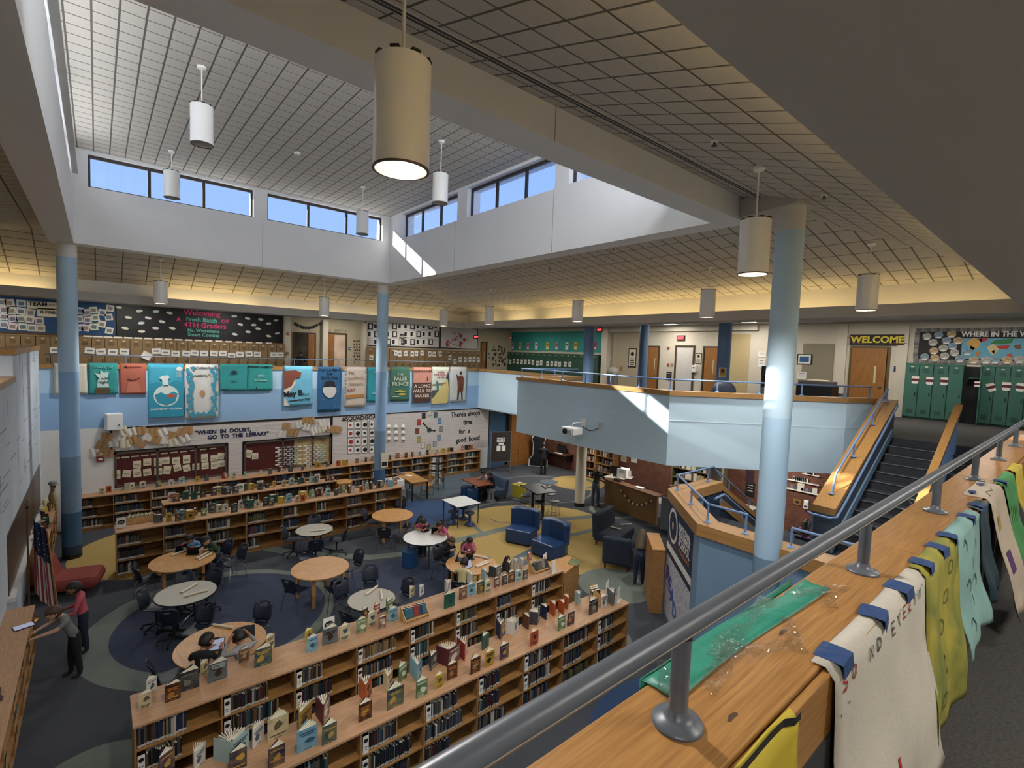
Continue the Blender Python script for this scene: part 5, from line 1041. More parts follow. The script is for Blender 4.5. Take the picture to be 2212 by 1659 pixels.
bookcase('fourth', 'bookcase just behind the long one, ending at a slanted cabinet', 1.41, 17.0, 0, 5.0, 5, 1.2, .5, 3)
bookcase('back', 'bookcase run along the back wall under the windows and the white banner', -.6, 19.48, 0, 15.1, 16, 1.07, .46, 3)
bookcase('left', 'low bookcase along the left wall under the brown window', -.96, 15.6, math.pi/2, 3.85, 4, 1.0, .33, 3)
bookcase('leftnear', 'low bookcase along the left wall at the two standing boys', -.93, 7.3, math.pi/2, 4.9, 5, 1.0, .36, 3)
# end cabinets
def cabinet(label, x, y, pts, h, m=CASEW):
    t = thing('end_cabinet', label, 'cabinet', (x, y, 0)); MB().prism(pts, 0, h-.03).build('body', m, t, bevel=.004); c = Vector((sum(p[0] for p in pts)/len(pts), sum(p[1] for p in pts)/len(pts))); MB().prism([((p[0]-c.x)*1.04+c.x, (p[1]-c.y)*1.04+c.y) for p in pts], h-.03, h).build('top', wood('cabinet_top_oak', '#bf8d4f', '#a97640', (4, 4, 4), .5), t, bevel=.004); return t
cabinet('oak end cabinet closing the second bookcase, with a book lying on it', 8.0, 7.45, [(0, 0), (.78, .25), (.78, .62), (0, .66)], 1.0)
cabinet('small slanted oak cabinet at the end of the bookcase behind the long one', 6.45, 16.95, [(0, 0), (.35, -.12), (.55, .12), (.5, .5), (0, .5)], 1.1)
cabinet('tall oak cabinet beside the blue banner wall', 9.75, 6.35, [(0, 0), (.2, -.2), (1.0, .5), (.8, .72)], 1.52)
# ---- tables
GREYT = mat('grey_table_laminate', '#a7a294', .45, noise=(40, .05)); WHT_T = mat('white_table_top', '#dcdbd8', .25); EDGEB = mat('black_table_edge', '#1c1c1e', .4); ORNG = wood('cherry_table_top', '#8f4d2c', '#7a3c20', (3, 10, 10), .35)
def round_table(label, px, py, r, kind):
    p = onz(px, py, .72); t = thing('round_table', label, 'table', (p.x, p.y, 0), rnd.uniform(0, 1.5), 'round reading tables')
    if kind == 'wood':
        MB().lathe([(r-.004, .69), (r, .695), (r, .716), (r-.004, .72)], n=56).build('tabletop', TABW, t, smooth=True); MB().lathe([(r*.78, .62), (r*.78, .69)], n=32).build('apron', CASEW, t, smooth=True)
        for k in range(4): a = k*math.pi/2+.5; c, s = math.cos(a)*r*.80, math.sin(a)*r*.80; MB().box(c-.03, s-.03, 0, c+.03, s+.03, .69).build('leg', TABW, t, bevel=.004)
    else:
        m = GREYT if kind == 'grey' else WHT_T
        MB().lathe([(r-.006, .69), (r, .692), (r, .718), (r-.006, .7185)], n=56).build('edge_band', EDGEB, t, smooth=True); MB().lathe([(r-.008, .715), (r-.008, .721), (.001, .721)], n=56).build('tabletop', m, t, smooth=True)
        if kind == 'grey':
            for k in (-1, 1):
                l = MB().tube([(k*r*.55, 0, .1), (k*r*.55, 0, .69)], .025, 10).build('leg', BLACKM, t, smooth=True)
                f = MB().tube([(k*r*.55, -r*.7, .09), (k*r*.55, r*.7, .09)], .025, 8).build('foot_bar', BLACKM, t, smooth=True)
                for s in (-1, 1): MB().lathe([(.034, -.014), (.034, .014)], (0, 0, 0), 12, T=Matrix.Translation((k*r*.55, s*r*.68, .034)) @ Matrix.Rotation(math.pi/2, 4, 'Y')).build('caster', BLACK, f)
            MB().tube([(-r*.55, 0, .16), (r*.55, 0, .16)], .016, 8).build('stretcher', CHROME, t)
        else:
            for k in range(4): a = k*math.pi/2+.5; c, s = math.cos(a)*r*.78, math.sin(a)*r*.78; MB().tube([(c, s, 0), (c, s, .69)], .018, 8).build('leg', mat('grey_metal_leg', '#5a5c60', .4, metal=.6), t, smooth=True)
    return Vector((p.x, p.y))
TB = {}; TR = {}
for key, px, py, r, kind, l in (('t1', 692, 1226, .64, 'wood', 'empty round oak table in the middle of the carpet ring'), ('t2', 395, 1209, .67, 'wood', 'round oak table where a boy in blue and a boy in green sit'), ('t3', 402, 1280, .55, 'grey', 'grey round caster table with two paper rolls, in the carpet ring'), ('t4', 478, 1390, .70, 'wood', 'round oak table where two boys sit with their backs to the bookcase'), ('t5', 803, 1294, .48, 'grey', 'grey round table just behind the second bookcase'), ('t6', 679, 1144, .5, 'grey', 'grey round caster table in front of the long bookcase'), ('t7', 848, 1112, .63, 'wood', 'empty round oak table at the right end of the long bookcase'), ('t8', 919, 1160, .61, 'white', 'white round table where two girls in pink sit'), ('t9', 1018, 1217, .62, 'wood', 'round oak table where three children sit with tablets')): TB[key] = round_table(l, px, py, r, kind); TR[key] = r
# ---- school chairs
def shell(mb, hole=True):
    def seat(u, v): x = (u-.5)*.40*(1-.08*v); y = -.20+.40*v; return (x, y, .44+.02*(2*u-1)**2+.035*max(0, v-.75)*4*.4-.03*max(0, .2-v)*3)
    mb.grid(seat, 8, 8)
def back_fn(u, v): w = .38*(1-.12*abs(2*v-1)**2); x = (u-.5)*w; return (x, .20+.075*v+.05*v*v-.05*(2*u-1)**2*1.0+.03, .47+.36*v)
def make_chair(kind, label):
    t = thing('school_chair', label, 'chair', (0, 0, -30))
    mb = MB(); shell(mb); mb.build('seat', CHAIRN, t, smooth='all', solid=.012)
    mb = MB(); NU, NV = 9, 8; vs = [back_fn(i/NU, j/NV) for j in range(NV+1) for i in range(NU+1)]
    fs = [(j*(NU+1)+i, j*(NU+1)+i+1, (j+1)*(NU+1)+i+1, (j+1)*(NU+1)+i) for j in range(NV) for i in range(NU) if not (j == 6 and 3 <= i <= 5) and not (j in (0, NV-1) and i in (0, NU-1))]
    mb._add(vs, fs); mb.build('backrest', CHAIRN, t, smooth='all', solid=.012)
    for s in (-1, 1): MB().tube([(s*.1, .15, .435), (s*.1, .235, .46), (s*.1, .262, .55)], .014, 8).build('back_stem', CHAIRN, t, smooth=True)
    if kind == 'legs':
        for sx in (-1, 1):
            for sy in (-1, 1):
                l = MB().tube([(sx*.13, sy*.06, .43), (sx*.16, sy*.13, .425), (sx*.19, sy*.17, .39), (sx*.235, sy*.235, .015)], .0105, 8).build('leg', CHROME, t, smooth=True)
                MB().ball((sx*.236, sy*.236, .014), .015, 8, 5).build('glide', CHROME, l)
    else:
        MB().lathe([(.024, .12), (.024, .43)], n=12).build('post', BLACKM, t, smooth=True)
        for k in range(5):
            a = k*1.2566+.3; c, s = math.cos(a), math.sin(a); l = MB().tube([(0, 0, .11), (.27*c, .27*s, .075)], [.026, .016], 8).build('foot', BLACKM, t, smooth=True)
            MB().lathe([(.026, -.018), (.026, .018)], (0, 0, 0), 10, T=Matrix.Translation((.27*c, .27*s, .026)) @ Matrix.Rotation(a, 4, 'Z') @ Matrix.Rotation(math.pi/2, 4, 'Y')).build('caster', BLACK, l)
    return t
PROTO = {'legs': [make_chair('legs', 'x'), False], 'cast': [make_chair('cast', 'x'), False]}
SEATS = {}
def chair(kind, px, py, table, label, turn=0, key=None, head=None, z=.44):
    p = onz(px, py, z); c = TB[table] if isinstance(table, str) else Vector(table); d = Vector((p.x, p.y))-c
    rz = math.atan2(d.y, d.x)-math.pi/2+turn; o = PROTO[kind]
    if head:                                   # a seat under somebody whose head is at this place in the photo
        h, lean = head; zh = .46+.075*h+.413*h*math.cos(lean); q = onz(px, py, zh); q = Vector((q.x, q.y)); f = (c-q).normalized(); p2 = q-f*(.413*h*math.sin(lean)); d = p2-c; rz = math.atan2(d.y, d.x)-math.pi/2
        if d.length < TR[table]+.02: p2 = c+d.normalized()*(TR[table]+.02)
        p = Vector((p2.x, p2.y, 0)); turn = 0
    elif isinstance(table, str) and d.length < TR[table]-.02: d = d.normalized()*(TR[table]-.02); p = Vector((c.x+d.x, c.y+d.y, 0))
    if not o[1]: t = o[0]; o[1] = True; t.location = (p.x, p.y, 0); t.rotation_euler = (0, 0, rz)
    else: t = dup(o[0], (p.x, p.y, 0), rz)
    t['label'] = label; t['group'] = 'navy school chairs round the tables'
    if key: SEATS[key] = (p.x, p.y, rz)
    return t
L_, C_ = 'legs', 'cast'
for a in ((L_, 645, 1272, 't1', 'navy chair at the near left of the empty oak table in the carpet ring', .2), (L_, 726, 1272, 't1', 'navy chair showing its handle slot at the near right of the ring table', -.3), (L_, 757, 1226, 't1', 'navy chair at the far right of the ring table, seen from the side', 0), (L_, 662, 1202, 't1', 'navy chair behind the ring table, only its back showing', 0),
          (L_, 411, 1160, 't2', 'navy chair under the boy in light blue', 0, 'boy_blue', (1.32, .45)), (L_, 449, 1162, 't2', 'navy chair under the boy in dark green', 0, 'boy_green', (1.36, .5)), (L_, 503, 1216, 't2', 'navy chair with chrome legs right of the boy in dark green', .5), (L_, 338, 1246, 't2', 'navy chair left of the oak table of the boys in blue and green', .3), (L_, 448, 1236, 't2', 'navy chair at the near right of the table of the boys in blue and green', 0),
          (C_, 338, 1312, 't3', 'navy caster chair left of the grey table with two paper rolls', 0), (C_, 400, 1282, 't3', 'navy caster chair behind the grey table with two paper rolls, left one', 0), (C_, 446, 1278, 't3', 'navy caster chair behind the grey table with two paper rolls, right one', 0), (C_, 376, 1340, 't3', 'navy caster chair in front of the grey table, back towards us', 0), (C_, 425, 1362, 't3', 'navy caster chair pushed out between the grey table and the two boys', 2.4),
          (L_, 440, 1386, 't4', 'navy chair under the boy in black with a tablet', 0, 'boy_black', (1.38, .3)), (L_, 519, 1376, 't4', 'navy chair under the boy in a grey hoodie', 0, 'boy_grey', (1.36, .28)), (L_, 552, 1356, 't4', 'navy chair on the far side of the table of the two boys', 0), (L_, 372, 1462, 't4', 'navy chair behind the corner of the bookcase, left of the boy in black', 0),
          (L_, 800, 1268, 't5', 'navy chair behind the grey table next to the second bookcase', 0), (L_, 862, 1294, 't5', 'navy chair right of the grey table next to the second bookcase', 0), (L_, 752, 1300, 't5', 'navy chair left of the grey table next to the second bookcase', 0), (L_, 778, 1338, 't5', 'navy chair in front of the grey table, half behind the second bookcase', 0),
          (C_, 634, 1166, 't6', 'navy caster chair left of the grey table at the long bookcase', 0), (C_, 678, 1147, 't6', 'navy caster chair between the grey table and the long bookcase', 0), (C_, 727, 1166, 't6', 'navy caster chair right of the grey table at the long bookcase', 0), (C_, 682, 1186, 't6', 'navy caster chair in front of the grey table at the long bookcase', 0),
          (L_, 805, 1128, 't7', 'navy chair left of the oak table at the end of the long bookcase', 0), (L_, 863, 1103, 't7', 'navy chair behind the oak table at the end of the long bookcase', 0), (L_, 833, 1158, 't7', 'navy chair in front of the oak table at the end of the long bookcase', 0), (L_, 884, 1136, 't7', 'navy chair right of the oak table at the end of the long bookcase', .2),
          (L_, 971, 1165, 't9', 'navy chair under the boy in a black hoodie', .2, 'boy_hood', (1.36, .3)), (L_, 1014, 1164, 't9', 'navy chair under the child in pink at the oak table', 0, 'kid_pink', (1.26, .25)), (L_, 1001, 1215, 't9', 'navy chair under the child in pale yellow', 0, 'kid_yellow', (1.28, .25)), (L_, 1070, 1238, 't9', 'navy chair right of the table of the three children', 0)):
    chair(*a)
# ---- stools and soft seats
BSTOOL = mat('blue_vinyl', '#1f4a78', .4, noise=(3, .06)); NAVYF = mat('navy_fabric', '#252f3f', .8, noise=(40, .2), bump=(150, .2)); TEALF = mat('slate_teal_fabric', '#34454d', .8, noise=(40, .2)); SLATEF = mat('slate_blue_fabric', '#3f4f66', .8, noise=(40, .15)); LEGM = mat('mahogany_leg', '#5a2c20', .5); BLUEV = mat('royal_blue_vinyl', '#1c3b66', .38, noise=(2, .06)); REDF = mat('red_fabric', '#8a3a34', .75, noise=(30, .15))
def cylstool(px, py, label, h=.46, r=.21, m=BSTOOL):
    p = onz(px, py, 0); t = thing('round_stool', label, 'stool', (p.x, p.y, 0)); MB().lathe([(r, .02), (r+.004, h*.5), (r, h-.03), (r-.03, h)], n=32).build('cover', m, t, smooth=True); MB().tube([(r*math.cos(k*.2618), r*math.sin(k*.2618), h-.03) for k in range(25)], .006, 5, cap=False).build('piping', mat('dark_blue_piping', '#173658', .5), t); MB().lathe([(r-.02, 0), (r-.02, .02)], n=24).build('base', BLACK, t); return t
cylstool(885, 1222, 'blue drum stool in front of the white round table'); cylstool(1007, 1073, 'blue drum stool left of the cherry table', .45, .22); cylstool(1022, 1080, 'blue drum stool at the near corner of the cherry table', .45, .24)
p = onz(1060, 1082, 0); t = thing('grey_stool', 'translucent grey waisted stool beside the sofa', 'stool', (p.x, p.y, 0)); MB().lathe([(.2, 0), (.2, .03), (.15, .12), (.14, .25), (.17, .40), (.19, .43), (.19, .45)], n=28).build('body', mat('grey_plastic_stool', '#8b8f92', .4), t, smooth=True); MB().lathe([(.17, .45), (.15, .46)], n=24).build('seat_pad', mat('grey_pad', '#5d6064', .6), t)
for k in range(6): a = k*1.047; MB().box(.135, -.02, .1, .16, .02, .36, 0, Matrix.Rotation(a, 4, 'Z')).build('slot', mat('slot_dark', '#45484b', .6), t)
def wobble(px, py, label):
    p = onz(px, py, 0); t = thing('wobble_stool', label, 'stool', (p.x, p.y, 0), 0, 'navy wobble stools round the white square table'); MB().lathe([(.02, 0), (.16, .005), (.17, .03), (.12, .09), (.05, .14), (.045, .36), (.09, .40)], n=24).build('base', mat('navy_plastic', '#25345a', .4), t, smooth=True); MB().lathe([(.1, .40), (.165, .42), (.17, .45), (.14, .465), (.001, .455)], n=24).build('seat', mat('dark_navy_pad', '#1f2940', .6), t, smooth=True)
for px, py, w in ((978, 1132, 'at the near left corner'), (1014, 1135, 'at the near right corner'), (982, 1118, 'behind, left one'), (1001, 1122, 'behind, right one')): wobble(px, py, 'navy wobble stool under the white square table, '+w)
# white square table
t = thing('square_table', 'white square table on thin black legs with wobble stools', 'table', (9.61, 13.94, 0), -.02); MB().box(-.47, -.52, .69, .47, .52, .72).build('tabletop', WHT_T, t, bevel=.012); MB().box(-.474, -.524, .692, .474, .524, .715).build('edge_band', EDGEB, t, bevel=.012)
for sx in (-1, 1):
    for sy in (-1, 1): MB().tube([(sx*.41, sy*.46, 0), (sx*.41, sy*.46, .69)], [.014, .02], 8).build('leg', BLACKM, t)
# cherry table
t = thing('cherry_table', 'red brown rectangular table in front of the sofa', 'table', (11.62, 15.75, 0), -.08); MB().box(-.37, -.62, .69, .37, .62, .725).build('tabletop', ORNG, t, bevel=.006); MB().lathe([(.05, .05), (.05, .69)], (0, .3, 0), 12).build('leg', BLACKM, t); MB().lathe([(.05, .05), (.05, .69)], (0, -.3, 0), 12).build('leg', BLACKM, t)
for s in (-1, 1): MB().box(-.28, s*.3-.04, 0, .28, s*.3+.04, .05).build('foot', BLACKM, t, bevel=.01)
# black bar table and stools
t = thing('bar_table', 'tall black rectangular table with rolled paper on it', 'table', (12.2, 12.82, 0), -.22); MB().box(-.42, -.62, 1.02, .42, .62, 1.05).build('tabletop', mat('black_laminate', '#202022', .45), t, bevel=.004)
for s in (-1, 1): MB().box(-.04, s*.36-.04, .05, .04, s*.36+.04, 1.02).build('leg', BLACKM, t); MB().box(-.28, s*.36-.035, 0, .28, s*.36+.035, .05).build('foot', BLACKM, t, bevel=.01)
def barstool(px, py, label):
    p = onz(px, py, .72); t = thing('bar_stool', label, 'stool', (p.x, p.y, 0), rnd.uniform(-.3, .3), 'black bar stools round the tall table'); MB().lathe([(.001, .70), (.15, .70), (.185, .73), (.18, .745), (.1, .728), (.001, .725)], n=24).build('seat', mat('black_seat', '#1a1a1c', .4), t, smooth=True)
    for sx in (-1, 1):
        for sy in (-1, 1): MB().tube([(sx*.1, sy*.1, .70), (sx*.19, sy*.19, .005)], .009, 6).build('leg', CHROME, t)
    q = .155; MB().tube([(q, q, .26), (-q, q, .26), (-q, -q, .26), (q, -q, .26), (q, q, .26)], .007, 6).build('foot_ring', CHROME, t)
for px, py, w in ((1133, 1084, 'near left one'), (1166, 1085, 'near middle one'), (1197, 1083, 'near right one'), (1136, 1071, 'far left one'), (1190, 1068, 'far right one'), (1160, 1066, 'far middle one')): barstool(px, py, 'black bar stool at the tall black table, '+w)
# blue club chairs with wrap backs
def club(px, py, rz, label):
    p = onz(px, py, 0); t = thing('club_chair', label, 'armchair', (p.x, p.y, 0), rz, 'royal blue club chairs'); t.scale = (1.14, 1.14, 1.14)
    MB().prism([(-.36, -.36), (.36, -.36), (.40, .12), (.30, .36), (-.30, .36), (-.40, .12)], .04, .40).build('seat', BLUEV, t, bevel=.03)
    MB().prism([(-.41, .10), (-.30, .12), (-.2, .22), (.2, .22), (.30, .12), (.41, .10), (.42, .24), (.30, .44), (-.30, .44), (-.42, .24)], .30, .84).build('backrest', BLUEV, t, bevel=.03); MB().prism([(-.33, -.33), (.33, -.33), (.3, .36), (-.3, .36)], 0, .04).build('base', BLACK, t)
club(1128, 1168, -1.1, 'big royal blue club chair on the yellow carpet, left of the pair'); club(1188, 1198, -1.45, 'royal blue club chair nearer the bookcase, right of the pair')
# navy lounge pieces with mahogany feet
def lounge(x, y, rz, w, label, m, d=.72, arms=False, h=.82):
    t = thing('lounge_seat', label, 'sofa', (x, y, 0), rz, 'armless lounge seats'); MB().box(-w/2, -d/2, .16, w/2, d/2, .43).build('seat', m, t, bevel=.05); mb = MB(); mb._add([(-w/2, d/2-.2, .3), (w/2, d/2-.2, .3), (w/2, d/2+.04, .2), (-w/2, d/2+.04, .2), (-w/2, d/2-.1, h), (w/2, d/2-.1, h), (w/2, d/2+.10, h), (-w/2, d/2+.10, h)], [(0,3,2,1),(4,5,6,7),(0,1,5,4),(1,2,6,5),(2,3,7,6),(3,0,4,7)]); mb.build('backrest', m, t, bevel=.06)
    for sx in (-1, 1):
        for sy in (-1, 1): MB().lathe([(.022, 0), (.034, .17)], (sx*(w/2-.08), sy*(d/2-.08), 0), 8).build('leg', LEGM, t)
    return t
lounge(12.55, 9.6, .25, 1.3, 'long navy armless sofa with two paper rolls on its seat', NAVYF, .85, h=.98); lounge(11.2, 8.4, 2.1, .78, 'navy armless chair seen from behind beside the girl with long hair', NAVYF, h=.95)
lounge(12.35, 15.75, -math.pi/2-.1, 1.3, 'slate sofa behind the cherry table', SLATEF)
t = thing('yellow_cube', 'tall yellow box table beside the slate sofa', 'side table', (13.3, 15.1, 0), .2); MB().box(-.22, -.2, .0, .22, .2, .5).build('body', mat('yellow_panel', '#bfae2c', .5), t, bevel=.01); MB().box(-.235, -.215, .5, .235, .215, .53).build('top', mat('yellow_top', '#cabb3a', .5), t, bevel=.006); MB().box(-.1, -.08, .53, .12, .1, .58).build('tissue_box', PAPERD, t)
t = thing('red_chaise', 'red rounded chaise chair by the flag on the left wall', 'armchair', (-.5, 15.05, 0), 1.35); MB().box(-.4, -.55, .12, .4, .45, .44).build('seat', REDF, t, bevel=.12); mb = MB(); mb._add([(-.42, .2, .3), (.42, .2, .3), (.42, .5, .12), (-.42, .5, .12), (-.42, .42, .92), (.42, .42, .92), (.42, .62, .9), (-.42, .62, .9)], [(0,3,2,1),(4,5,6,7),(0,1,5,4),(1,2,6,5),(2,3,7,6),(3,0,4,7)]); mb.build('backrest', REDF, t, bevel=.12)
for sx in (-1, 1):
    for sy in (-1, 1): MB().lathe([(.02, 0), (.03, .14)], (sx*.3, sy*.35, 0), 8).build('leg', LEGM, t)
# oak study desk with printer cart by the middle column
t = thing('study_desk', 'oak study desk on dark legs beside the printer', 'desk', (9.72, 17.7, 0), -.06); MB().box(-.36, -.85, .70, .36, .85, .735).build('desktop', wood('desk_oak', '#b98a4c', '#a37439', (10, 2, 4), .45), t, bevel=.004); MB().box(-.33, -.8, .58, -.3, .8, .70).build('apron', CASEW, t); MB().box(-.28, -.8, .56, .28, -.76, .70).build('drawer_front', CASEW, t)
for sx in (-1, 1):
    for sy in (-1, 1): MB().box(sx*.32-.025, sy*.8-.025, 0, sx*.32+.025, sy*.8+.025, .70).build('leg', BLACKM, t)
t = thing('wooden_chair', 'small wooden chair pushed to the oak study desk', 'chair', (10.25, 17.3, 0), -1.5); MB().box(-.2, -.2, .42, .2, .2, .45).build('seat', TABW, t, bevel=.01); MB().box(-.2, .18, .62, .2, .2, .80).build('backrest', TABW, t, bevel=.01)
for sx in (-1, 1):
    for sy in (-1, 1): MB().box(sx*.18-.018, sy*.18-.018, 0, sx*.18+.018, sy*.18+.018, .42 if sy < 0 else .80).build('leg', TABW, t)
MB().box(-.17, -.17, .2, .17, -.15, .23).build('stretcher', TABW, t)
t = thing('printer_cabinet', 'grey low cabinet under the white printer', 'cabinet', (8.55, 16.75, 0)); MB().box(-.3, -.28, 0, .3, .28, .66).build('body', mat('grey_cabinet', '#6f7274', .5), t, bevel=.01); MB().box(-.27, -.285, .06, .27, -.28, .6).build('door', mat('grey_cabinet_door', '#7a7d80', .5), t)
t = thing('desk_printer', 'white laser printer on the grey cabinet beside the middle column', 'printer', (8.55, 16.75, .66)); MB().box(-.25, -.24, 0, .25, .24, .36).build('body', PLASTIC_W, t, bevel=.02); MB().box(-.2, -.2, .36, .2, .2, .4).build('scanner_lid', mat('pale_grey_plastic', '#b9bab8', .4), t, bevel=.01); MB().box(-.12, -.16, .40, .1, .1, .41).build('control_panel', BLACK, t); MB().box(-.2, -.255, .06, .2, -.24, .14).build('paper_tray', mat('pale_grey_plastic', '#b9bab8', .4), t)
t = thing('laptop', 'grey laptop open on the study desk', 'laptop', (9.6, 18.3, .735), .8); MB().box(-.16, -.11, 0, .16, .11, .015).build('keyboard', mat('laptop_grey', '#5c5651', .4), t); MB().box(-.16, .1, .015, .16, .12, .24, 0, Matrix.Translation((0, .11, .0)) @ Matrix.Rotation(-.35, 4, 'X') @ Matrix.Translation((0, -.11, 0))).build('screen', mat('laptop_grey', '#5c5651', .4), t)
o = MB().box(-.1, -.14, 0, .1, .14, .006).build('loose_sheet', PAPER); o.location = (9.75, 17.95, .737); o.rotation_euler = (0, 0, .5); tag(o, 'white sheet lying on the study desk', 'paper')
# paper rolls on the tables
ROLL = mat('rolled_paper', '#d8cfbc', .75)
def roll(px, py, ang, label, z=.722, L=.42, r=.022):
    p = onz(px, py, z); t = MB().tube([(-L/2, 0, r), (L/2, 0, r)], r, 12).build('paper_roll', ROLL, smooth=True); t.location = (p.x, p.y, z); t.rotation_euler = (0, 0, ang); tag(t, label, 'paper roll', 'rolled papers lying on tables')
    MB().tube([(-L/2-.001, 0, r), (L/2+.001, 0, r)], r*.6, 10).build('roll_core', mat('roll_shadow', '#8a7f6d', .8), t)
for a in ((388, 1195, .55, 'paper roll on the table of the boys in blue and green, beside the tablet'), (443, 1204, .75, 'paper roll near the green boy elbow, outer one'), (437, 1201, .8, 'paper roll near the green boy elbow, inner one'), (408, 1272, .7, 'longer paper roll on the grey table with two rolls'), (423, 1283, .1, 'shorter paper roll on the grey table with two rolls'), (482, 1355, -.9, 'paper roll on the table of the two boys'), (803, 1277, .55, 'paper roll with a pencil on the grey table behind the second bookcase'), (824, 1287, 1.2, 'short paper roll on the grey table behind the second bookcase'), (686, 1147, -.35, 'paper roll on the grey table at the long bookcase'), (1037, 1204, -1.1, 'short paper roll near the pink child'), (1044, 1221, .15, 'paper roll at the near side of the three children, outer one'), (1040, 1219, .2, 'paper roll at the near side of the three children, inner one')): roll(*a)
p = onz(1332, 1139, .43); roll(1330, 1142, -1.3, 'white paper roll lying across the long navy sofa', .435, .36); roll(1352, 1134, -.4, 'second white paper roll on the long navy sofa', .435, .4); roll(1183, 1053, .2, 'paper roll on the tall black table', 1.052, .4); roll(1175, 1051, 1.4, 'bundled paper roll on the tall black table', 1.052, .25, .03)
# ---- magazine rack, vote board, whiteboard easel
t = thing('magazine_rack', 'black wire rack of picture books beside the back bookcase', 'rack', (11.0, 17.85, 0), .5)
for sx in (-1, 1):
    for sy in (-1, 1): MB().tube([(sx*.24, sy*.24, 0), (sx*.22, sy*.22, 1.5)], .012, 6).build('post', BLACKM, t)
for k in range(5): z = .12+k*.3; MB().tube([(.25, .25, z), (-.25, .25, z), (-.25, -.25, z), (.25, -.25, z), (.25, .25, z)], .008, 5).build('tier', BLACKM, t)
for k in range(22):
    side = k % 2; r_ = k//2; z = .3+(r_//3)*.3; c = (r_ % 3-1)*.15; b = MB().box(-.065, -.006, 0, .065, .006, .2).build('rack_book', mat('rack_cover_%d' % (k % 6), ('#c9c4b8', '#5b6a72', '#8c6f52', '#d6d2ca', '#3a3f48', '#a58f7a')[k % 6], .6)); 
    b.parent = t; b.location = (c, -.26, z) if side == 0 else (-.26, c, z); b.rotation_euler = (-.2, 0, 0) if side == 0 else (-.2, 0, -math.pi/2); b.name = 'picture_book'
t = thing('display_board', 'dark wheeled display board with a vote sheet and two white cards', 'display board', (15.2, 18.75, 0), -.35); MB().box(-.5, -.02, .55, .5, .02, 2.0).build('panel', mat('dark_brown_felt', '#2f2824', .9), t); mb = MB(); mb.box(-.53, -.025, .52, .53, .025, .55); mb.box(-.53, -.025, 2.0, .53, .025, 2.03); mb.box(-.53, -.025, .1, -.5, .025, 2.0); mb.box(.5, -.025, .1, .53, .025, 2.0); mb.build('frame', mat('aluminium', '#8d8b87', .4, metal=.7), t)
for s in (-1, 1): MB().tube([(s*.515, -.35, .05), (s*.515, .35, .05)], .02, 6).build('foot', MATS['aluminium'], t)
for x, z, w, h_ in ((-.02, 1.63, .42, .22), (0, 1.43, .26, .1), (-.13, 1.2, .2, .26), (.13, 1.2, .2, .26)): MB().box(x-w/2, -.024, z-h_/2, x+w/2, -.0215, z+h_/2).build('card', PAPER, t)
l = text('VOTE!', .15, INK, bold=.004); l.parent = t; l.matrix_local = Matrix.Translation((-.02, -.026, 1.63)) @ Matrix.Rotation(math.pi/2, 4, 'X')
# ---- circulation desk and the area under the balcony
DESKF = mat('tan_desk_panel', '#7d5a33', .55, noise=(3, .06)); DESKT = mat('grey_desk_top', '#8f8a84', .45)
t = thing('service_desk', 'tan service desk with a heart garland and grey top under the balcony', 'desk', (0, 0, 0)); A, B = (15.4, 12.35), (15.05, 9.75)
MB().prism([A, B, (B[0]+.12, B[1]), (A[0]+.12, A[1])], 0, 1.02).build('front_panel', DESKF, t); MB().prism([(A[0]-.04, A[1]+.04), (B[0]-.04, B[1]-.02), (B[0]+.35, B[1]-.02), (A[0]+.35, A[1]+.04)], 1.02, 1.06).build('transaction_top', wood('desk_ledge', '#6b4a2e', '#59391f', (4, 2, 4), .4), t); MB().prism([(A[0]+.12, A[1]), (A[0]+.9, A[1]+.1), (B[0]+.9, B[1]), (B[0]+.12, B[1])], .7, .74).build('work_top', DESKT, t); MB().prism([A, (A[0]+1.0, A[1]+.15), (A[0]+1.0, A[1]+.03), (A[0]+.02, A[1]-.12)], 0, 1.02).build('end_panel', DESKF, t)
MB().prism([(A[0]-.02, A[1]+.16), (A[0]+1.1, A[1]+.3), (A[0]+1.15, A[1]-.5), (A[0]+.45, A[1]-.5)], 1.06, 1.10).build('raised_top', mat('white_desk_top', '#b9b4ac', .4), t)
g = thing('heart_garland', 'string of small paper hearts on the tan desk front', 'garland', (0, 0, 0)); pts = []
for k in range(17):
    s = k/16; x = A[0]+(B[0]-A[0])*(.3+.65*s)-.02; y = A[1]+(B[1]-A[1])*(.3+.65*s); z = .95-.42*math.sin(math.pi*s); pts.append((x, y, z))
    if 0 < k < 16: mb = MB(); mb.prism([(0, -.05), (.05, .01), (.03, .04), (0, .02), (-.03, .04), (-.05, .01)], 0, .006); o = mb.build('heart', PAPER if k % 2 else mat('brown_heart', '#6b3a2a', .8), g); o.matrix_world = Matrix.Translation((x, y, z-.04)) @ Matrix.Rotation(math.atan2(B[1]-A[1], B[0]-A[0]), 4, 'Z') @ Matrix.Rotation(math.pi/2, 4, 'X')
MB().tube(pts, .005, 4).build('string', mat('brown_string', '#4a2f22', .8), g)
def on_desk(name, label, cat, s, back, z, parts, rz=0):
    x = A[0]+(B[0]-A[0])*s+back; y = A[1]+(B[1]-A[1])*s; t = thing(name, label, cat, (x, y, z), rz)
    for nm, b, m in parts: MB().box(*b).build(nm, m, t)
on_desk('monitor', 'dark monitor standing on the raised white desk top', 'monitor', .02, .55, 1.10, (('screen', (-.02, -.22, .1, .02, .22, .42), BLACK), ('stand', (-.06, -.08, 0, .06, .08, .1), BLACK)), .3)
on_desk('desktop_computer', 'white desktop computer on the raised desk top', 'computer', .12, .75, 1.10, (('case', (-.15, -.2, 0, .15, .2, .36), PLASTIC_W), ('drive', (-.155, -.1, .2, -.15, .1, .3), mat('pale_grey_plastic', '#b9bab8', .4))), .2)
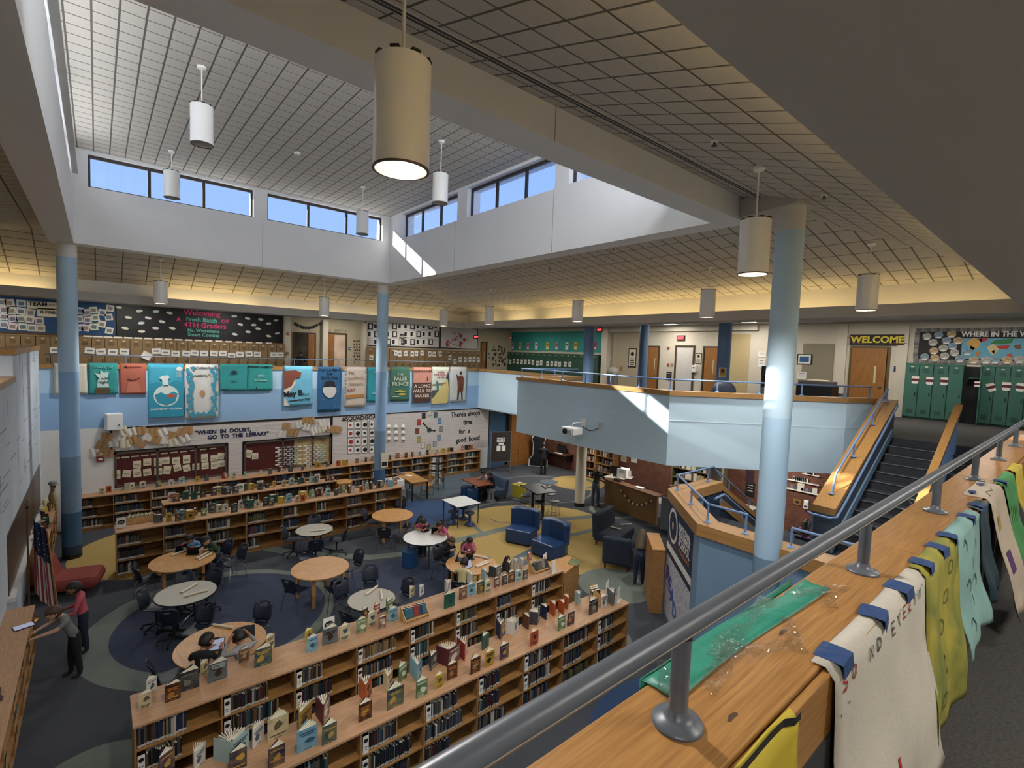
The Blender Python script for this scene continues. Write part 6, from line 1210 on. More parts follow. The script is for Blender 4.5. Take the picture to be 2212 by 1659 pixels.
on_desk('card_box', 'dark box on the front of the desk top', 'box', .2, .2, 1.06, (('box', (-.1, -.14, 0, .1, .14, .11), mat('dark_box', '#3a342e', .6)),))
on_desk('sign_stand', 'white paper sign standing on the desk', 'sign', .2, .85, 1.10, (('sheet', (-.01, -.12, 0, .01, .12, .3), PAPER), ('foot', (-.05, -.12, 0, .05, .12, .01), PAPER)))
on_desk('paper_tray', 'white paper tray farther along the desk', 'tray', .62, .22, 1.06, (('tray', (-.1, -.16, 0, .1, .16, .04), PAPER),))
# bookcases at the brick wall, counter with computer, standee
def wallcase(label, y0, y1, h, rows, x=18.6, d=.4):
    t = thing('tall_bookcase', label, 'bookcase', (x, (y0+y1)/2, 0)); L = (y1-y0)/2
    MB().box(-.02, -L, 0, 0, L, h).build('back_panel', CASEB, t)
    for s in (-1, 1): MB().box(-d, s*L-.02, 0, -.02, s*L+.02, h).build('side_panel', CASEW, t)
    for k in range(rows+1): MB().box(-d, -L+.02, .06+(h-.1)*k/rows, -.02, L-.02, .09+(h-.1)*k/rows).build('shelf', CASEW, t)
    q = random.Random(int(y0*10))
    bm_ = MB()
    for k in range(rows):
        y = -L+.05
        while y < L-.12:
            w = q.uniform(.02, .05); hh = q.uniform(.16, .25)
            if q.random() < .8: bm_.box(-d+.06, y, .09+(h-.1)*k/rows, -.1, y+w-.003, .09+(h-.1)*k/rows+hh, q.randrange(5))
            y += w+(.12 if q.random() < .12 else 0)
    bm_.build('row_of_books', [mat('spine_a', '#3f2f2a', .7), mat('spine_b', '#c8bfae', .7), mat('spine_c', '#55606a', .7), mat('spine_d', '#7a5a3a', .7), mat('spine_e', '#6a2f2f', .7)], t)['kind'] = 'stuff'
    return t
wallcase('oak bookcase at the brick wall, left one behind the cream column', 15.3, 16.3, 1.95, 5); wallcase('oak bookcase at the brick wall, right one behind the woman in black', 14.2, 15.26, 1.95, 5)
t = thing('wall_counter', 'brown counter shelf on the brick wall with a computer', 'counter', (18.58, 17.9, .8)); MB().box(-.6, -.9, 0, 0, .9, .05).build('counter_top', wood('counter_brown', '#5d4030', '#4b3124', (2, 8, 8), .4), t); 
for s in (-.8, .8): MB().box(-.45, s-.03, -.3, 0, s+.03, 0).build('bracket', BLACKM, t)
t = thing('monitor', 'black computer screen and keyboard on the brick wall counter', 'monitor', (18.3, 17.6, .85)); MB().box(-.02, -.3, .08, .03, .3, .45).build('screen', BLACK, t); MB().box(-.06, -.1, 0, .06, .1, .08).build('stand', BLACK, t); MB().box(-.3, -.22, 0, -.14, .22, .02).build('keyboard', PLASTIC_W, t)
g = thing('leaf_garland', 'pale leaf garland pinned over the counter screen', 'garland', (18.55, 17.7, 1.5)); pts = []
for k in range(12): y = .75-.136*k; z = .12-.14*math.sin(math.pi*k/11*2)**2; pts.append((0, y, z)); MB().ball((-.01, y, z-.04), (.01, .04, .055), 6, 4).build('leaf', mat('pale_gold_leaf', '#b59a55', .7), g)
MB().tube(pts, .006, 4).build('string', PAPERD, g)
t = thing('standee', 'black board cut out with a white rim standing by the wood panel wall', 'cut out', (17.7, 18.7, 0), -.9); P1 = [(-.5, 0), (.5, 0), (.5, .35), (.3, .6), (.3, 1.2), (.38, 1.5), (.2, 1.8), (-.2, 1.8), (-.38, 1.5), (-.3, 1.2), (-.3, .6), (-.5, .35)]
RX = Matrix.Rotation(math.pi/2, 4, 'X'); MB().prism(P1, 0, .012, 0, RX).build('rim_sheet', PAPER, t); MB().prism([(p[0]*.9, .03+p[1]*.95) for p in P1], .013, .018, 0, RX).build('black_print', BLACK, t); MB().box(-.2, 0, 0, .2, .3, .02).build('foot', BLACK, t)
# carts with books near the desk, cluttered back shelf, posters on brick
def cart(x, y, label, m, n):
    t = thing('book_cart', label, 'book cart', (x, y, 0), .2)
    for k in range(3): MB().box(-.22, -.4, .2+k*.36, .22, .4, .22+k*.36).build('shelf', m, t)
    for sx in (-1, 1): MB().box(sx*.22-.012, -.4, .08, sx*.22+.012, .4, 1.2 if n else 1.05).build('end_panel', m, t)
    q = random.Random(n); b = MB()
    for k in range(3):
        yy = -.36
        while yy < .3: w = q.uniform(.02, .06); b.box(-.15, yy, .22+k*.36, .12, yy+w-.004, .22+k*.36+q.uniform(.15, .26), q.randrange(5)); yy += w
    b.build('row_of_books', [MATS['spine_'+c] for c in 'abcde'], t)['kind'] = 'stuff'
    for sx in (-1, 1):
        for sy in (-1, 1): MB().lathe([(.04, -.015), (.04, .015)], (0, 0, 0), 10, T=Matrix.Translation((sx*.18, sy*.33, .04)) @ Matrix.Rotation(math.pi/2, 4, 'X')).build('caster', BLACK, t)
cart(16.6, 9.7, 'cream book cart with papers standing behind the service desk', mat('cream_metal', '#b3a98f', .5), 1); cart(15.0, 9.0, 'grey metal book cart at the end of the service desk', mat('grey_metal', '#74777a', .5), 2); cart(16.9, 9.1, 'dark book cart behind the cream one', mat('dark_metal', '#3d3833', .5), 3)
t = thing('work_shelf', 'cluttered shelf unit with boxes against the brick wall', 'shelf', (18.2, 10.0, 0)); 
for k in range(5): MB().box(-.25, -1.0, .3+k*.4, .35, 1.0, .33+k*.4).build('shelf', mat('olive_shelf', '#6b6048', .6), t)
for s in (-1, 1): MB().box(-.25, s*1.0-.02, 0, .35, s*1.0+.02, 2.0).build('side_panel', mat('olive_shelf', '#6b6048', .6), t)
q = random.Random(4); b = MB()
for k in range(5):
    y = -.9
    while y < .8: w = q.uniform(.1, .3); b.box(-.2, y, .33+k*.4, .2, y+w-.02, .33+k*.4+q.uniform(.08, .3), q.randrange(5)); y += w+q.uniform(0, .1)
b.build('boxes_and_papers', [MATS['spine_b'], MATS['spine_d'], mat('box_tan', '#a58f63', .7), mat('box_white', '#c9c4b6', .7), mat('box_green', '#4f6a4a', .7)], t)['kind'] = 'stuff'
for x0, y0, x1, y1, l, m in ((1342, 985, 1354, 997, 'white picture sheet on the brick wall above the desk, left one', PAPERD), (1364, 985, 1377, 999, 'dark and white picture sheet on the brick wall above the desk, right one', PAPER), (1611, 1015, 1630, 1040, 'round pink floral sign on the brick wall', mat('dark_plum', '#3a2430', .8)), (1611, 1042, 1631, 1072, 'black poster with pale text on the brick wall', INK), (1765, 1068, 1777, 1079, 'small white notice on the brick wall right of the dispenser', PAPER), (1755, 1094, 1766, 1112, 'white notice low on the brick wall', PAPER)): notice(WBR, x0, y0, x1, y1, l, m, None, 3, 'poster', ink=INK if m != INK else PAPERD)
for py, l, s in ((1033, 'upper white picture ledge on the brick wall with letter sign', 'MATTERS'), (1053, 'lower white picture ledge on the brick wall', ''), (1022, 'short white ledge with lettering high on the brick wall', 'STORY')):
    px0, px1 = (1701, 1771) if s != 'STORY' else (1735, 1772); u0, z0 = WBR.uz(px0, py); u1, z1 = WBR.uz(px1, py+16 if s != 'STORY' else py+6); t = thing('picture_ledge', l, 'shelf', (18.6, -u0, (z0+z1)/2)); bpy.context.view_layer.update(); z = (z0+z1)/2
    mb = MB(); WBR.box(mb, u0, u1, z-.02, z+.01, .013, .1); o = mb.build('ledge', PAPER); o.parent = t; o.matrix_parent_inverse = t.matrix_world.inverted()
    if s:
        for k, ch in enumerate(s): uu = u0+(u1-u0)*(.25+.42*k/len(s)); mb = MB(); WBR.box(mb, uu-.055, uu+.055, z+.01, z+.15, .06, .07); o = mb.build('letter_tile', PAPER); o.parent = t; o.matrix_parent_inverse = t.matrix_world.inverted(); w_ = text(ch, .13, INK, bold=.004); w_.matrix_world = WBR.M(uu, z+.08, .072); w_.parent = t; w_.matrix_parent_inverse = t.matrix_world.inverted()
    if s == '':
        for k in range(7): uu = u0+.1+(u1-u0-.2)*k/7; hh = (.16, .12, .26, .1, .14, .12, .18)[k]; mb = MB(); WBR.box(mb, uu, uu+hh*.8, z+.01, z+.01+hh, .03, .05); o = mb.build('propped_picture', mat('prop_%d' % (k % 4), ('#7a6a6f', '#46525f', '#d0c9ba', '#8a5a3c')[k % 4], .7)); tag(o, 'small propped picture on the lower brick wall ledge, %s from the column' % ('first', 'second', 'third and tallest', 'fourth', 'fifth', 'sixth', 'last')[k], 'picture')
u, z = WBR.uz(1743, 1089); t = thing('soap_dispenser', 'white soap dispenser on the brick wall', 'dispenser', (18.585, -u, z-.15)); MB().box(-.11, -.07, 0, 0, .07, .3).build('body', PLASTIC_W, t, bevel=.02); MB().box(-.115, -.04, .06, -.11, .04, .12).build('window', BLACK, t)
u, z = WBR.uz(1723, 1084); o = MB().box(-.02, -.13, -.1, 0, .13, .1).build('outlet_plate', mat('oak_plate', '#8f6a38', .5)); o.location = (18.585, -u, z); tag(o, 'oak outlet plate with a dark socket on the brick wall', 'outlet'); MB().box(-.025, -.05, -.04, -.02, .05, .04).build('socket', BLACK, o)
t = thing('wall_banner_feathers', 'grey paper feather bunch on the brick wall by the stair guard', 'decoration', (18.5, 5.45, 1.75))
for k in range(11): a = -1.2+.24*k; MB().ball((0, .22*math.sin(a), .22*math.cos(a)), (.02, .05, .16), 6, 5, 0, Matrix.Identity(4)).build('feather', mat('grey_feather', '#8d8894', .8), t)
t = thing('grey_table', 'dark table with chairs where the girl in pink sits below the stairs', 'table', (16.9, 5.2, 0)); MB().box(-.5, -.7, .68, .5, .7, .72).build('tabletop', BLACK, t)
for sx in (-1, 1):
    for sy in (-1, 1): MB().box(sx*.42-.02, sy*.62-.02, 0, sx*.42+.02, sy*.62+.02, .68).build('leg', BLACKM, t)
t = thing('oak_counter', 'oak counter with grey top beyond the stair wall', 'counter', (17.0, 8.0, 0)); MB().box(-.4, -.7, 0, .4, .7, .86).build('body', CASEW, t); MB().box(-.44, -.74, .86, .44, .74, .9).build('counter_top', DESKT, t)
# ---- flag on its stand at the left wall, dinosaur statue, left wall window
FR, FWt, FB = mat('flag_red', '#8c2f35', .75), mat('flag_white', '#c9c1b8', .75), mat('flag_blue', '#232c4a', .75)
t = thing('flag', 'american flag with gold fringe on a pole topped by an eagle', 'flag', (-1.13, 13.85, 0)); MB().tube([(0, 0, .05), (0, 0, 2.35)], .014, 8).build('pole', wood('pole_wood', '#6b4a28', '#583a1d', (9, 9, 1), .4), t); MB().lathe([(.16, 0), (.15, .03), (.04, .07), (.02, .1)], n=20).build('base', mat('brass', '#8a6a35', .35, metal=.8), t)
def ff(u, v): w = .08+.42*u*(1.15-.5*v); a = .5*math.sin(5.5*u*math.pi+v)*.06; return (.02+w*.82+a*.3, w*-.42+a, 2.15-1.55*(1-v)-.35*u*(1-v)-.25*u)
mb = MB(); nu, nv = 26, 24; mb.grid(ff, nu, nv)
mb.m = [2 if (j >= nv*.58 and i < nu*.9 and j > nv*.5) else ((i//2) % 2) for j in range(nv) for i in range(nu)]
mb.build('cloth', [FR, FWt, FB], t, smooth='all'); MB().tube([ff(1, v/10) for v in range(11)], .012, 5).build('gold_fringe', mat('gold_fringe', '#b08a3c', .6), t)
for k in range(18): p = ff(.12+.15*(k % 5)+.04*(k//5 % 2), .66+.07*(k//5)); MB().ball((p[0]+.012, p[1]-.01, p[2]), .012, 5, 4).build('star', FWt, t)
MB().ball((0, 0, 2.42), (.03, .05, .06), 8, 6).tube([(0, 0, 2.42), (0, .12, 2.5), (0, .2, 2.46)], [.03, .02, .005], 6).tube([(0, 0, 2.42), (0, -.12, 2.5), (0, -.2, 2.46)], [.03, .02, .005], 6).build('eagle', mat('dark_bronze', '#4a4030', .4, metal=.5), t, smooth=True)
struct(MB().box(-1.3, 12.6, 1.1, -1.285, 19.0, 2.25).build('window_left_wall', mat('brown_window', '#4b3a2e', .35)))
mb = MB(); mb.box(-1.3, 12.5, 1.02, -1.2, 19.1, 1.1); mb.box(-1.3, 18.98, 1.1, -1.26, 19.08, 2.3); struct(mb.build('trim_14', mat('pale_sill', '#cfcdc8', .6)))
t = thing('statue', 'tan bird like statue with a cap on the corner of the left bookcase', 'statue', (-1.0, 18.7, 1.0), -1.2, None); MB().ball((0, 0, .38), (.11, .09, .2), 10, 8).tube([(0, 0, .5), (.02, 0, .66)], [.06, .05], 8).ball((.03, 0, .72), (.09, .07, .08), 10, 8).tube([(.1, 0, .71), (.22, 0, .69)], [.04, .01], 8).build('body', mat('tan_statue', '#a3916f', .7), t, smooth=True)
for s in (-1, 1): MB().tube([(0, s*.05, .22), (.02, s*.06, .08), (0, s*.06, 0)], [.045, .03, .03], 8).build('leg', mat('tan_statue', '#a3916f', .7), t, smooth=True)
MB().lathe([(.1, 0), (.1, .05), (.05, .09), (0, .1)], (.02, 0, .76), 14).box(.06, -.07, .755, .2, .07, .77).build('cap', mat('grey_cap', '#7d7f83', .8), t, smooth=True)
# ================================================================== LIBRARY BACK WALL: banners, windows, projector, speaker
BANNER = mat('white_corrugated_banner', '#c9c2bd', .75, noise=(5, .05), bump=(9, .6), stretch=(.35, 1, 3.0))
rr = random.Random(21)
def long_banner(label, x0, y0, x1, y1, edge=INK):
    t = thing('wall_banner', label, 'banner'); o, r = panel('paper', WL, x0, y0, x1, y1, BANNER, .004, .014, t); return t, r
def rect_part(t, nm, W, u0, u1, z0, z1, m, d0=.0, d1=.02): mb = MB(); W.box(mb, u0, u1, z0, z1, d0, d1); return mb.build(nm, m, t)
Z0, Z1 = 1.1, 3.06
t = thing('wall_banner', 'white quote banner with navy letters around the back wall windows', 'banner')
ua, ub = WL.uz(243, 960)[0], WL.uz(714, 960)[0]; zt = 3.04; zw = 2.30
wins = [(WL.uz(247, 1000)[0], WL.uz(489, 1000)[0]), (WL.uz(527, 990)[0], WL.uz(714, 990)[0])]
rect_part(t, 'paper_top', WL, ua, ub, zw, zt, BANNER, .004, .014); rect_part(t, 'paper_middle', WL, wins[0][1], wins[1][0], 1.1, zw, BANNER, .004, .014)
def scallop(u0, u1, z0, z1, vert=False):
    rect_part(t, 'scalloped_border', WL, u0, u1, z0, z1, INK, .014, .022)
scallop(ua-.06, ub+.06, zt-.03, zt+.05); scallop(ua-.06, ua, 2.2, zt); scallop(ub-.03, ub+.06, 1.1, zt)
for a, b in wins: scallop(a-.04, b+.04, zw-.03, zw+.03)
for u in (wins[0][1], wins[1][0]-.06): scallop(u, u+.06, 1.1, zw)
words(WL, '\u201cWHEN  IN  DOUBT,', 483, 931.5, .19, NAVYINK, t, .018, 0, 1.0, .010); words(WL, 'GO  TO  THE  LIBRARY\u201d', 517, 940.5, .19, NAVYINK, t, .018, 0, .98, .010)
# windows with dark red paper behind
MAR = mat('maroon_window_paper', '#4e1814', .5, noise=(2, .15)); BRF = mat('brown_window_frame', '#51453d', .5)
def backwin(n, a, b, bars, z0=1.16, z1=2.28):
    f = struct(bpy.data.objects.new('window_back_%d' % n, None)); COL.objects.link(f); w = .055
    for u0, u1, p, q in ((a, b, z0, z0+w), (a, b, z1-w, z1), (a, a+w, z0, z1), (b-w, b, z0, z1)): rect_part(f, 'frame', WL, u0, u1, p, q, BRF, 0, .05)
    for k in bars: rect_part(f, 'mullion', WL, a+(b-a)*k-.035, a+(b-a)*k+.035, z0, z1, BRF, 0, .05)
    rect_part(f, 'backing', WL, a+.02, b-.02, z0, z1, MAR, .0, .006); return f
w1 = backwin(1, *wins[0], (.355, .70)); w2 = backwin(2, *wins[1], (.42, .77))
u1 = wins[1][1]; rect_part(w2, 'lit_room', WL, u1-1.42, u1-.06, 1.2, 2.24, mat('warm_lit_room', '#a08a5c', .8, noise=(2.5, .5)), .006, .010)
sheets = [(251, 1025), (274, 1023), (296, 1003), (296, 1021), (318, 998), (318, 1020), (341, 998), (342, 1018), (358, 995), (361, 1015), (380, 995), (383, 1010), (403, 992), (403, 1011), (423, 1008), (442, 989), (443, 1006), (462, 990), (463, 1004), (477, 985), (478, 1001), (537, 980), (551, 985)]
for k, (px, py) in enumerate(sheets): u, z = WL.uz(px, py); s = flat('story_sheet', WL, u, z, .21, .23 if k % 3 else .28, PAPERD, .008, w1 if px < 500 else w2, rr.uniform(-.25, .25) if k % 2 else 0); flat('writing', WL, u, z, .14, .015, GRY, .012, s); flat('writing', WL, u, z-.05, .14, .015, GRY, .012, s)
for k in range(11): u, z = WL.uz(250+k*21, 993-k*2.1); flat('paper_strip', WL, u, z+.05, .2, .045, PAPERD, .008, w1)
for r_ in range(9):
    for c in range(9):
        px = 599+c*12+(r_ % 2)*5; py = 967+r_*4.6-c*.75
        if px < 650 or px > 657: u, z = WL.uz(px, py); flat('name_card', WL, u, z, .15, .05, (PAPER, TINTS[2], PAPER, TINTS[0], mat('mint_card', '#9fc2bd', .8))[(r_*5+c*3) % 5], .012, w2)
# open book pages fanned over the banner corners
PG = [mat('page_white', '#d3cfc6', .8), mat('page_tan', '#a98458', .8), mat('page_cream', '#c9bfa6', .8)]
def spread(px, py, rot, k, par):
    u, z = WL.uz(px, py); w, h_ = .25, .27
    for s in (-1, 1):
        mb = MB(); mb.grid(lambda a, b: (s*a*w/2*1.15, (b-.5)*h_, .02+.05*math.sin(a*math.pi)*(.6)), 4, 2); o = mb.build('book_page', PG[k % 3], par, smooth='all'); o.matrix_world = WL.M(u, z, .014+.004*(k % 9), rot)
pgs = thing('book_page_collage', 'fan of open white and tan book pages left of the quote lettering', 'decoration'); pgs2 = thing('book_page_collage', 'fan of open white and tan book pages right of the quote lettering', 'decoration')
for k, (px, py) in enumerate(((231, 944),(243, 956),(220, 962),(207, 976),(221, 977),(234, 977),(262, 944),(265, 931),(284, 948),(284, 933),(305, 930),(303, 956),(318, 944),(332, 932),(336, 949),(350, 934),(357, 950),(372, 941),(372, 955),(392, 933),(398, 946),(405, 928),(270, 958))): spread(px, py, rr.uniform(-.45, .45), (1, 0, 1, 0, 1, 1, 0, 2, 1, 0, 1, 1, 0, 1, 1, 0, 0, 1, 2, 1, 0, 1, 2)[k], pgs)
for k, (px, py) in enumerate(((610, 937),(618, 921),(626, 933),(636, 934),(645, 917),(662, 922),(672, 908),(660, 908),(677, 931),(692, 927),(695, 913),(705, 920),(712, 926),(720, 927),(730, 928))): spread(px, py, rr.uniform(-.45, .45), (0, 1, 1, 1, 0, 0, 1, 1, 0, 2, 0, 0, 1, 1, 1)[k], pgs2)
# squad board and reading clock banner
t, r = long_banner('white banner with small framed pictures, a paper clock and black handwriting', 719, 893, 1054, 975)
u0, u1, z0, z1 = WL.uz(717, 940)[0], WL.uz(1055, 920)[0], 1.12, 3.04
t.children[0].data.transform(Matrix.Identity(4))
rect_part(t, 'paper_lower', WL, u0, u1, z0, z1, BANNER, .002, .013); 
for b in ((u0-.03, u1+.03, z1, z1+.05), (u1, u1+.05, z0, z1+.05), (u0-.03, u0+.02, z0, z1)): rect_part(t, 'black_border', WL, *b, INK, .013, .022)
words(WL, '#SQUADGOALS', 782, 903, .25, INK, t, .018, .0, .95, .008)
k = 0
for r_ in range(4):
    for c in range(4):
        px = 756.5+c*15.3; py = 918.5+r_*18-c*.6; u, z = WL.uz(px, py); s = flat('framed_card', WL, u, z, .25, .33, INK, .016, t); flat('card_sheet', WL, u, z, .21, .29, PAPER, .020, t); e = MB().lathe([(.001, 0), (.06+.02*(k % 3), 0), (.05, .003), (.001, .003)], n=7).build('silhouette', INK if k % 4 else RED, t); e.matrix_world = WL.M(u+.01*(k % 3), z, .0235, k); k += 1
for r_ in range(3):
    for c in range(3): u, z = WL.uz(839+c*15.5, 922+r_*13); e = MB().ball((0, 0, .02), (.1, .1, .05), 10, 6).build('paper_rosette', PAPER, t); e.matrix_world = WL.M(u, z, .016); flat('tag', WL, u, z-.05, .12, .05, mat('tag_brown', '#7a6556', .8), .09, t)
uc, zc = WL.uz(927, 929); 
for a in range(12):
    an = a*math.pi/6; u, z = uc+.63*math.sin(an), zc+.80*math.cos(an); flat('clock_card', WL, u, z, .2, .27, INK, .016, t); flat('clock_picture', WL, u, z, .17, .24, mat('clock_pic_%d' % a, ('#c9c4ba', '#3f5f6a', '#6f8fb5', '#8a8f7a', '#7f95b0', '#8fa0ac', '#b7a77f', '#d0cdc6', '#b0a04a', '#7a4535', '#b3402e', '#2f3138')[a], .7), .02, t)
e = MB().lathe([(.001, 0), (.12, 0), (.12, .01), (.001, .01)], n=24).build('clock_hub', mat('hub_grey', '#4a4d4a', .6), t); e.matrix_world = WL.M(uc, zc, .016)
for an, L in ((-.75, .55), (1.75, .35)): o = MB().prism([(-.022, 0), (.022, 0), (.022, L*.82), (.06, L*.82), (0, L), (-.06, L*.82), (-.022, L*.82)], 0, .006).build('clock_hand', INK, t); o.matrix_world = WL.M(uc, zc, .024, -an)
for s, px, py in (("There's always", 1006, 894.5), ('time', 1010, 912), ('for  a', 1003, 931.5), ('good  book!', 1011, 948.5)): words(WL, s, px, py, .34, INK, t, .018, .02, .86, .010)
# speaker, alarm, projector
u, z = WL.uz(244, 909); t = thing('wall_speaker', 'white loudspeaker on a bracket high on the blue back wall', 'speaker', (u, YB-.18, z)); MB().prism([(-.22, .12), (.2, .12), (.24, -.14), (-.15, -.16)], -.26, .26, 0).build('cabinet', PLASTIC_W, t, bevel=.02); MB().box(-.02, .1, -.05, .02, .18, .05).build('bracket', BLACKM, t); MB().ball((.14, -.155, -.1), .02, 8, 5).build('port', BLACK, t)
u, z = WL.uz(217, 991); o = MB().box(-.1, -.05, -.09, .1, 0, .09).build('fire_alarm', mat('alarm_red', '#7e2a28', .5)); o.location = (u, YB-.001, z); tag(o, 'small dark red fire alarm on the white back wall', 'fire alarm'); MB().box(-.05, -.055, -.03, .05, -.05, .03).build('lens', PAPER, o)
u, z = WBAL.uz(1256, 922); y = -u; t = thing('projector', 'white ceiling style projector on an arm from the balcony front', 'projector', (11.45, y, z-.1)); MB().box(-.62, -.24, -.1, -.2, .28, .12).build('body', PLASTIC_W, t, bevel=.03)
MB().lathe([(.085, 0), (.085, .05), (.06, .06), (.0, .05)], (0, 0, 0), 20, T=Matrix.Translation((-.62, .08, .0)) @ Matrix.Rotation(-math.pi/2, 4, 'Y')).build('lens', BLACK, t, smooth=True); MB().box(-.66, -.2, -.06, -.61, -.02, .07).build('vent_grille', mat('pale_grey_plastic', '#b9bab8', .4), t)
MB().tube([(-.4, 0, .12), (-.4, 0, .24), (0, -.1, .26)], .025, 8).build('arm', PLASTIC_W, t, smooth=True); MB().box(-.04, -.2, .1, -.002, 0, .36).build('wall_plate', PLASTIC_W, t, bevel=.008); MB().tube([(-.2, -.22, .16), (-.1, -.4, .04), (-.06, -.6, .1), (-.02, -.75, .2)], .014, 6).build('cable', BLACK, t, smooth=True); MB().box(-.05, -.82, .15, -.002, -.68, .32).build('outlet_box', mat('pale_grey_plastic', '#b9bab8', .4), t)
u, z = 0, 0
o = MB().box(-.15, -.012, -.28, .15, 0, .28).build('notice', PAPERD); p = onz(828, 1010, 1.6); o.location = (8.40, 17.43, 1.62); o.rotation_euler = (0, 0, .1); tag(o, 'cream printed notice stuck low on the middle blue column', 'notice'); MB().box(-.11, -.015, -.22, .11, -.012, -.06).build('dark_picture', INK, o)
# banners on the stair wall
WS = Wall((10.0+.007, 6.12-.007, 0), (8.38-10.0, 4.5-6.12, 0))
t = thing('stair_banner', 'navy school award banner hung on the angled stair wall', 'banner'); 
def rectL(t, nm, W, u0, u1, z0, z1, m, d0, d1): o = MB().box(u0, z0, d0, u1, z1, d1).build(nm, m, t); o.matrix_world = W.M(0, 0); return o
P4 = [WS.uz(*q) for q in ((1448, 1094), (1497, 1140), (1496, 1282), (1441, 1166))]
u0, u1 = (P4[0][0]+P4[3][0])/2, (P4[1][0]+P4[2][0])/2; zt = 2.62; zm = 1.72; zb = 1.45
rectL(t, 'navy_field', WS, u0, u1, zb, zt, mat('banner_navy', '#152a52', .55), .004, .012); rectL(t, 'white_stripe', WS, u0, u1, zb+.12, zb+.27, PAPER, .012, .015); rectL(t, 'dark_stripe', WS, u0, u1, zb, zb+.11, mat('banner_dark', '#1c2530', .6), .012, .015)
w = u1-u0; e = MB().lathe([(.001, 0), (w*.19, 0), (w*.19, .004), (.001, .004)], n=28).build('seal', PAPER, t); e.matrix_world = WS.M(u0+w*.24, 2.22, .013); e = MB().lathe([(.001, 0), (w*.15, 0), (w*.15, .003), (.001, .003)], n=24).build('seal_centre', mat('banner_navy', '#152a52', .55), t); e.matrix_world = WS.M(u0+w*.24, 2.22, .0175); e = MB().prism([(-.07, .05), (0, .09), (.07, .05), (.04, -.08), (-.04, -.08)], 0, .003).build('seal_eagle', PAPERD, t); e.matrix_world = WS.M(u0+w*.24, 2.22, .021)
for s, z, sz in (('NATIONAL', 2.38, .19), ('BLUE RIBBON', 2.24, .145), ('SCHOOL', 2.07, .23)): o = text(s, sz, PAPER, bold=.008, font_sx=.92); o.matrix_world = WS.M(u0+w*.70, z, .016); o.parent = t
o = text('OF EXCELLENCE', .11, mat('banner_orange', '#b8743a', .6), bold=.004); o.matrix_world = WS.M(u0+w*.71, 1.90, .016); o.parent = t
t = thing('scribble_banner', 'white sheet full of handwriting with big outlined purple letters below the award banner', 'banner'); mb = MB(); mb.prism([(u0-.06, .25), (u0+.1, .08), (u1-.12, .0), (u1-.02, .3), (u1-.02, 1.44), (u0+.02, 1.44)], .004, .010); o = mb.build('sheet', mat('white_signed_sheet', '#c4c4cc', .75), t); o.matrix_world = WS.M(0, 0, 0)
mb = MB(); q = random.Random(9)
for k in range(420):
    a, b, L, an = q.uniform(u0+.06, u1-.1), q.uniform(.3, 1.4), q.uniform(.03, .1), q.uniform(-.8, .8); c, s = math.cos(an)*L, math.sin(an)*L; mb._add([(a, b, .0105), (a+c, b+s, .0105), (a+c, b+s+.008, .0105), (a, b+.008, .0105)], [(0, 1, 2, 3)])
o = mb.build('signatures', mat('purple_ink', '#4a4878', .8), t); o.matrix_world = WS.M(0, 0, 0); o['kind'] = 'stuff'
for k, (ch, z, c) in enumerate((('R', 1.02, '#5a3f86'), ('E', .86, '#4f4a9a'), ('A', .70, '#3f55a0'), ('D', .50, '#3f6aa5'))): o = text(ch, .46, mat('letter_'+c[1:], c, .7), bold=.02); o.matrix_world = WS.M(u0+.24+.24*k, z, .012, -.12); o.parent = t
# ================================================================== BOOKS
SPINES = [mat('spine_%s' % n, c, .6) for n, c in (('dark brown', '#2e2320'), ('black', '#17171a'), ('navy', '#1f2a40'), ('grey brown', '#5a4c42'), ('maroon', '#4f1f22'), ('teal', '#2b5057'), ('tan', '#8d7350'), ('slate', '#49525c'), ('olive', '#55522f'), ('white', '#b9b4a8'))]
SN = ('dark brown', 'black', 'navy', 'grey brown', 'maroon', 'teal', 'tan', 'slate', 'olive', 'white')
LBL = mat('spine_label', '#c3bfb4', .7); PAGES = mat('book_pages', '#d5cdb8', .85)
def spine_mesh(k):
    m = MB(); m.box(-.5, 0, 0, .5, 1, 1, 0); m._add([(-.5, -.004, .03), (.5, -.004, .03), (.5, -.004, .16), (-.5, -.004, .16)], [(0, 1, 2, 3)], 1); m._add([(-.4, .02, 1.001), (.4, .02, 1.001), (.4, .99, 1.001), (-.4, .99, 1.001)], [(0, 1, 2, 3)], 2)
    return m.mesh('shelved_book', [SPINES[k], LBL, PAGES])
SM = [spine_mesh(k) for k in range(10)]
q = random.Random(42); CAND = []; REST = []
ORD = ('first', 'second', 'third', 'fourth', 'fifth', 'sixth', 'seventh', 'eighth', 'ninth', 'tenth', 'eleventh', 'twelfth', 'thirteenth', 'fourteenth', 'fifteenth', 'sixteenth', 'seventeenth', 'eighteenth')
RN = ('bottom', 'middle', 'top')
SHORT = {'near': 'nearest bookcase', 'second': 'second bookcase', 'third': 'long third bookcase'}
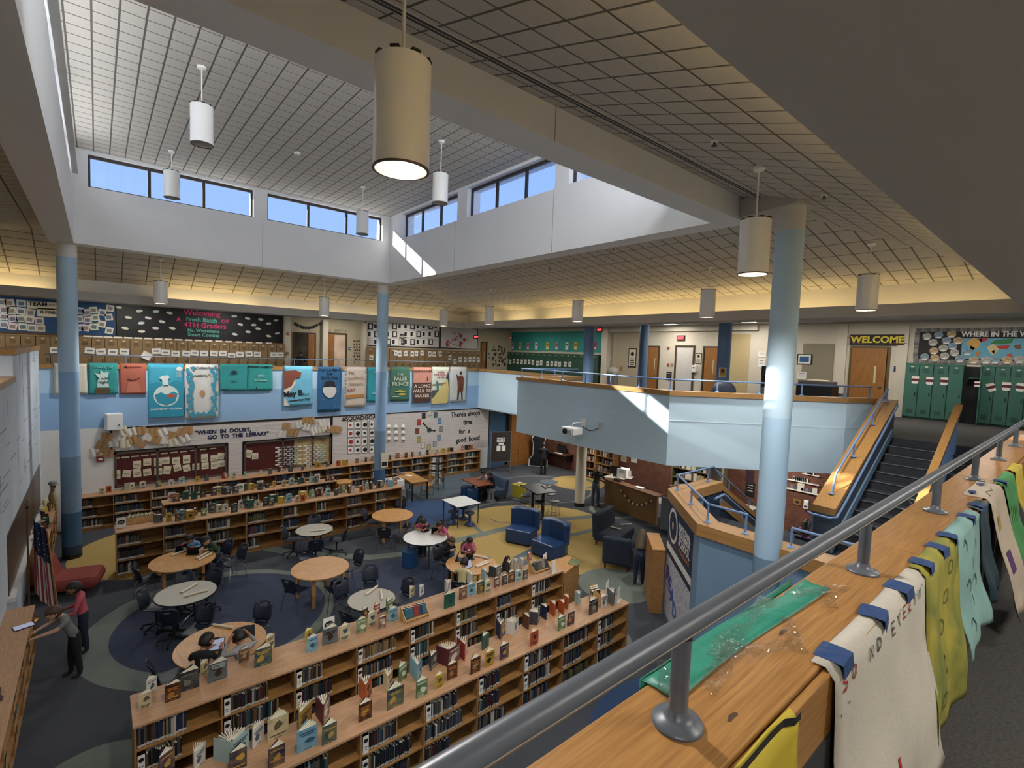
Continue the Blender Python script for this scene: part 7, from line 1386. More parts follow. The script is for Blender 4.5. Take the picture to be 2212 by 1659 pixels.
def fill(key, lo, hi, hmin=.17, hmax=.27, wmin=.012, wmax=.032):
    c = CASES[key]; sign = {}
    for b in range(c['n']):
        for r in range(c['rows']):
            x = .03; end = c['w']*q.uniform(lo, hi); z = c['k0']+r*c['rh']+.021; hm = min(hmax, c['rh']-.05)
            if key in ('near', 'second') and q.random() < .8 and r > 0: sign[(b, r)] = x; x += .085
            run = q.randrange(9) if q.random() < .3 else -1; hh = q.uniform(hmin+.03, hm)
            while x < end:
                w = q.uniform(wmin, wmax); h_ = min(hm, max(hmin, hh+q.uniform(-.03, .03))); k = run if run >= 0 and q.random() < .5 else q.choice((0, 0, 0, 1, 1, 2, 2, 3, 3, 4, 5, 6, 7, 8, 9))
                p = c['M'] @ Vector((b*c['w']+x+w/2, .02+q.uniform(0, .025), z)); CAND.append(((p-CAM).length, key, b, r, k, p, (w-.0015, q.uniform(.14, .19), h_), c)); x += w
    return sign
SIG = {'near': fill('near', .45, .8), 'second': fill('second', .4, .8)}
for key, lo, hi in (('third', .3, .6), ('fourth', .3, .8), ('back', .35, .85), ('left', .3, .7), ('leftnear', .3, .7)): fill(key, lo, hi, .18, .26, .018, .04)
def seen(p):
    d = p-CAM; w = d.dot(FW); return w > .2 and abs(d.dot(RT)/w) < 1.04 and abs(d.dot(UP)/w) < .79
vis = [c for c in CAND if seen(c[5]) and not (c[1] == 'second' and c[3] == 0)]
vis.sort(key=lambda c: c[0]); top = set(id(c) for c in vis[:300])
restmb = MB(); LBN = {}
for c in CAND:
    d, key, b, r, k, p, s, cs = c
    if id(c) in top:
        o = link('shelved_book', SM[k]); o.location = p; o.scale = s
        lb = '%s book on %s shelf, %s bay of the %s' % (SN[k], RN[r], ORD[b], SHORT.get(key, 'bookcase')); LBN.setdefault(lb, []).append((p.x, o))
        tag(o, lb, 'book', 'books shelved in the %s' % SHORT.get(key, 'bookcase'))
    else:
        T_ = Matrix.Translation(p) @ cs['M'].to_3x3().normalized().to_4x4(); restmb.box(-s[0]/2, 0, 0, s[0]/2, s[1], s[2], k, T_); restmb._add([(-s[0]/2, -.002, .01), (s[0]/2, -.002, .01), (s[0]/2, -.002, .05), (-s[0]/2, -.002, .05)], [(0, 1, 2, 3)], 10, T_)
for lb, L in LBN.items():
    if len(L) > 1:
        for k, (x, o) in enumerate(sorted(L, key=lambda t: t[0])): o['label'] = lb+', %s such from left' % ORD[min(k, 15)]
tag(restmb.build('shelved_books', SPINES+[LBL]), 'rows of library books on the farther bookcases', 'books', kind='stuff')
# call number signs standing among the books
for key in SIG:
    for (b, r), x in SIG[key].items():
        c = CASES[key]; o = MB().box(0, -.004, 0, .075, .002, .235).build('shelf_sign', PAPER); o.location = c['M'] @ Vector((b*c['w']+x, .018, c['k0']+r*c['rh']+.021)); tag(o, 'white call number sign with a black oval, %s bay, %s shelf of the %s' % (ORD[b], RN[r], SHORT[key]), 'sign', 'call number signs in the %s' % SHORT[key])
        e = MB().lathe([(.001, 0), (.03, 0), (.03, .001), (.001, .001)], n=14, T=Matrix.Translation((.0375, -.0045, .17)) @ Matrix.Rotation(math.pi/2, 4, 'X')).build('black_oval', INK, o); MB().box(.012, -.0052, .08, .062, -.0042, .09).box(.012, -.0052, .05, .055, -.0042, .058).build('text_line', GRY, o)
# --- display books propped open on the bookcase tops
ART = {}
def art(c1, c2, sc=9):
    k = 'cover_%s_%s' % (c1[1:], c2[1:])
    if k in MATS: return MATS[k]
    m = mat(k, c1, .35); n = m.node_tree.nodes; l = m.node_tree.links; b = n['Principled BSDF']; t = n.new('ShaderNodeTexCoord'); x = n.new('ShaderNodeTexNoise'); x.inputs['Scale'].default_value = sc; x.inputs['Detail'].default_value = 3; r = n.new('ShaderNodeValToRGB')
    oi = n.new('ShaderNodeObjectInfo'); ad = n.new('ShaderNodeVectorMath'); l.new(t.outputs['Object'], ad.inputs[0]); l.new(oi.outputs['Random'], ad.inputs[1]); l.new(ad.outputs[0], x.inputs['Vector'])
    A_, B_ = lin(c1), lin(c2); r.color_ramp.elements[0].position = .38; r.color_ramp.elements[1].position = .72; r.color_ramp.elements[0].color = (*A_, 1); r.color_ramp.elements[1].color = (*[u*.55+v*.45 for u, v in zip(A_, B_)], 1); l.new(x.outputs['Fac'], r.inputs[0]); l.new(r.outputs[0], b.inputs['Base Color']); return m
BK = {}
def propped(w, h, c1, c2, style, back=None):
    """an open book standing on its edges: spine behind, front cover to the viewer; style: 'v' half open, 'fan' spread leaves, 'flat' nearly closed"""
    key = (w, h, c1, c2, style, back)
    if key in BK: return BK[key]
    cov, bk = art(c1, c2), mat('back_'+(back or c1)[1:], back or c1, .45); op = {'v': R(42), 'fan': R(100), 'flat': R(9), 'turn': R(42)}[style]; t = .004
    root = bpy.data.objects.new('display_book', None); COL.objects.link(root)
    F = Matrix.Rotation(0, 4, 'Z'); B = Matrix.Rotation(op, 4, 'Z')
    MB().box(0, -t, 0, w, 0, h).build('front_cover', cov, root)
    MB().box(0, 0, 0, w, t, h, 0, B).build('back_cover', bk, root); MB().box(-.004, -t, 0, .001, t*2, h).build('spine', bk, root)
    mb = MB(); n = 9 if style == 'fan' else 4
    for k in range(n): a = op*(.1+.8*(k+.5)/n); mb.box(.004, -.004 if style != 'flat' else -.001, .004, w-.006, .004 if style != 'flat' else .001, h-.005, 0, Matrix.Rotation(a, 4, 'Z'))
    mb.build('pages', PAGES, root)
    g_ = random.Random(len(BK)*13+5); T2 = mat('title_'+c2[1:], c2, .5); z_ = h*g_.choice((.72, .78, .16)); mb = MB()
    for j in range(g_.choice((1, 2))): mb.box(w*(.1+.08*j), -t-.0012, z_-j*h*.1, w*(.9-.1*j), -t, z_-j*h*.1+h*.06)
    mb.build('title_bar', T2, root); cx, cz = w*g_.uniform(.35, .65), h*(.42 if z_ > h*.5 else .6); nn = g_.choice((6, 9, 14)); P_ = [(cx+w*g_.uniform(.14, .34)*math.cos(6.283*j/nn), cz+h*g_.uniform(.1, .24)*math.sin(6.283*j/nn)) for j in range(nn)]
    MB().prism(P_, t, t+.0012, 0, Matrix.Rotation(math.pi/2, 4, 'X')).build('cover_picture', T2, root); MB().box(w*.3, -t-.0012, h*.05, w*.7, -t, h*.08).build('author_line', T2, root)
    root['fresh'] = 1; BK[key] = root; return root
def place(x, y, z, rz, w, h, c1, c2, style, label, back=None, sc=1):
    o = propped(w, h, c1, c2, style, back)
    if 'fresh' in o.keys(): del o['fresh']
    else: o = dup(o)
    d = Vector((math.cos(rz), math.sin(rz)))*w/2; o.location = (x-d.x, y-d.y, z); o.rotation_euler = (0, 0, rz); o.scale = (sc, sc, sc); tag(o, label, 'book', 'display books on the bookcase tops'); return o
S, M_, B_ = (.13, .20), (.17, .235), (.235, .27)
NAMES = {}
def cname(h): return NAMES.get(h, h)
PAL = dict(cream=('#c9bb93', '#5d5340'), white=('#cfccc4', '#4a5560'), darkbr=('#2b1d18', '#a5672f'), photo=('#23272b', '#6d6f68'), gray=('#5f696d', '#31211c'), teal=('#1f4a52', '#b3923f'), lblue=('#7fa9b8', '#31546b'), spec=('#c5bd9c', '#3c4a4f'), green=('#4f6a3c', '#c7cfb9'), brown=('#5a3a2c', '#b59a7c'), purple=('#2f1f45', '#a98a3c'), red=('#8c2a26', '#cfc3b0'), navy=('#1d2747', '#c29a3c'), orange=('#b5572e', '#35211c'), gold=('#a5823c', '#4a3a22'), yellow=('#bda53c', '#6a3f2a'), black=('#1a191b', '#8c8578'), pale=('#9fb9b5', '#3b4f58'), grn2=('#1f5a4a', '#2d3338'), must=('#b98f2f', '#15151a'), maroon=('#56212a', '#c9bfae'), dgray=('#3a3d42', '#a9a49a'))
row_n = {}
def bk(px, py, z, size, pal, style='v', yaw=0, row='nearest bookcase', back=None):
    p = onz(px, py, z); row_n[row] = row_n.get(row, 0); c1, c2 = PAL[pal]
    LISTS.setdefault(row, []).append((p.x, p.y, z, yaw, size, pal, style, back))
LISTS = {}
CN = dict(cream='cream', white='white', darkbr='dark brown', photo='dark grey photo cover', gray='grey portrait cover', teal='dark teal', lblue='light blue', spec='speckled cream', green='green', brown='brown', purple='purple', red='red', navy='navy', orange='orange', gold='golden brown', yellow='yellow', black='black', pale='pale aqua', grn2='deep green', must='mustard', maroon='maroon', dgray='dark grey')
ZT = 1.09
for a in ((314,1529,S,'cream'),(328,1495,S,'white','v',.5),(374,1513,M_,'darkbr'),(409,1490,B_,'photo'),(442,1457,S,'cream','v',.7),(471,1470,B_,'gray'),(527,1429,S,'brown'),(569,1437,B_,'teal'),(584,1404,M_,'cream','v',.6),(667,1386,S,'yellow','v',.3),(675,1407,M_,'lblue'),(713,1391,B_,'gray','v',-.1,),(745,1381,M_,'spec'),(781,1366,M_,'green'),(804,1351,M_,'spec','v',.1),(789,1338,S,'purple','v',.4),(826,1356,S,'maroon'),(814,1329,S,'red','v',.2),(842,1322,M_,'green','v',.5),(849,1342,M_,'lblue'),(890,1289,S,'cream','v',.4),(911,1286,S,'white','v',.4),(971,1312,B_,'grn2'),(970,1279,M_,'white','v',.6),(1000,1294,M_,'brown'),(1018,1286,M_,'lblue'),(1038,1281,M_,'teal'),(1054,1279,M_,'spec'),(1020,1261,M_,'white','v',.8),(1050,1253,M_,'pale','v',.8),(1076,1246,M_,'dgray','fan',.2),(1073,1269,S,'maroon'),(1090,1263,S,'black'),(1105,1258,M_,'brown'),(1120,1256,M_,'pale'),(1135,1251,S,'dgray'),(1102,1236,M_,'black','v',.6),(1116,1230,M_,'white','v',.6),(1130,1228,M_,'white','v',.6),(1144,1212,S,'red','v',.3)): bk(a[0], a[1], ZT, a[2], a[3], a[4] if len(a) > 4 else 'v', a[5] if len(a) > 5 else 0, 'second bookcase')
for a in ((789,1555,M_,'darkbr'),(854,1527,B_,'teal'),(796,1509,B_,'orange','v',.8),(842,1486,M_,'cream','v',.7),(870,1469,M_,'green','v',.4),(906,1463,B_,'lblue','v',.8),(911,1504,M_,'green'),(937,1443,M_,'dgray','v',.5),(949,1486,S,'yellow'),(977,1466,M_,'darkbr'),(962,1428,M_,'red','v',.4),(980,1433,B_,'maroon','fan',.2),(1006,1418,B_,'red','v',.8),(1027,1453,M_,'darkbr'),(1058,1438,M_,'must'),(1089,1423,M_,'purple'),(1049,1400,M_,'grn2','v',.3),(1086,1375,B_,'navy','v',.5),(1114,1367,M_,'white','fan',.4),(1142,1355,M_,'brown','v',.8),(1163,1345,M_,'dgray','fan',.6),(1180,1334,M_,'navy','v',.8),(1199,1327,M_,'orange','v',.7),(1218,1324,M_,'orange','v',.7),(1227,1312,M_,'orange','v',.7),(1154,1393,M_,'orange','turn'),(1213,1360,M_,'green'),(1233,1350,M_,'purple','flat'),(1252,1304,M_,'pale','v',.5),(1282,1325,B_,'black'),(1305,1312,M_,'white'),(1326,1304,B_,'gray','v',.5),(601,1594,B_,'cream'),(598,1654,M_,'purple'),(519,1634,B_,'pale','fan',.5),(558,1607,M_,'white','v',.6),(660,1571,B_,'gold','v',.6),(705,1553,B_,'maroon','v',.9),(664,1619,B_,'lblue'),(712,1604,M_,'teal'),(515,1662,M_,'navy'),(361,1668,M_,'purple','v',.5),(432,1655,M_,'white','v',.8)): bk(a[0], a[1], ZT, a[2], a[3], a[4] if len(a) > 4 else 'v', a[5] if len(a) > 5 else 0, 'nearest bookcase')
g = random.Random(77)
def scatter(row, key, n, z, d0=.12, d1=.4, skip=()):
    c = CASES[key]; L = c['n']*c['w']
    for k in range(n):
        x = L*(k+.5+g.uniform(-.3, .3))/n
        if any(a < x < b for a, b in skip): continue
        p = c['M'] @ Vector((x, g.uniform(d0, d1), z)); LISTS.setdefault(row, []).append((p.x, p.y, z, c['M'].to_euler().z+g.choice((-.2, 0, .1, .3, .6, .8)), g.choice((S, S, M_, M_)), g.choice(list(PAL)), g.choice(('v', 'v', 'v', 'flat', 'fan')), None))
scatter('long third bookcase', 'third', 46, 1.2, .1, .45, ((0, .75),)); scatter('fourth bookcase', 'fourth', 22, 1.2, .1, .35, ((0, .25),)); scatter('back wall bookcase', 'back', 40, 1.07, .1, .3); scatter('left window bookcase', 'left', 12, 1.0, .08, .2)
for row, L in LISTS.items():
    L.sort(key=lambda t: t[0] if 'window' not in row else t[1]); cnt = {}
    for (x, y, z, yaw, size, pal, style, back) in L:
        cnt[pal] = cnt.get(pal, 0)+1; tot = sum(1 for t in L if t[5] == pal); c1, c2 = PAL[pal]
        lab = '%s book %s on the %s' % (CN[pal], {'v': 'half open', 'fan': 'fanned open', 'flat': 'closed', 'turn': 'angled'}[style], row)
        if tot > 1: lab += ', %s such from left' % ORD[cnt[pal]-1]
        o = place(x, y, z+.001, yaw, *size, c1, c2, style, lab, back)
# titles on the covers that can be read
def title(px, py, s, z, size, c, dx, dz, sc=1):
    p = onz(px, py, ZT); best = min((o for o in COL.objects if o.name.startswith('display_book') and o.parent is None), key=lambda o: (Vector(o.location[:2])-Vector((p.x, p.y))).length)
    t_ = text(s, size, mat('title_ink_'+c[1:], c, .6), bold=.001, ext=.0006); t_.parent = best; t_.matrix_local = Matrix.Translation((dx, -.0055, dz)) @ Matrix.Rotation(math.pi/2, 4, 'X')
for a in ((854, 1527, 'TRAPPED!', 0, .05, '#16202a', .115, .235), (789, 1555, 'SPEED', 0, .042, '#c9a04a', .085, .12), (598, 1654, 'OCTOPUS', 0, .032, '#d58a3a', .085, .075), (1233, 1350, 'PIZZA', 0, .045, '#b5402e', .085, .09), (1027, 1453, 'TICKET', 0, .036, '#c9a88a', .085, .12), (471, 1470, 'BETWEEN\nTHE LINES', 0, .036, '#b9c0b8', .118, .215), (1305, 1312, 'AMAZING', 0, .033, '#a5302a', .085, .2), (374, 1513, 'ALWAYS', 0, .03, '#c9b04a', .085, .05)): title(*a)
# flat book on the end cabinet, book on the children's table, loose things
for px, py, z, w, d, c1, c2, rz, l in ((1240, 1215, 1.0, .3, .22, '#4a6a4f', '#b59a4a', .5, 'picture book lying flat on the oak end cabinet'), (1052, 1205, .722, .2, .14, '#7a4a42', '#c9bfae', .2, 'books lying on the oak table beside the pink child')):
    p = onz(px, py, z); o = MB().box(-w/2, -d/2, .003, w/2-.004, d/2, .017).build('flat_book', PAGES); o.location = (p.x, p.y, z); o.rotation_euler = (0, 0, rz); tag(o, l, 'book'); MB().box(-w/2-.003, -d/2-.003, .017, w/2, d/2+.003, .02).box(-w/2-.003, -d/2-.003, 0, w/2, d/2+.003, .003).build('cover', art(c1, c2), o)
# book racks with their own books on the tops
def rack(px, py, label, cols, rz=0, L=.46, n=16):
    p = onz(px, py, ZT); t = thing('book_rack', label, 'book rack', (p.x, p.y, ZT+.002), rz); WD = wood('rack_birch', '#c9a26a', '#b58d55', (4, 4, 4), .5)
    for s in (-1, 1): MB().prism([(-.11, 0), (.12, 0), (.12, .19), (.09, .23), (-.03, .12), (-.11, .05)], 0, .016, 0, Matrix.Translation((s*(L/2)-.008, 0, 0)) @ Matrix(((0, 0, 1, 0), (1, 0, 0, 0), (0, 1, 0, 0), (0, 0, 0, 1)))).build('end_panel', WD, t)
    MB().box(-L/2, -.1, .02, L/2, .1, .034).build('base_board', WD, t); MB().box(-L/2, .09, .04, L/2, .104, .17).build('back_board', WD, t)
    bpy.context.view_layer.update(); x = -L/2+.02; k = 0
    while x < L/2-.04:
        w = (L-.06)/n; o = MB().box(0, -.07, .03, w-.002, .085, .2-.01*(k % 3)).build('rack_book', mat('spine_rack_'+cols[min(len(cols)-1, k*len(cols)//n)][1:], cols[min(len(cols)-1, k*len(cols)//n)], .6)); o.parent = None
        o.matrix_world = t.matrix_world @ Matrix.Translation((x, 0, .006)) @ Matrix.Rotation(-.3, 4, 'X'); tag(o, 'thin book in the %s, %s from left' % (' '.join(label.split()[:3])+(' near the two loose sheets' if 'nearest' in label else ''), ORD[k]), 'book', 'books in the '+label.split(' of ')[0]); MB().box(.002, -.066, .033, w-.004, .083, .2-.01*(k % 3)+.001).build('pages', PAGES, o); x += w; k += 1
rack(896, 1334, 'birch book rack with red and teal books of one series on the second bookcase', ['#2f5f73', '#2f5f73', '#7a2f2f', '#8c3a34', '#1f3a58', '#2a6a86']); rack(1166, 1232, 'birch magazine rack at the right end of the second bookcase of the pair', ['#3a3a40', '#4a4a52', '#6a5f55', '#8a8578', '#33363c'])
rack(1290, 1290, 'birch rack at the right end of the nearest bookcase of the pair', ['#2a2a2e', '#4a4440', '#5a4f45', '#c9c0a8'], .9, .3, 8)
# oval signs and sheets standing on the tops
def oval_sign(x, y, z, c, label, w=.19, h=.26):
    o = MB().box(-w/2, -.004, 0, w/2, .004, h).build('oval_sign', PAPER); o.location = (x, y, z); tag(o, label, 'sign', 'subject signs on the bookcase tops'); e = MB().lathe([(.001, 0), (w*.4, 0), (w*.4, .0015), (.001, .0015)], n=24, T=Matrix.Translation((0, -.0045, h*.55)) @ Matrix.Rotation(math.pi/2, 4, 'X') @ Matrix.Diagonal((1, .72, 1, 1))).build('oval', mat('oval_'+c[1:], c, .6), o); MB().box(-w*.25, -.0075, h*.56, w*.25, -.0062, h*.59).box(-w*.22, -.0075, h*.5, w*.22, -.0062, h*.53).build('text_line', PAPER, o)
def os_(px, py, z, c, l): p = onz(px, py, z); oval_sign(p.x, p.y, z+.001, c, l)
os_(710, 1366, ZT, '#16161a', 'white sign with a black oval on the second bookcase'); os_(262, 1140, 1.2, '#16161a', 'white sign with a black oval at the left end of the long bookcase'); os_(371, 1082, 1.2, '#c0552f', 'white sign with an orange oval on the bookcase behind the long one'); os_(519, 1062, 1.2, '#2f7a4a', 'white sign with a green oval behind the long bookcase'); os_(562, 1055, 1.2, '#2f6aa5', 'white sign with a blue oval behind the long bookcase'); os_(685, 1040, 1.2, '#c0356a', 'white sign with a pink oval on the bookcase behind the long one'); os_(837, 1048, 1.2, '#4a3a86', 'white sign with a purple oval at the right end of the long bookcase'); os_(688, 1002, 1.07, '#16161a', 'white sign with a black oval on the back wall bookcase')
for px, py, z, l in ((1176, 1221, ZT, 'plain white sheet standing at the right end of the second bookcase, left one'), (1196, 1236, ZT, 'plain white sheet standing at the right end of the second bookcase, right one'), (1311, 1283, ZT, 'plain white sheet standing at the end of the nearest bookcase, back one'), (1336, 1298, ZT, 'plain white sheet standing at the end of the nearest bookcase, front one')):
    p = onz(px, py, z); o = MB().box(-.1, -.002, 0, .1, .002, .27).build('standing_sheet', PAPER); o.location = (p.x, p.y, z+.001); o.rotation_euler = (0, 0, .4); tag(o, l, 'sign'); MB().box(-.1, -.03, 0, .1, .03, .003).build('acrylic_foot', mat('pale_acrylic', '#c9ced0', .1), o)
p = onz(305, 1126, 1.2); t = thing('card_box', 'birch box of cards on the left end of the long bookcase', 'box', (p.x, p.y, 1.201)); MB().box(-.3, -.13, 0, .3, -.115, .14).box(-.3, .115, 0, .3, .13, .14).box(-.3, -.115, 0, -.285, .115, .14).box(.285, -.115, 0, .3, .115, .14).box(-.285, -.115, 0, .285, .115, .01).build('box', MATS['rack_birch'], t); mb = MB()
for k in range(20): mb.box(-.27+k*.027, -.1, .012, -.262+k*.027, .1, .17+.012*(k % 3), 0)
mb.build('cards', PAPERD, t)
# small things on the left cases
for k, (x, y, h_, c, l) in enumerate(((-1.1, 8.6, .2, '#b9b5ad', 'heap of white and dark figures on the near left bookcase, first'), (-1.08, 9.2, .16, '#5a3a3a', 'dark toy on the near left bookcase, second'), (-1.12, 15.9, .3, '#8f948f', 'silver grey figure at the near end of the left bookcase'), (-1.1, 16.6, .18, '#a58f5a', 'golden small sculpture on the left bookcase'), (-1.12, 17.2, .2, '#3f5a4a', 'green small sculpture on the left bookcase'))):
    t = thing('small_sculpture', l, 'sculpture', (x, y, 1.0)); m = mat('sculpt_'+c[1:], c, .6, noise=(20, .4)); MB().lathe([(h_*.3, 0), (h_*.34, h_*.2), (h_*.2, h_*.5), (h_*.28, h_*.7), (.001, h_)], n=9).build('figure', m, t, smooth=True); MB().box(-h_*.35, -h_*.35, 0, h_*.35, h_*.35, .012).build('stand', mat('sculpt_base', '#5f564a', .6), t); MB().ball((h_*.1, 0, h_*.95), h_*.17, 8, 6).build('head', m, t, smooth=True)
# ================================================================== PEOPLE
SKIN = {'light': mat('skin_light', '#c39a80', .55), 'tan': mat('skin_tan', '#a9775a', .55), 'brown': mat('skin_brown', '#8a5b42', .55)}
HAIR = {'black': mat('hair_black', '#17120f', .55, noise=(40, .3)), 'dark': mat('hair_dark_brown', '#2a1c14', .55, noise=(40, .3)), 'brown': mat('hair_brown', '#4a3524', .55, noise=(40, .3)), 'blond': mat('hair_ash_blond', '#5e5040', .6, noise=(30, .35))}
EYEW, LIP = mat('eye_dark', '#1a1512', .2), mat('lip', '#8f5648', .5)
def cloth(c): return mat('cloth_'+c[1:], c, .85, noise=(25, .1), bump=(60, .25))
def person(label, x, y, rz, h, pose, shirt, pants, shoe='#202022', skin='tan', hair='black', style='short', lean=0, head=(0, 0), arms=None, seat=.46, sleeve=True, cat='person', logo=None):
    """one continuous skinned body (pose 'sit' or 'stand'), faces +y locally; arms: ((elbow),(wrist)) right then left, in local metres"""
    k = h/1.0; S = lambda *p: Vector(p)*k
    up = Matrix.Rotation(-lean, 3, 'X')
    if pose == 'sit': pel = Vector((0, 0, seat+.075*k))
    else: pel = Vector((0, 0, .515*k))
    def T(px, py, pz): return pel + up @ (Vector((px, py, pz))*k)        # torso frame
    waist, chest, neck = T(0, 0, .085), T(0, .005, .20), T(0, .0, .315)
    base = T(0, .005, .345); hp, hy = head; HR = up @ Matrix.Rotation(hy, 3, 'Z') @ Matrix.Rotation(-hp, 3, 'X'); hc = base + HR @ (Vector((0, .012, .068))*k)
    V = []; E = []; rad = []; reg = []
    def add(p, r, par, rg): V.append(p); rad.append((r*k, r*k) if not isinstance(r, tuple) else (r[0]*k, r[1]*k)); reg.append(rg); i = len(V)-1; (E.append((par, i)) if par is not None else None); return i
    SH, PT, SK, FT = 0, 1, 2, 3
    p0 = add(pel, (.082, .062), None, PT); p1 = add(waist, (.078, .056), p0, SH); p2 = add(chest, (.088, .062), p1, SH); p3 = add(T(0, 0, .275), (.062, .05), p2, SH); p4 = add(neck, .030, p3, SK); p5 = add(base, .029, p4, SK); add(hc, .033, p5, SK)
    if arms is None: arms = (((.16, .06, .12), (.10, .22, .08)), ((-.16, .06, .12), (-.10, .22, .08)))
    for (el, wr), s in zip(arms, (1, -1)):
        sh = T(s*.112, 0, .265); e = pel+Vector(el)*k; w = pel+Vector(wr)*k; a = add(sh, .037, p3, SH); a1 = add((sh+e)/2, .032, a, SH); b = add(e, .027, a1, SH if sleeve else SK); m = add((e+w)/2, .025, b, SH if sleeve else SK); c = add(w, .018, m, SK)
        d = (w-e).normalized(); side = d.cross(Vector((0, 0, 1))); side = side.normalized() if side.length > .1 else Vector((1, 0, 0)); dn = Vector((0, 0, -1)); pal = w+d*.042*k; q = add(pal, (.020, .012), c, SK)
        for f, L in ((-.018, .034), (-.006, .042), (.006, .044), (.017, .036)):
            kn = add(pal+(side*f+d*.022)*k, .0062, q, SK); k2 = add(pal+(side*f+d*(.022+L*.5)+dn*.006)*k, .0058, kn, SK); add(pal+(side*f+d*(.022+L)+dn*.02)*k, .005, k2, SK)
        th = add(w+(d*.022-side*s*.022)*k, .0075, c, SK); add(w+(d*.046-side*s*.034+dn*.01)*k, .006, th, SK)
    for s in (1, -1):
        if pose == 'sit':
            hip = pel+Vector((s*.052, .02, -.005))*k; kn = pel+Vector((s*.066, .235, .0))*k; an = Vector((s*.07*k, pel.y+.215*k, .055*k)); 
        else:
            st_ = s*.03*stride.get(label[:12], 1); hip = pel+Vector((s*.052, 0, -.02))*k; kn = Vector((s*.058*k, .012*k+st_, .275*k)); an = Vector((s*.06*k, -.005*k+st_*1.6, .045*k))
        a = add(hip, .060, p0, PT); a1 = add((hip+kn)/2, .055, a, PT); b = add(kn, .044, a1, PT); m = add((kn*.55+an*.45), .041, b, PT); c = add(an, .030, m, PT); ft = add(an+Vector((0, .03, -.026))*k, .024, c, FT); add(an+Vector((0, .095, -.030))*k, .020, ft, FT)
    me = bpy.data.meshes.new('body'); me.from_pydata([tuple(v) for v in V], E, []); o = bpy.data.objects.new('person', me); COL.objects.link(o)
    sk = o.modifiers.new('skin', 'SKIN'); sk.use_smooth_shade = True
    for i, sv in enumerate(me.skin_vertices[0].data): sv.radius = rad[i]; sv.use_root = i == 0
    su = o.modifiers.new('sub', 'SUBSURF'); su.levels = 1; su.render_levels = 1
    dg = bpy.context.evaluated_depsgraph_get(); ev = bpy.data.meshes.new_from_object(o.evaluated_get(dg)); o.modifiers.clear(); o.data = ev; bpy.data.meshes.remove(me)
    # the head: a shaped skull with jaw, nose and ears, joined into the body mesh
    b = bmesh.new(); b.from_mesh(ev); n0 = len(b.verts); HS = 1.16 if h < 1.45 else 1.0; hm = MB(); hm.ball((0, 0, 0), (.056*k, .068*k, .078*k), 20, 14)
    vs = []
    for p in hm.v:
        p = Vector(p)/k
        if p.z < 0: p.x *= 1-.28*(p.z/.078)**2; p.y = p.y*(1-.12*abs(p.z/.078))+.008*abs(p.z/.078)
        r2 = p.x*p.x+(p.z+.012)**2*.5
        if p.y > .03: p.y += .022*math.exp(-r2/.00016); p.y -= .006*(math.exp(-((abs(p.x)-.022)**2+(p.z-.006)**2)/.0001))
        vs.append(hc+HR @ (p*k*HS))
    bv = [b.verts.new(v) for v in vs]
    for f in hm.f:
        q_ = []
        for i in f:
            if bv[i] not in q_: q_.append(bv[i])
        try: b.faces.new(q_)
        except ValueError: pass
    for s in (1, -1):
        em = MB(); em.ball((s*.056, -.004, -.004), (.008, .014, .02), 8, 6); ev_ = [b.verts.new(hc+HR @ (Vector(p)*k*HS)) for p in em.v]
        for f in em.f:
            try: b.faces.new([ev_[i] for i in f])
            except ValueError: pass
    b.verts.ensure_lookup_table(); b.to_mesh(ev); b.free()
    for m in (cloth(shirt), cloth(pants), SKIN[skin], cloth(shoe)): ev.materials.append(m)
    for p in ev.polygons:
        p.use_smooth = True
        if all(i >= n0 for i in p.vertices): p.material_index = SK; continue
        c = p.center; best = (9, SH)
        for (i, j) in E:
            a_, b_ = V[i], V[j]; d = b_-a_; t = max(0, min(1, (c-a_).dot(d)/max(1e-9, d.length_squared))); di = (c-(a_+d*t)).length-max(rad[i])*.8*(1-t)-max(rad[j])*.8*t
            if di < best[0]: best = (di, reg[j] if t > .5 else reg[i])
        p.material_index = best[1]
    o.location = (x, y, 0); o.rotation_euler = (0, 0, rz); tag(o, label, cat)
    HM = Matrix.Translation(hc) @ HR.to_4x4() @ Matrix.Diagonal((k*HS, k*HS, k*HS, 1))
    def part(mb, nm, m): c = mb.build(nm, m, o, smooth='all'); c.matrix_local = HM; return c
    mb = MB(); mb.ball((0, 0, 0), (.064, .076, .086), 18, 12); keep = []
    for f in mb.f:
        c = sum((Vector(mb.v[i]) for i in f), Vector())/4
        if c.y < .012+.55*max(0, c.z-.012) and c.z > -.05 or c.z > .042: keep.append(f)
    mb.f = keep; mb.m = [0]*len(keep)
    if style in ('long', 'bob', 'pony'):
        L = {'long': -.24, 'bob': -.11, 'pony': -.05}[style]
        def hf(u, v): a = math.pi*(1.08+.84*u) if style != 'long' else math.pi*(.98+1.04*u); w = 1+.10*math.sin(9*u+3*v)*v; return (.068*math.cos(a)*w*(1+.25*v), .078*math.sin(a)*w*(1+.12*v)+(-.01*v), .02+(L-.02)*v)
        mb.grid(hf, 14, 8)
        if style == 'pony': mb.tube([(0, -.07, .03), (0, -.11, .01), (0, -.11, -.07), (0, -.095, -.12)], [.02, .026, .02, .006], 8)
    hr = part(mb, 'hair', HAIR[hair]); md = hr.modifiers.new('solid', 'SOLIDIFY'); md.thickness = .006
    mb = MB()
    for s in (1, -1): mb.ball((s*.022, .061, .006), (.008, .006, .006), 8, 6)
    part(mb, 'eyes', EYEW); part(MB().ball((0, .060, -.040), (.016, .007, .005), 8, 5), 'mouth', LIP)
    if logo: u_ = MB().ball((0, 0, 0), (.03, .006, .03), 10, 6).build('shirt_print', cloth(logo), o); u_.location = T(0, .066, .2)
    if style == 'hoodie': pass
    return o, pel, k
stride = {}
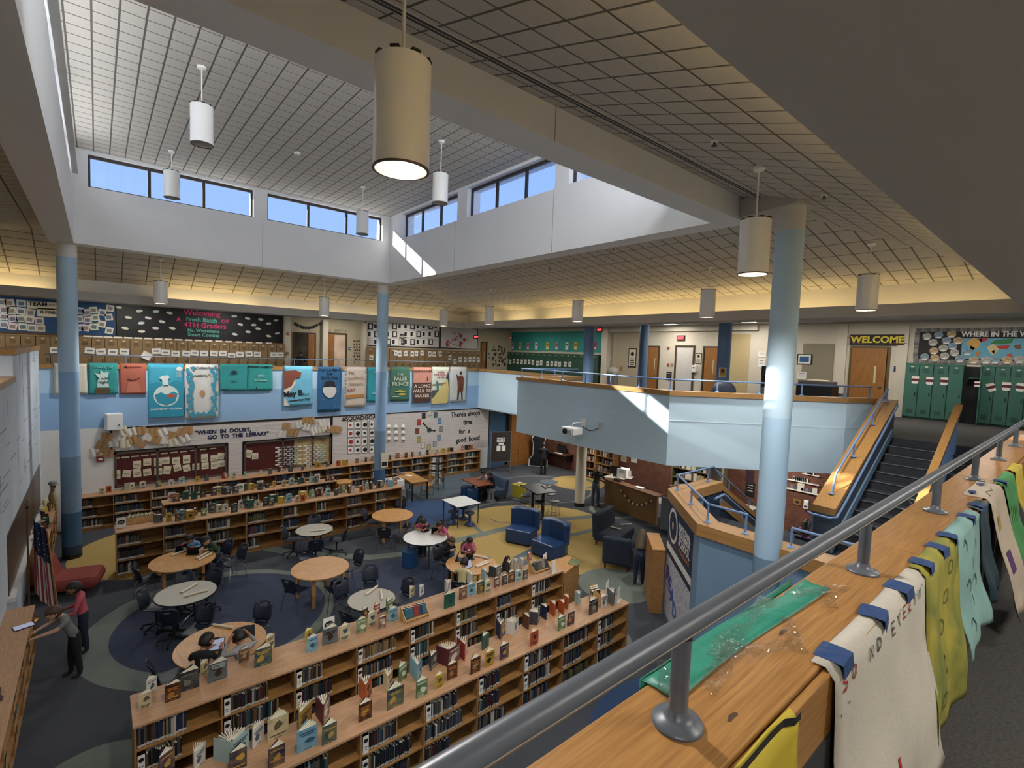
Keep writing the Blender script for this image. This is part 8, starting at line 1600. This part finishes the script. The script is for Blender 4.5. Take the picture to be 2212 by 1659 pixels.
def sit(key, label, h, shirt, pants, **kw):
    x, y, rz = SEATS[key]; d = Vector((math.sin(rz), -math.cos(rz))); return person(label, x+d.x*.02, y+d.y*.02, rz+math.pi, h, 'sit', shirt, pants, **kw)
ON = (((.15, .12, .17), (.05, .26, .185)), ((-.15, .12, .17), (-.05, .26, .185)))         # forearms on the table
CHIN = (((.15, .14, .17), (.05, .26, .185)), ((-.12, .2, .17), (-.04, .17, .30)))
sit('boy_blue', 'boy in a light blue shirt leaning over the oak table', 1.32, '#6f9fc8', '#2a3040', lean=.45, head=(.25, -.3), arms=ON, hair='black')
sit('boy_green', 'boy in a dark green top bent towards the tablet', 1.36, '#2f4a38', '#23262e', lean=.5, head=(.35, .5), arms=ON, hair='black', skin='light')
sit('boy_black', 'boy in black seen from behind holding a tablet', 1.38, '#15161a', '#15161a', lean=.3, head=(.2, -.5), arms=(((.16, .12, .17), (.12, .27, .22)), ((-.16, .12, .17), (-.04, .27, .21))), hair='black', skin='tan')
sit('boy_grey', 'boy in a light grey hoodie holding headphones to his head', 1.36, '#9a9a9a', '#2b2f38', lean=.28, head=(.3, 0), arms=(((.2, .13, .24), (.11, .14, .38)), ((-.2, .13, .24), (-.11, .14, .38))), hair='black')
sit('boy_hood', 'boy in a black hoodie with clasped hands at the oak table', 1.36, '#121317', '#1d2028', lean=.3, head=(.35, -.1), arms=(((.15, .12, .17), (.02, .2, .22)), ((-.15, .12, .17), (-.02, .2, .22))), hair='brown', skin='light')
sit('kid_pink', 'child in a pink shirt resting a cheek on one hand', 1.26, '#c45a8a', '#2a2d38', lean=.25, head=(.4, 0), arms=CHIN, hair='black', sleeve=False, logo='#e2dfe0')
sit('kid_yellow', 'child in a pale yellow shirt seen from behind', 1.28, '#c9bd8c', '#23262e', lean=.25, head=(.35, -.15), arms=ON, hair='black', sleeve=False)
# two girls in pink at the white table
for px, py, lab, st, lk in ((913, 1124, 'girl in pink with dark hair tied back at the white table, left one', 'pony', 0), (952, 1132, 'girl in pink with dark hair at the white table, right one', 'pony', .6)):
    p = onz(px, py, .46+.0975+.537*math.cos(.5)); d = TB['t8']-Vector((p.x, p.y)); rz = math.atan2(d.y, d.x)-math.pi/2; q_ = TB['t8']-d.normalized()*max(.64, d.length+.257)
    t = thing('round_stool', 'blue drum stool under the %s' % lab.split(' at')[0], 'stool', (q_.x, q_.y, 0)); MB().lathe([(.17, 0), (.175, .2), (.17, .42), (.15, .44)], n=24).build('cover', BSTOOL, t, smooth=True); MB().lathe([(.155, .44), (.14, .452)], n=24).build('seat_pad', BSTOOL, t)
    person(lab, q_.x, q_.y, rz, 1.3, 'sit', '#c0567f', '#2a2d38', lean=.5, head=(.3, lk), arms=ON, style=st, sleeve=False)
# sofa pair
for k, (x, y, lab, sh) in enumerate(((12.2, 15.95, 'small child in a white top reading on the slate sofa', '#b9a9b0'), (12.25, 15.5, 'small child in black reading on the slate sofa', '#1c1d22'))):
    person(lab, x, y, math.pi/2, 1.22, 'sit', sh, '#22252d', lean=.25, head=(.5, .3-.6*k), arms=ON, seat=.43)
# standing figures
person('boy in a grey shirt and black trousers reaching over the left bookcase', -.35, 11.15, math.pi/2+.15, 1.4, 'stand', '#6f736f', '#15161a', skin='light', hair='brown', lean=.38, head=(.35, 0), arms=(((.15, .16, .20), (.10, .33, .16)), ((-.15, .18, .2), (-.10, .36, .16))), sleeve=False)
person('boy in a pink red shirt and navy trousers beside the boy in grey', -.25, 11.95, math.pi/2-.1, 1.38, 'stand', '#b5505c', '#1a2136', skin='brown', hair='black', lean=.12, head=(.4, .2), arms=(((.15, .08, .1), (.12, .2, .08)), ((-.15, .08, .1), (-.12, .2, .08))))
person('person in dark clothes and a cap standing on the far carpet', 16.65, 17.2, -.7, 1.62, 'stand', '#171a24', '#14161c', '#b9b4a5', skin='light', hair='black', head=(.2, 0), arms=(((.15, .05, .1), (.06, .18, .06)), ((-.15, .06, .13), (-.04, .14, .27))))
person('woman in a black jacket and grey trousers leaning on the service desk', 15.02, 12.5, -1.15, 1.62, 'stand', '#141518', '#4a5260', skin='light', hair='brown', style='bob', lean=.2, head=(.35, 0), arms=(((.15, .14, .16), (.08, .28, .13)), ((-.15, .14, .16), (-.08, .28, .13))))
person('girl with long ash blond hair in a denim jacket seen from behind', 10.72, 7.35, -1.1, 1.42, 'stand', '#3f4a60', '#1d2740', '#8d8a80', skin='light', hair='blond', style='long', lean=.3, head=(.2, 0), arms=(((.15, .12, .13), (.1, .26, .1)), ((-.15, .12, .13), (-.1, .26, .1))))
p = onx(1718, 1120, 15.4); person('girl with long black curls in pink seated at the dark table', 16.1, 5.35, -math.pi/2+.1, 1.45, 'sit', '#a05a7a', '#1d2028', hair='black', style='long', lean=.2, head=(.2, 0), arms=ON)
t = thing('wooden_chair', 'dark chair under the girl with long black curls', 'chair', (16.08, 5.36, 0), math.pi/2+.1); MB().box(-.2, -.2, .42, .2, .2, .45).build('seat', CHAIRN, t, bevel=.01); MB().box(-.2, .19, .5, .2, .22, .8).build('backrest', CHAIRN, t, bevel=.01)
for sx in (-1, 1):
    for sy in (-1, 1): MB().tube([(sx*.18, sy*.18, 0), (sx*.18, sy*.18, .42)], .012, 6).build('leg', CHROME, t)
p = ony(651, 800, YU-.6); pp = person('dark haired person standing in the left classroom doorway, seen from behind', p.x, YU-.5, 0, 1.5, 'stand', '#141418', '#14161c', skin='tan', hair='black'); pp[0].location.z = 4.15
# tablets on the tables
CASEK, SCR = mat('black_tablet_case', '#17181b', .5), mat('tablet_screen', '#8d93a8', .3, emit=.5)
def tablet(px, py, rz, label, z=.722, screen=False, clip='#b5402f', zoff=0):
    p = onz(px, py, z); t = thing('tablet', label, 'tablet', (p.x, p.y, z+.001), rz); TL = Matrix.Rotation(-.35, 4, 'X'); MB().box(-.13, -.004, 0, .13, .008, .19, 0, TL).build('case', CASEK, t); MB().box(-.13, .0, 0, .13, .12, .006).build('stand_flap', CASEK, t)
    MB().box(-.118, -.0055, .012, .118, -.0042, .178, 0, TL).build('screen', SCR if screen else mat('tablet_dark', '#23252c', .3), t); MB().box(-.04, -.006, .165, .04, .0095, .2, 0, TL).build('handle_tab', mat('tab_'+clip[1:], clip, .5), t)
for a in ((391, 1190, 3.4, 'black tablet with an orange tab before the boy in light blue'), (418, 1195, 2.6, 'black tablet with an orange tab lying low before the boy in green'), (918, 1146, 3.3, 'black tablet with a red tab before the left girl in pink'), (941, 1150, 2.8, 'black tablet with a red tab before the right girl in pink'), (985, 1208, 3.9, 'black tablet slanted before the boy in the black hoodie'), (1012, 1207, 3.2, 'black tablet with a red tab before the pink child')): tablet(*a)
tablet(1013, 1228, .2, 'small tablet with a lit screen beside the child in pale yellow', .722, True); tablet(466, 1405, -.3, 'tablet with a bright screen held by the boy in black', .74, True, '#26282f'); tablet(532, 1378, -.2, 'small black tablet held up by the boy in the grey hoodie', .86, False, '#26282f')
o = MB().box(-.13, -.09, 0, .13, .09, .012).build('tablet', CASEK); o.location = (-1.0, 11.35, 1.003); o.rotation_euler = (0, 0, .3); tag(o, 'tablet lying on the left bookcase under the hands of the boy in grey', 'tablet'); MB().box(-.12, -.08, .012, .12, .08, .0135).build('screen', SCR, o)
# headphones of the boy in grey, ceiling details
SPK = mat('sprinkler_dark', '#2f2c2a', .5)
for k, (x, y, zf_, l) in enumerate(((5.2, 2.9, zn, 'dark sprinkler head in the near ceiling left of the lit pendant'), (7.6, 2.6, zn, 'sprinkler head near the pendant by the big column'), (10.4, 5.2, zr, 'sprinkler head in the right ceiling nearest the stairs'), (9.6, 7.8, zr, 'sprinkler head in the right ceiling, second'), (10.2, 10.6, zr, 'sprinkler head in the right ceiling, third'), (9.8, 13.6, zr, 'sprinkler head in the right ceiling, far one'), (12.4, 9.0, zr, 'sprinkler head in the right ceiling close to the cove'), (12.6, 4.2, zr, 'sprinkler head in the right ceiling near the welcome door'), (2.2, 8.6, None, 'dark sprinkler head in the high skylight ceiling'), (4.0, 18.3, zbk, 'sprinkler head in the back ceiling'))):
    z = CEIL if zf_ is None else zf_(x, y); t = thing('sprinkler', l, 'sprinkler', (x, y, z)); MB().lathe([(.05, 0), (.045, -.012), (.012, -.02)], n=14).build('plate', PLASTIC_W, t, smooth=True); MB().lathe([(.012, -.018), (.012, -.05), (.035, -.055), (.001, -.06)], n=10).build('head', SPK, t)
for x, y, l in ((3.9, 13.3, 'white smoke detector in the high skylight ceiling'),): t = thing('smoke_detector', l, 'smoke detector', (x, y, CEIL)); MB().lathe([(.08, 0), (.08, -.02), (.05, -.05), (0, -.052)], n=18, cap=False).build('body', PLASTIC_W, t, smooth=True); MB().lathe([(.015, -.05), (.012, -.056)], n=8).build('light', mat('exit_face', '#8f2e33', .4), t)
# slot diffusers in the tiled ceilings
def slot(label, a, b, zf_):
    t = thing('slot_diffuser', label, 'air diffuser', (0, 0, 0)); L = Vector((b[0]-a[0], b[1]-a[1], 0)); d = L.normalized(); s = Vector((-d.y, d.x, 0))
    for nm, o0, o1, m, dz in (('frame', -.075, .075, WHITE, .0), ('slot', -.055, -.012, BLACK, -.004), ('slot', .012, .055, BLACK, -.004)):
        mb = MB(); P = []
        for p_, o_ in ((a, o0), (b, o0), (b, o1), (a, o1)): q_ = Vector((p_[0], p_[1], 0))+s*o_; P.append((q_.x, q_.y, zf_(q_.x, q_.y)-.006+dz))
        mb._add(P+[(p_[0], p_[1], p_[2]+.008) for p_ in P], [(3,2,1,0),(4,5,6,7),(0,1,5,4),(1,2,6,5),(2,3,7,6),(3,0,4,7)]); mb.build(nm, m, t)
slot('long black double slot diffuser along the near beam', (-.8, 3.76), (8.2, 3.76), zn); slot('black double slot diffuser in the ceiling beyond the white end of the well', (-1.9, 5.5), (-1.9, 15.6), zl)
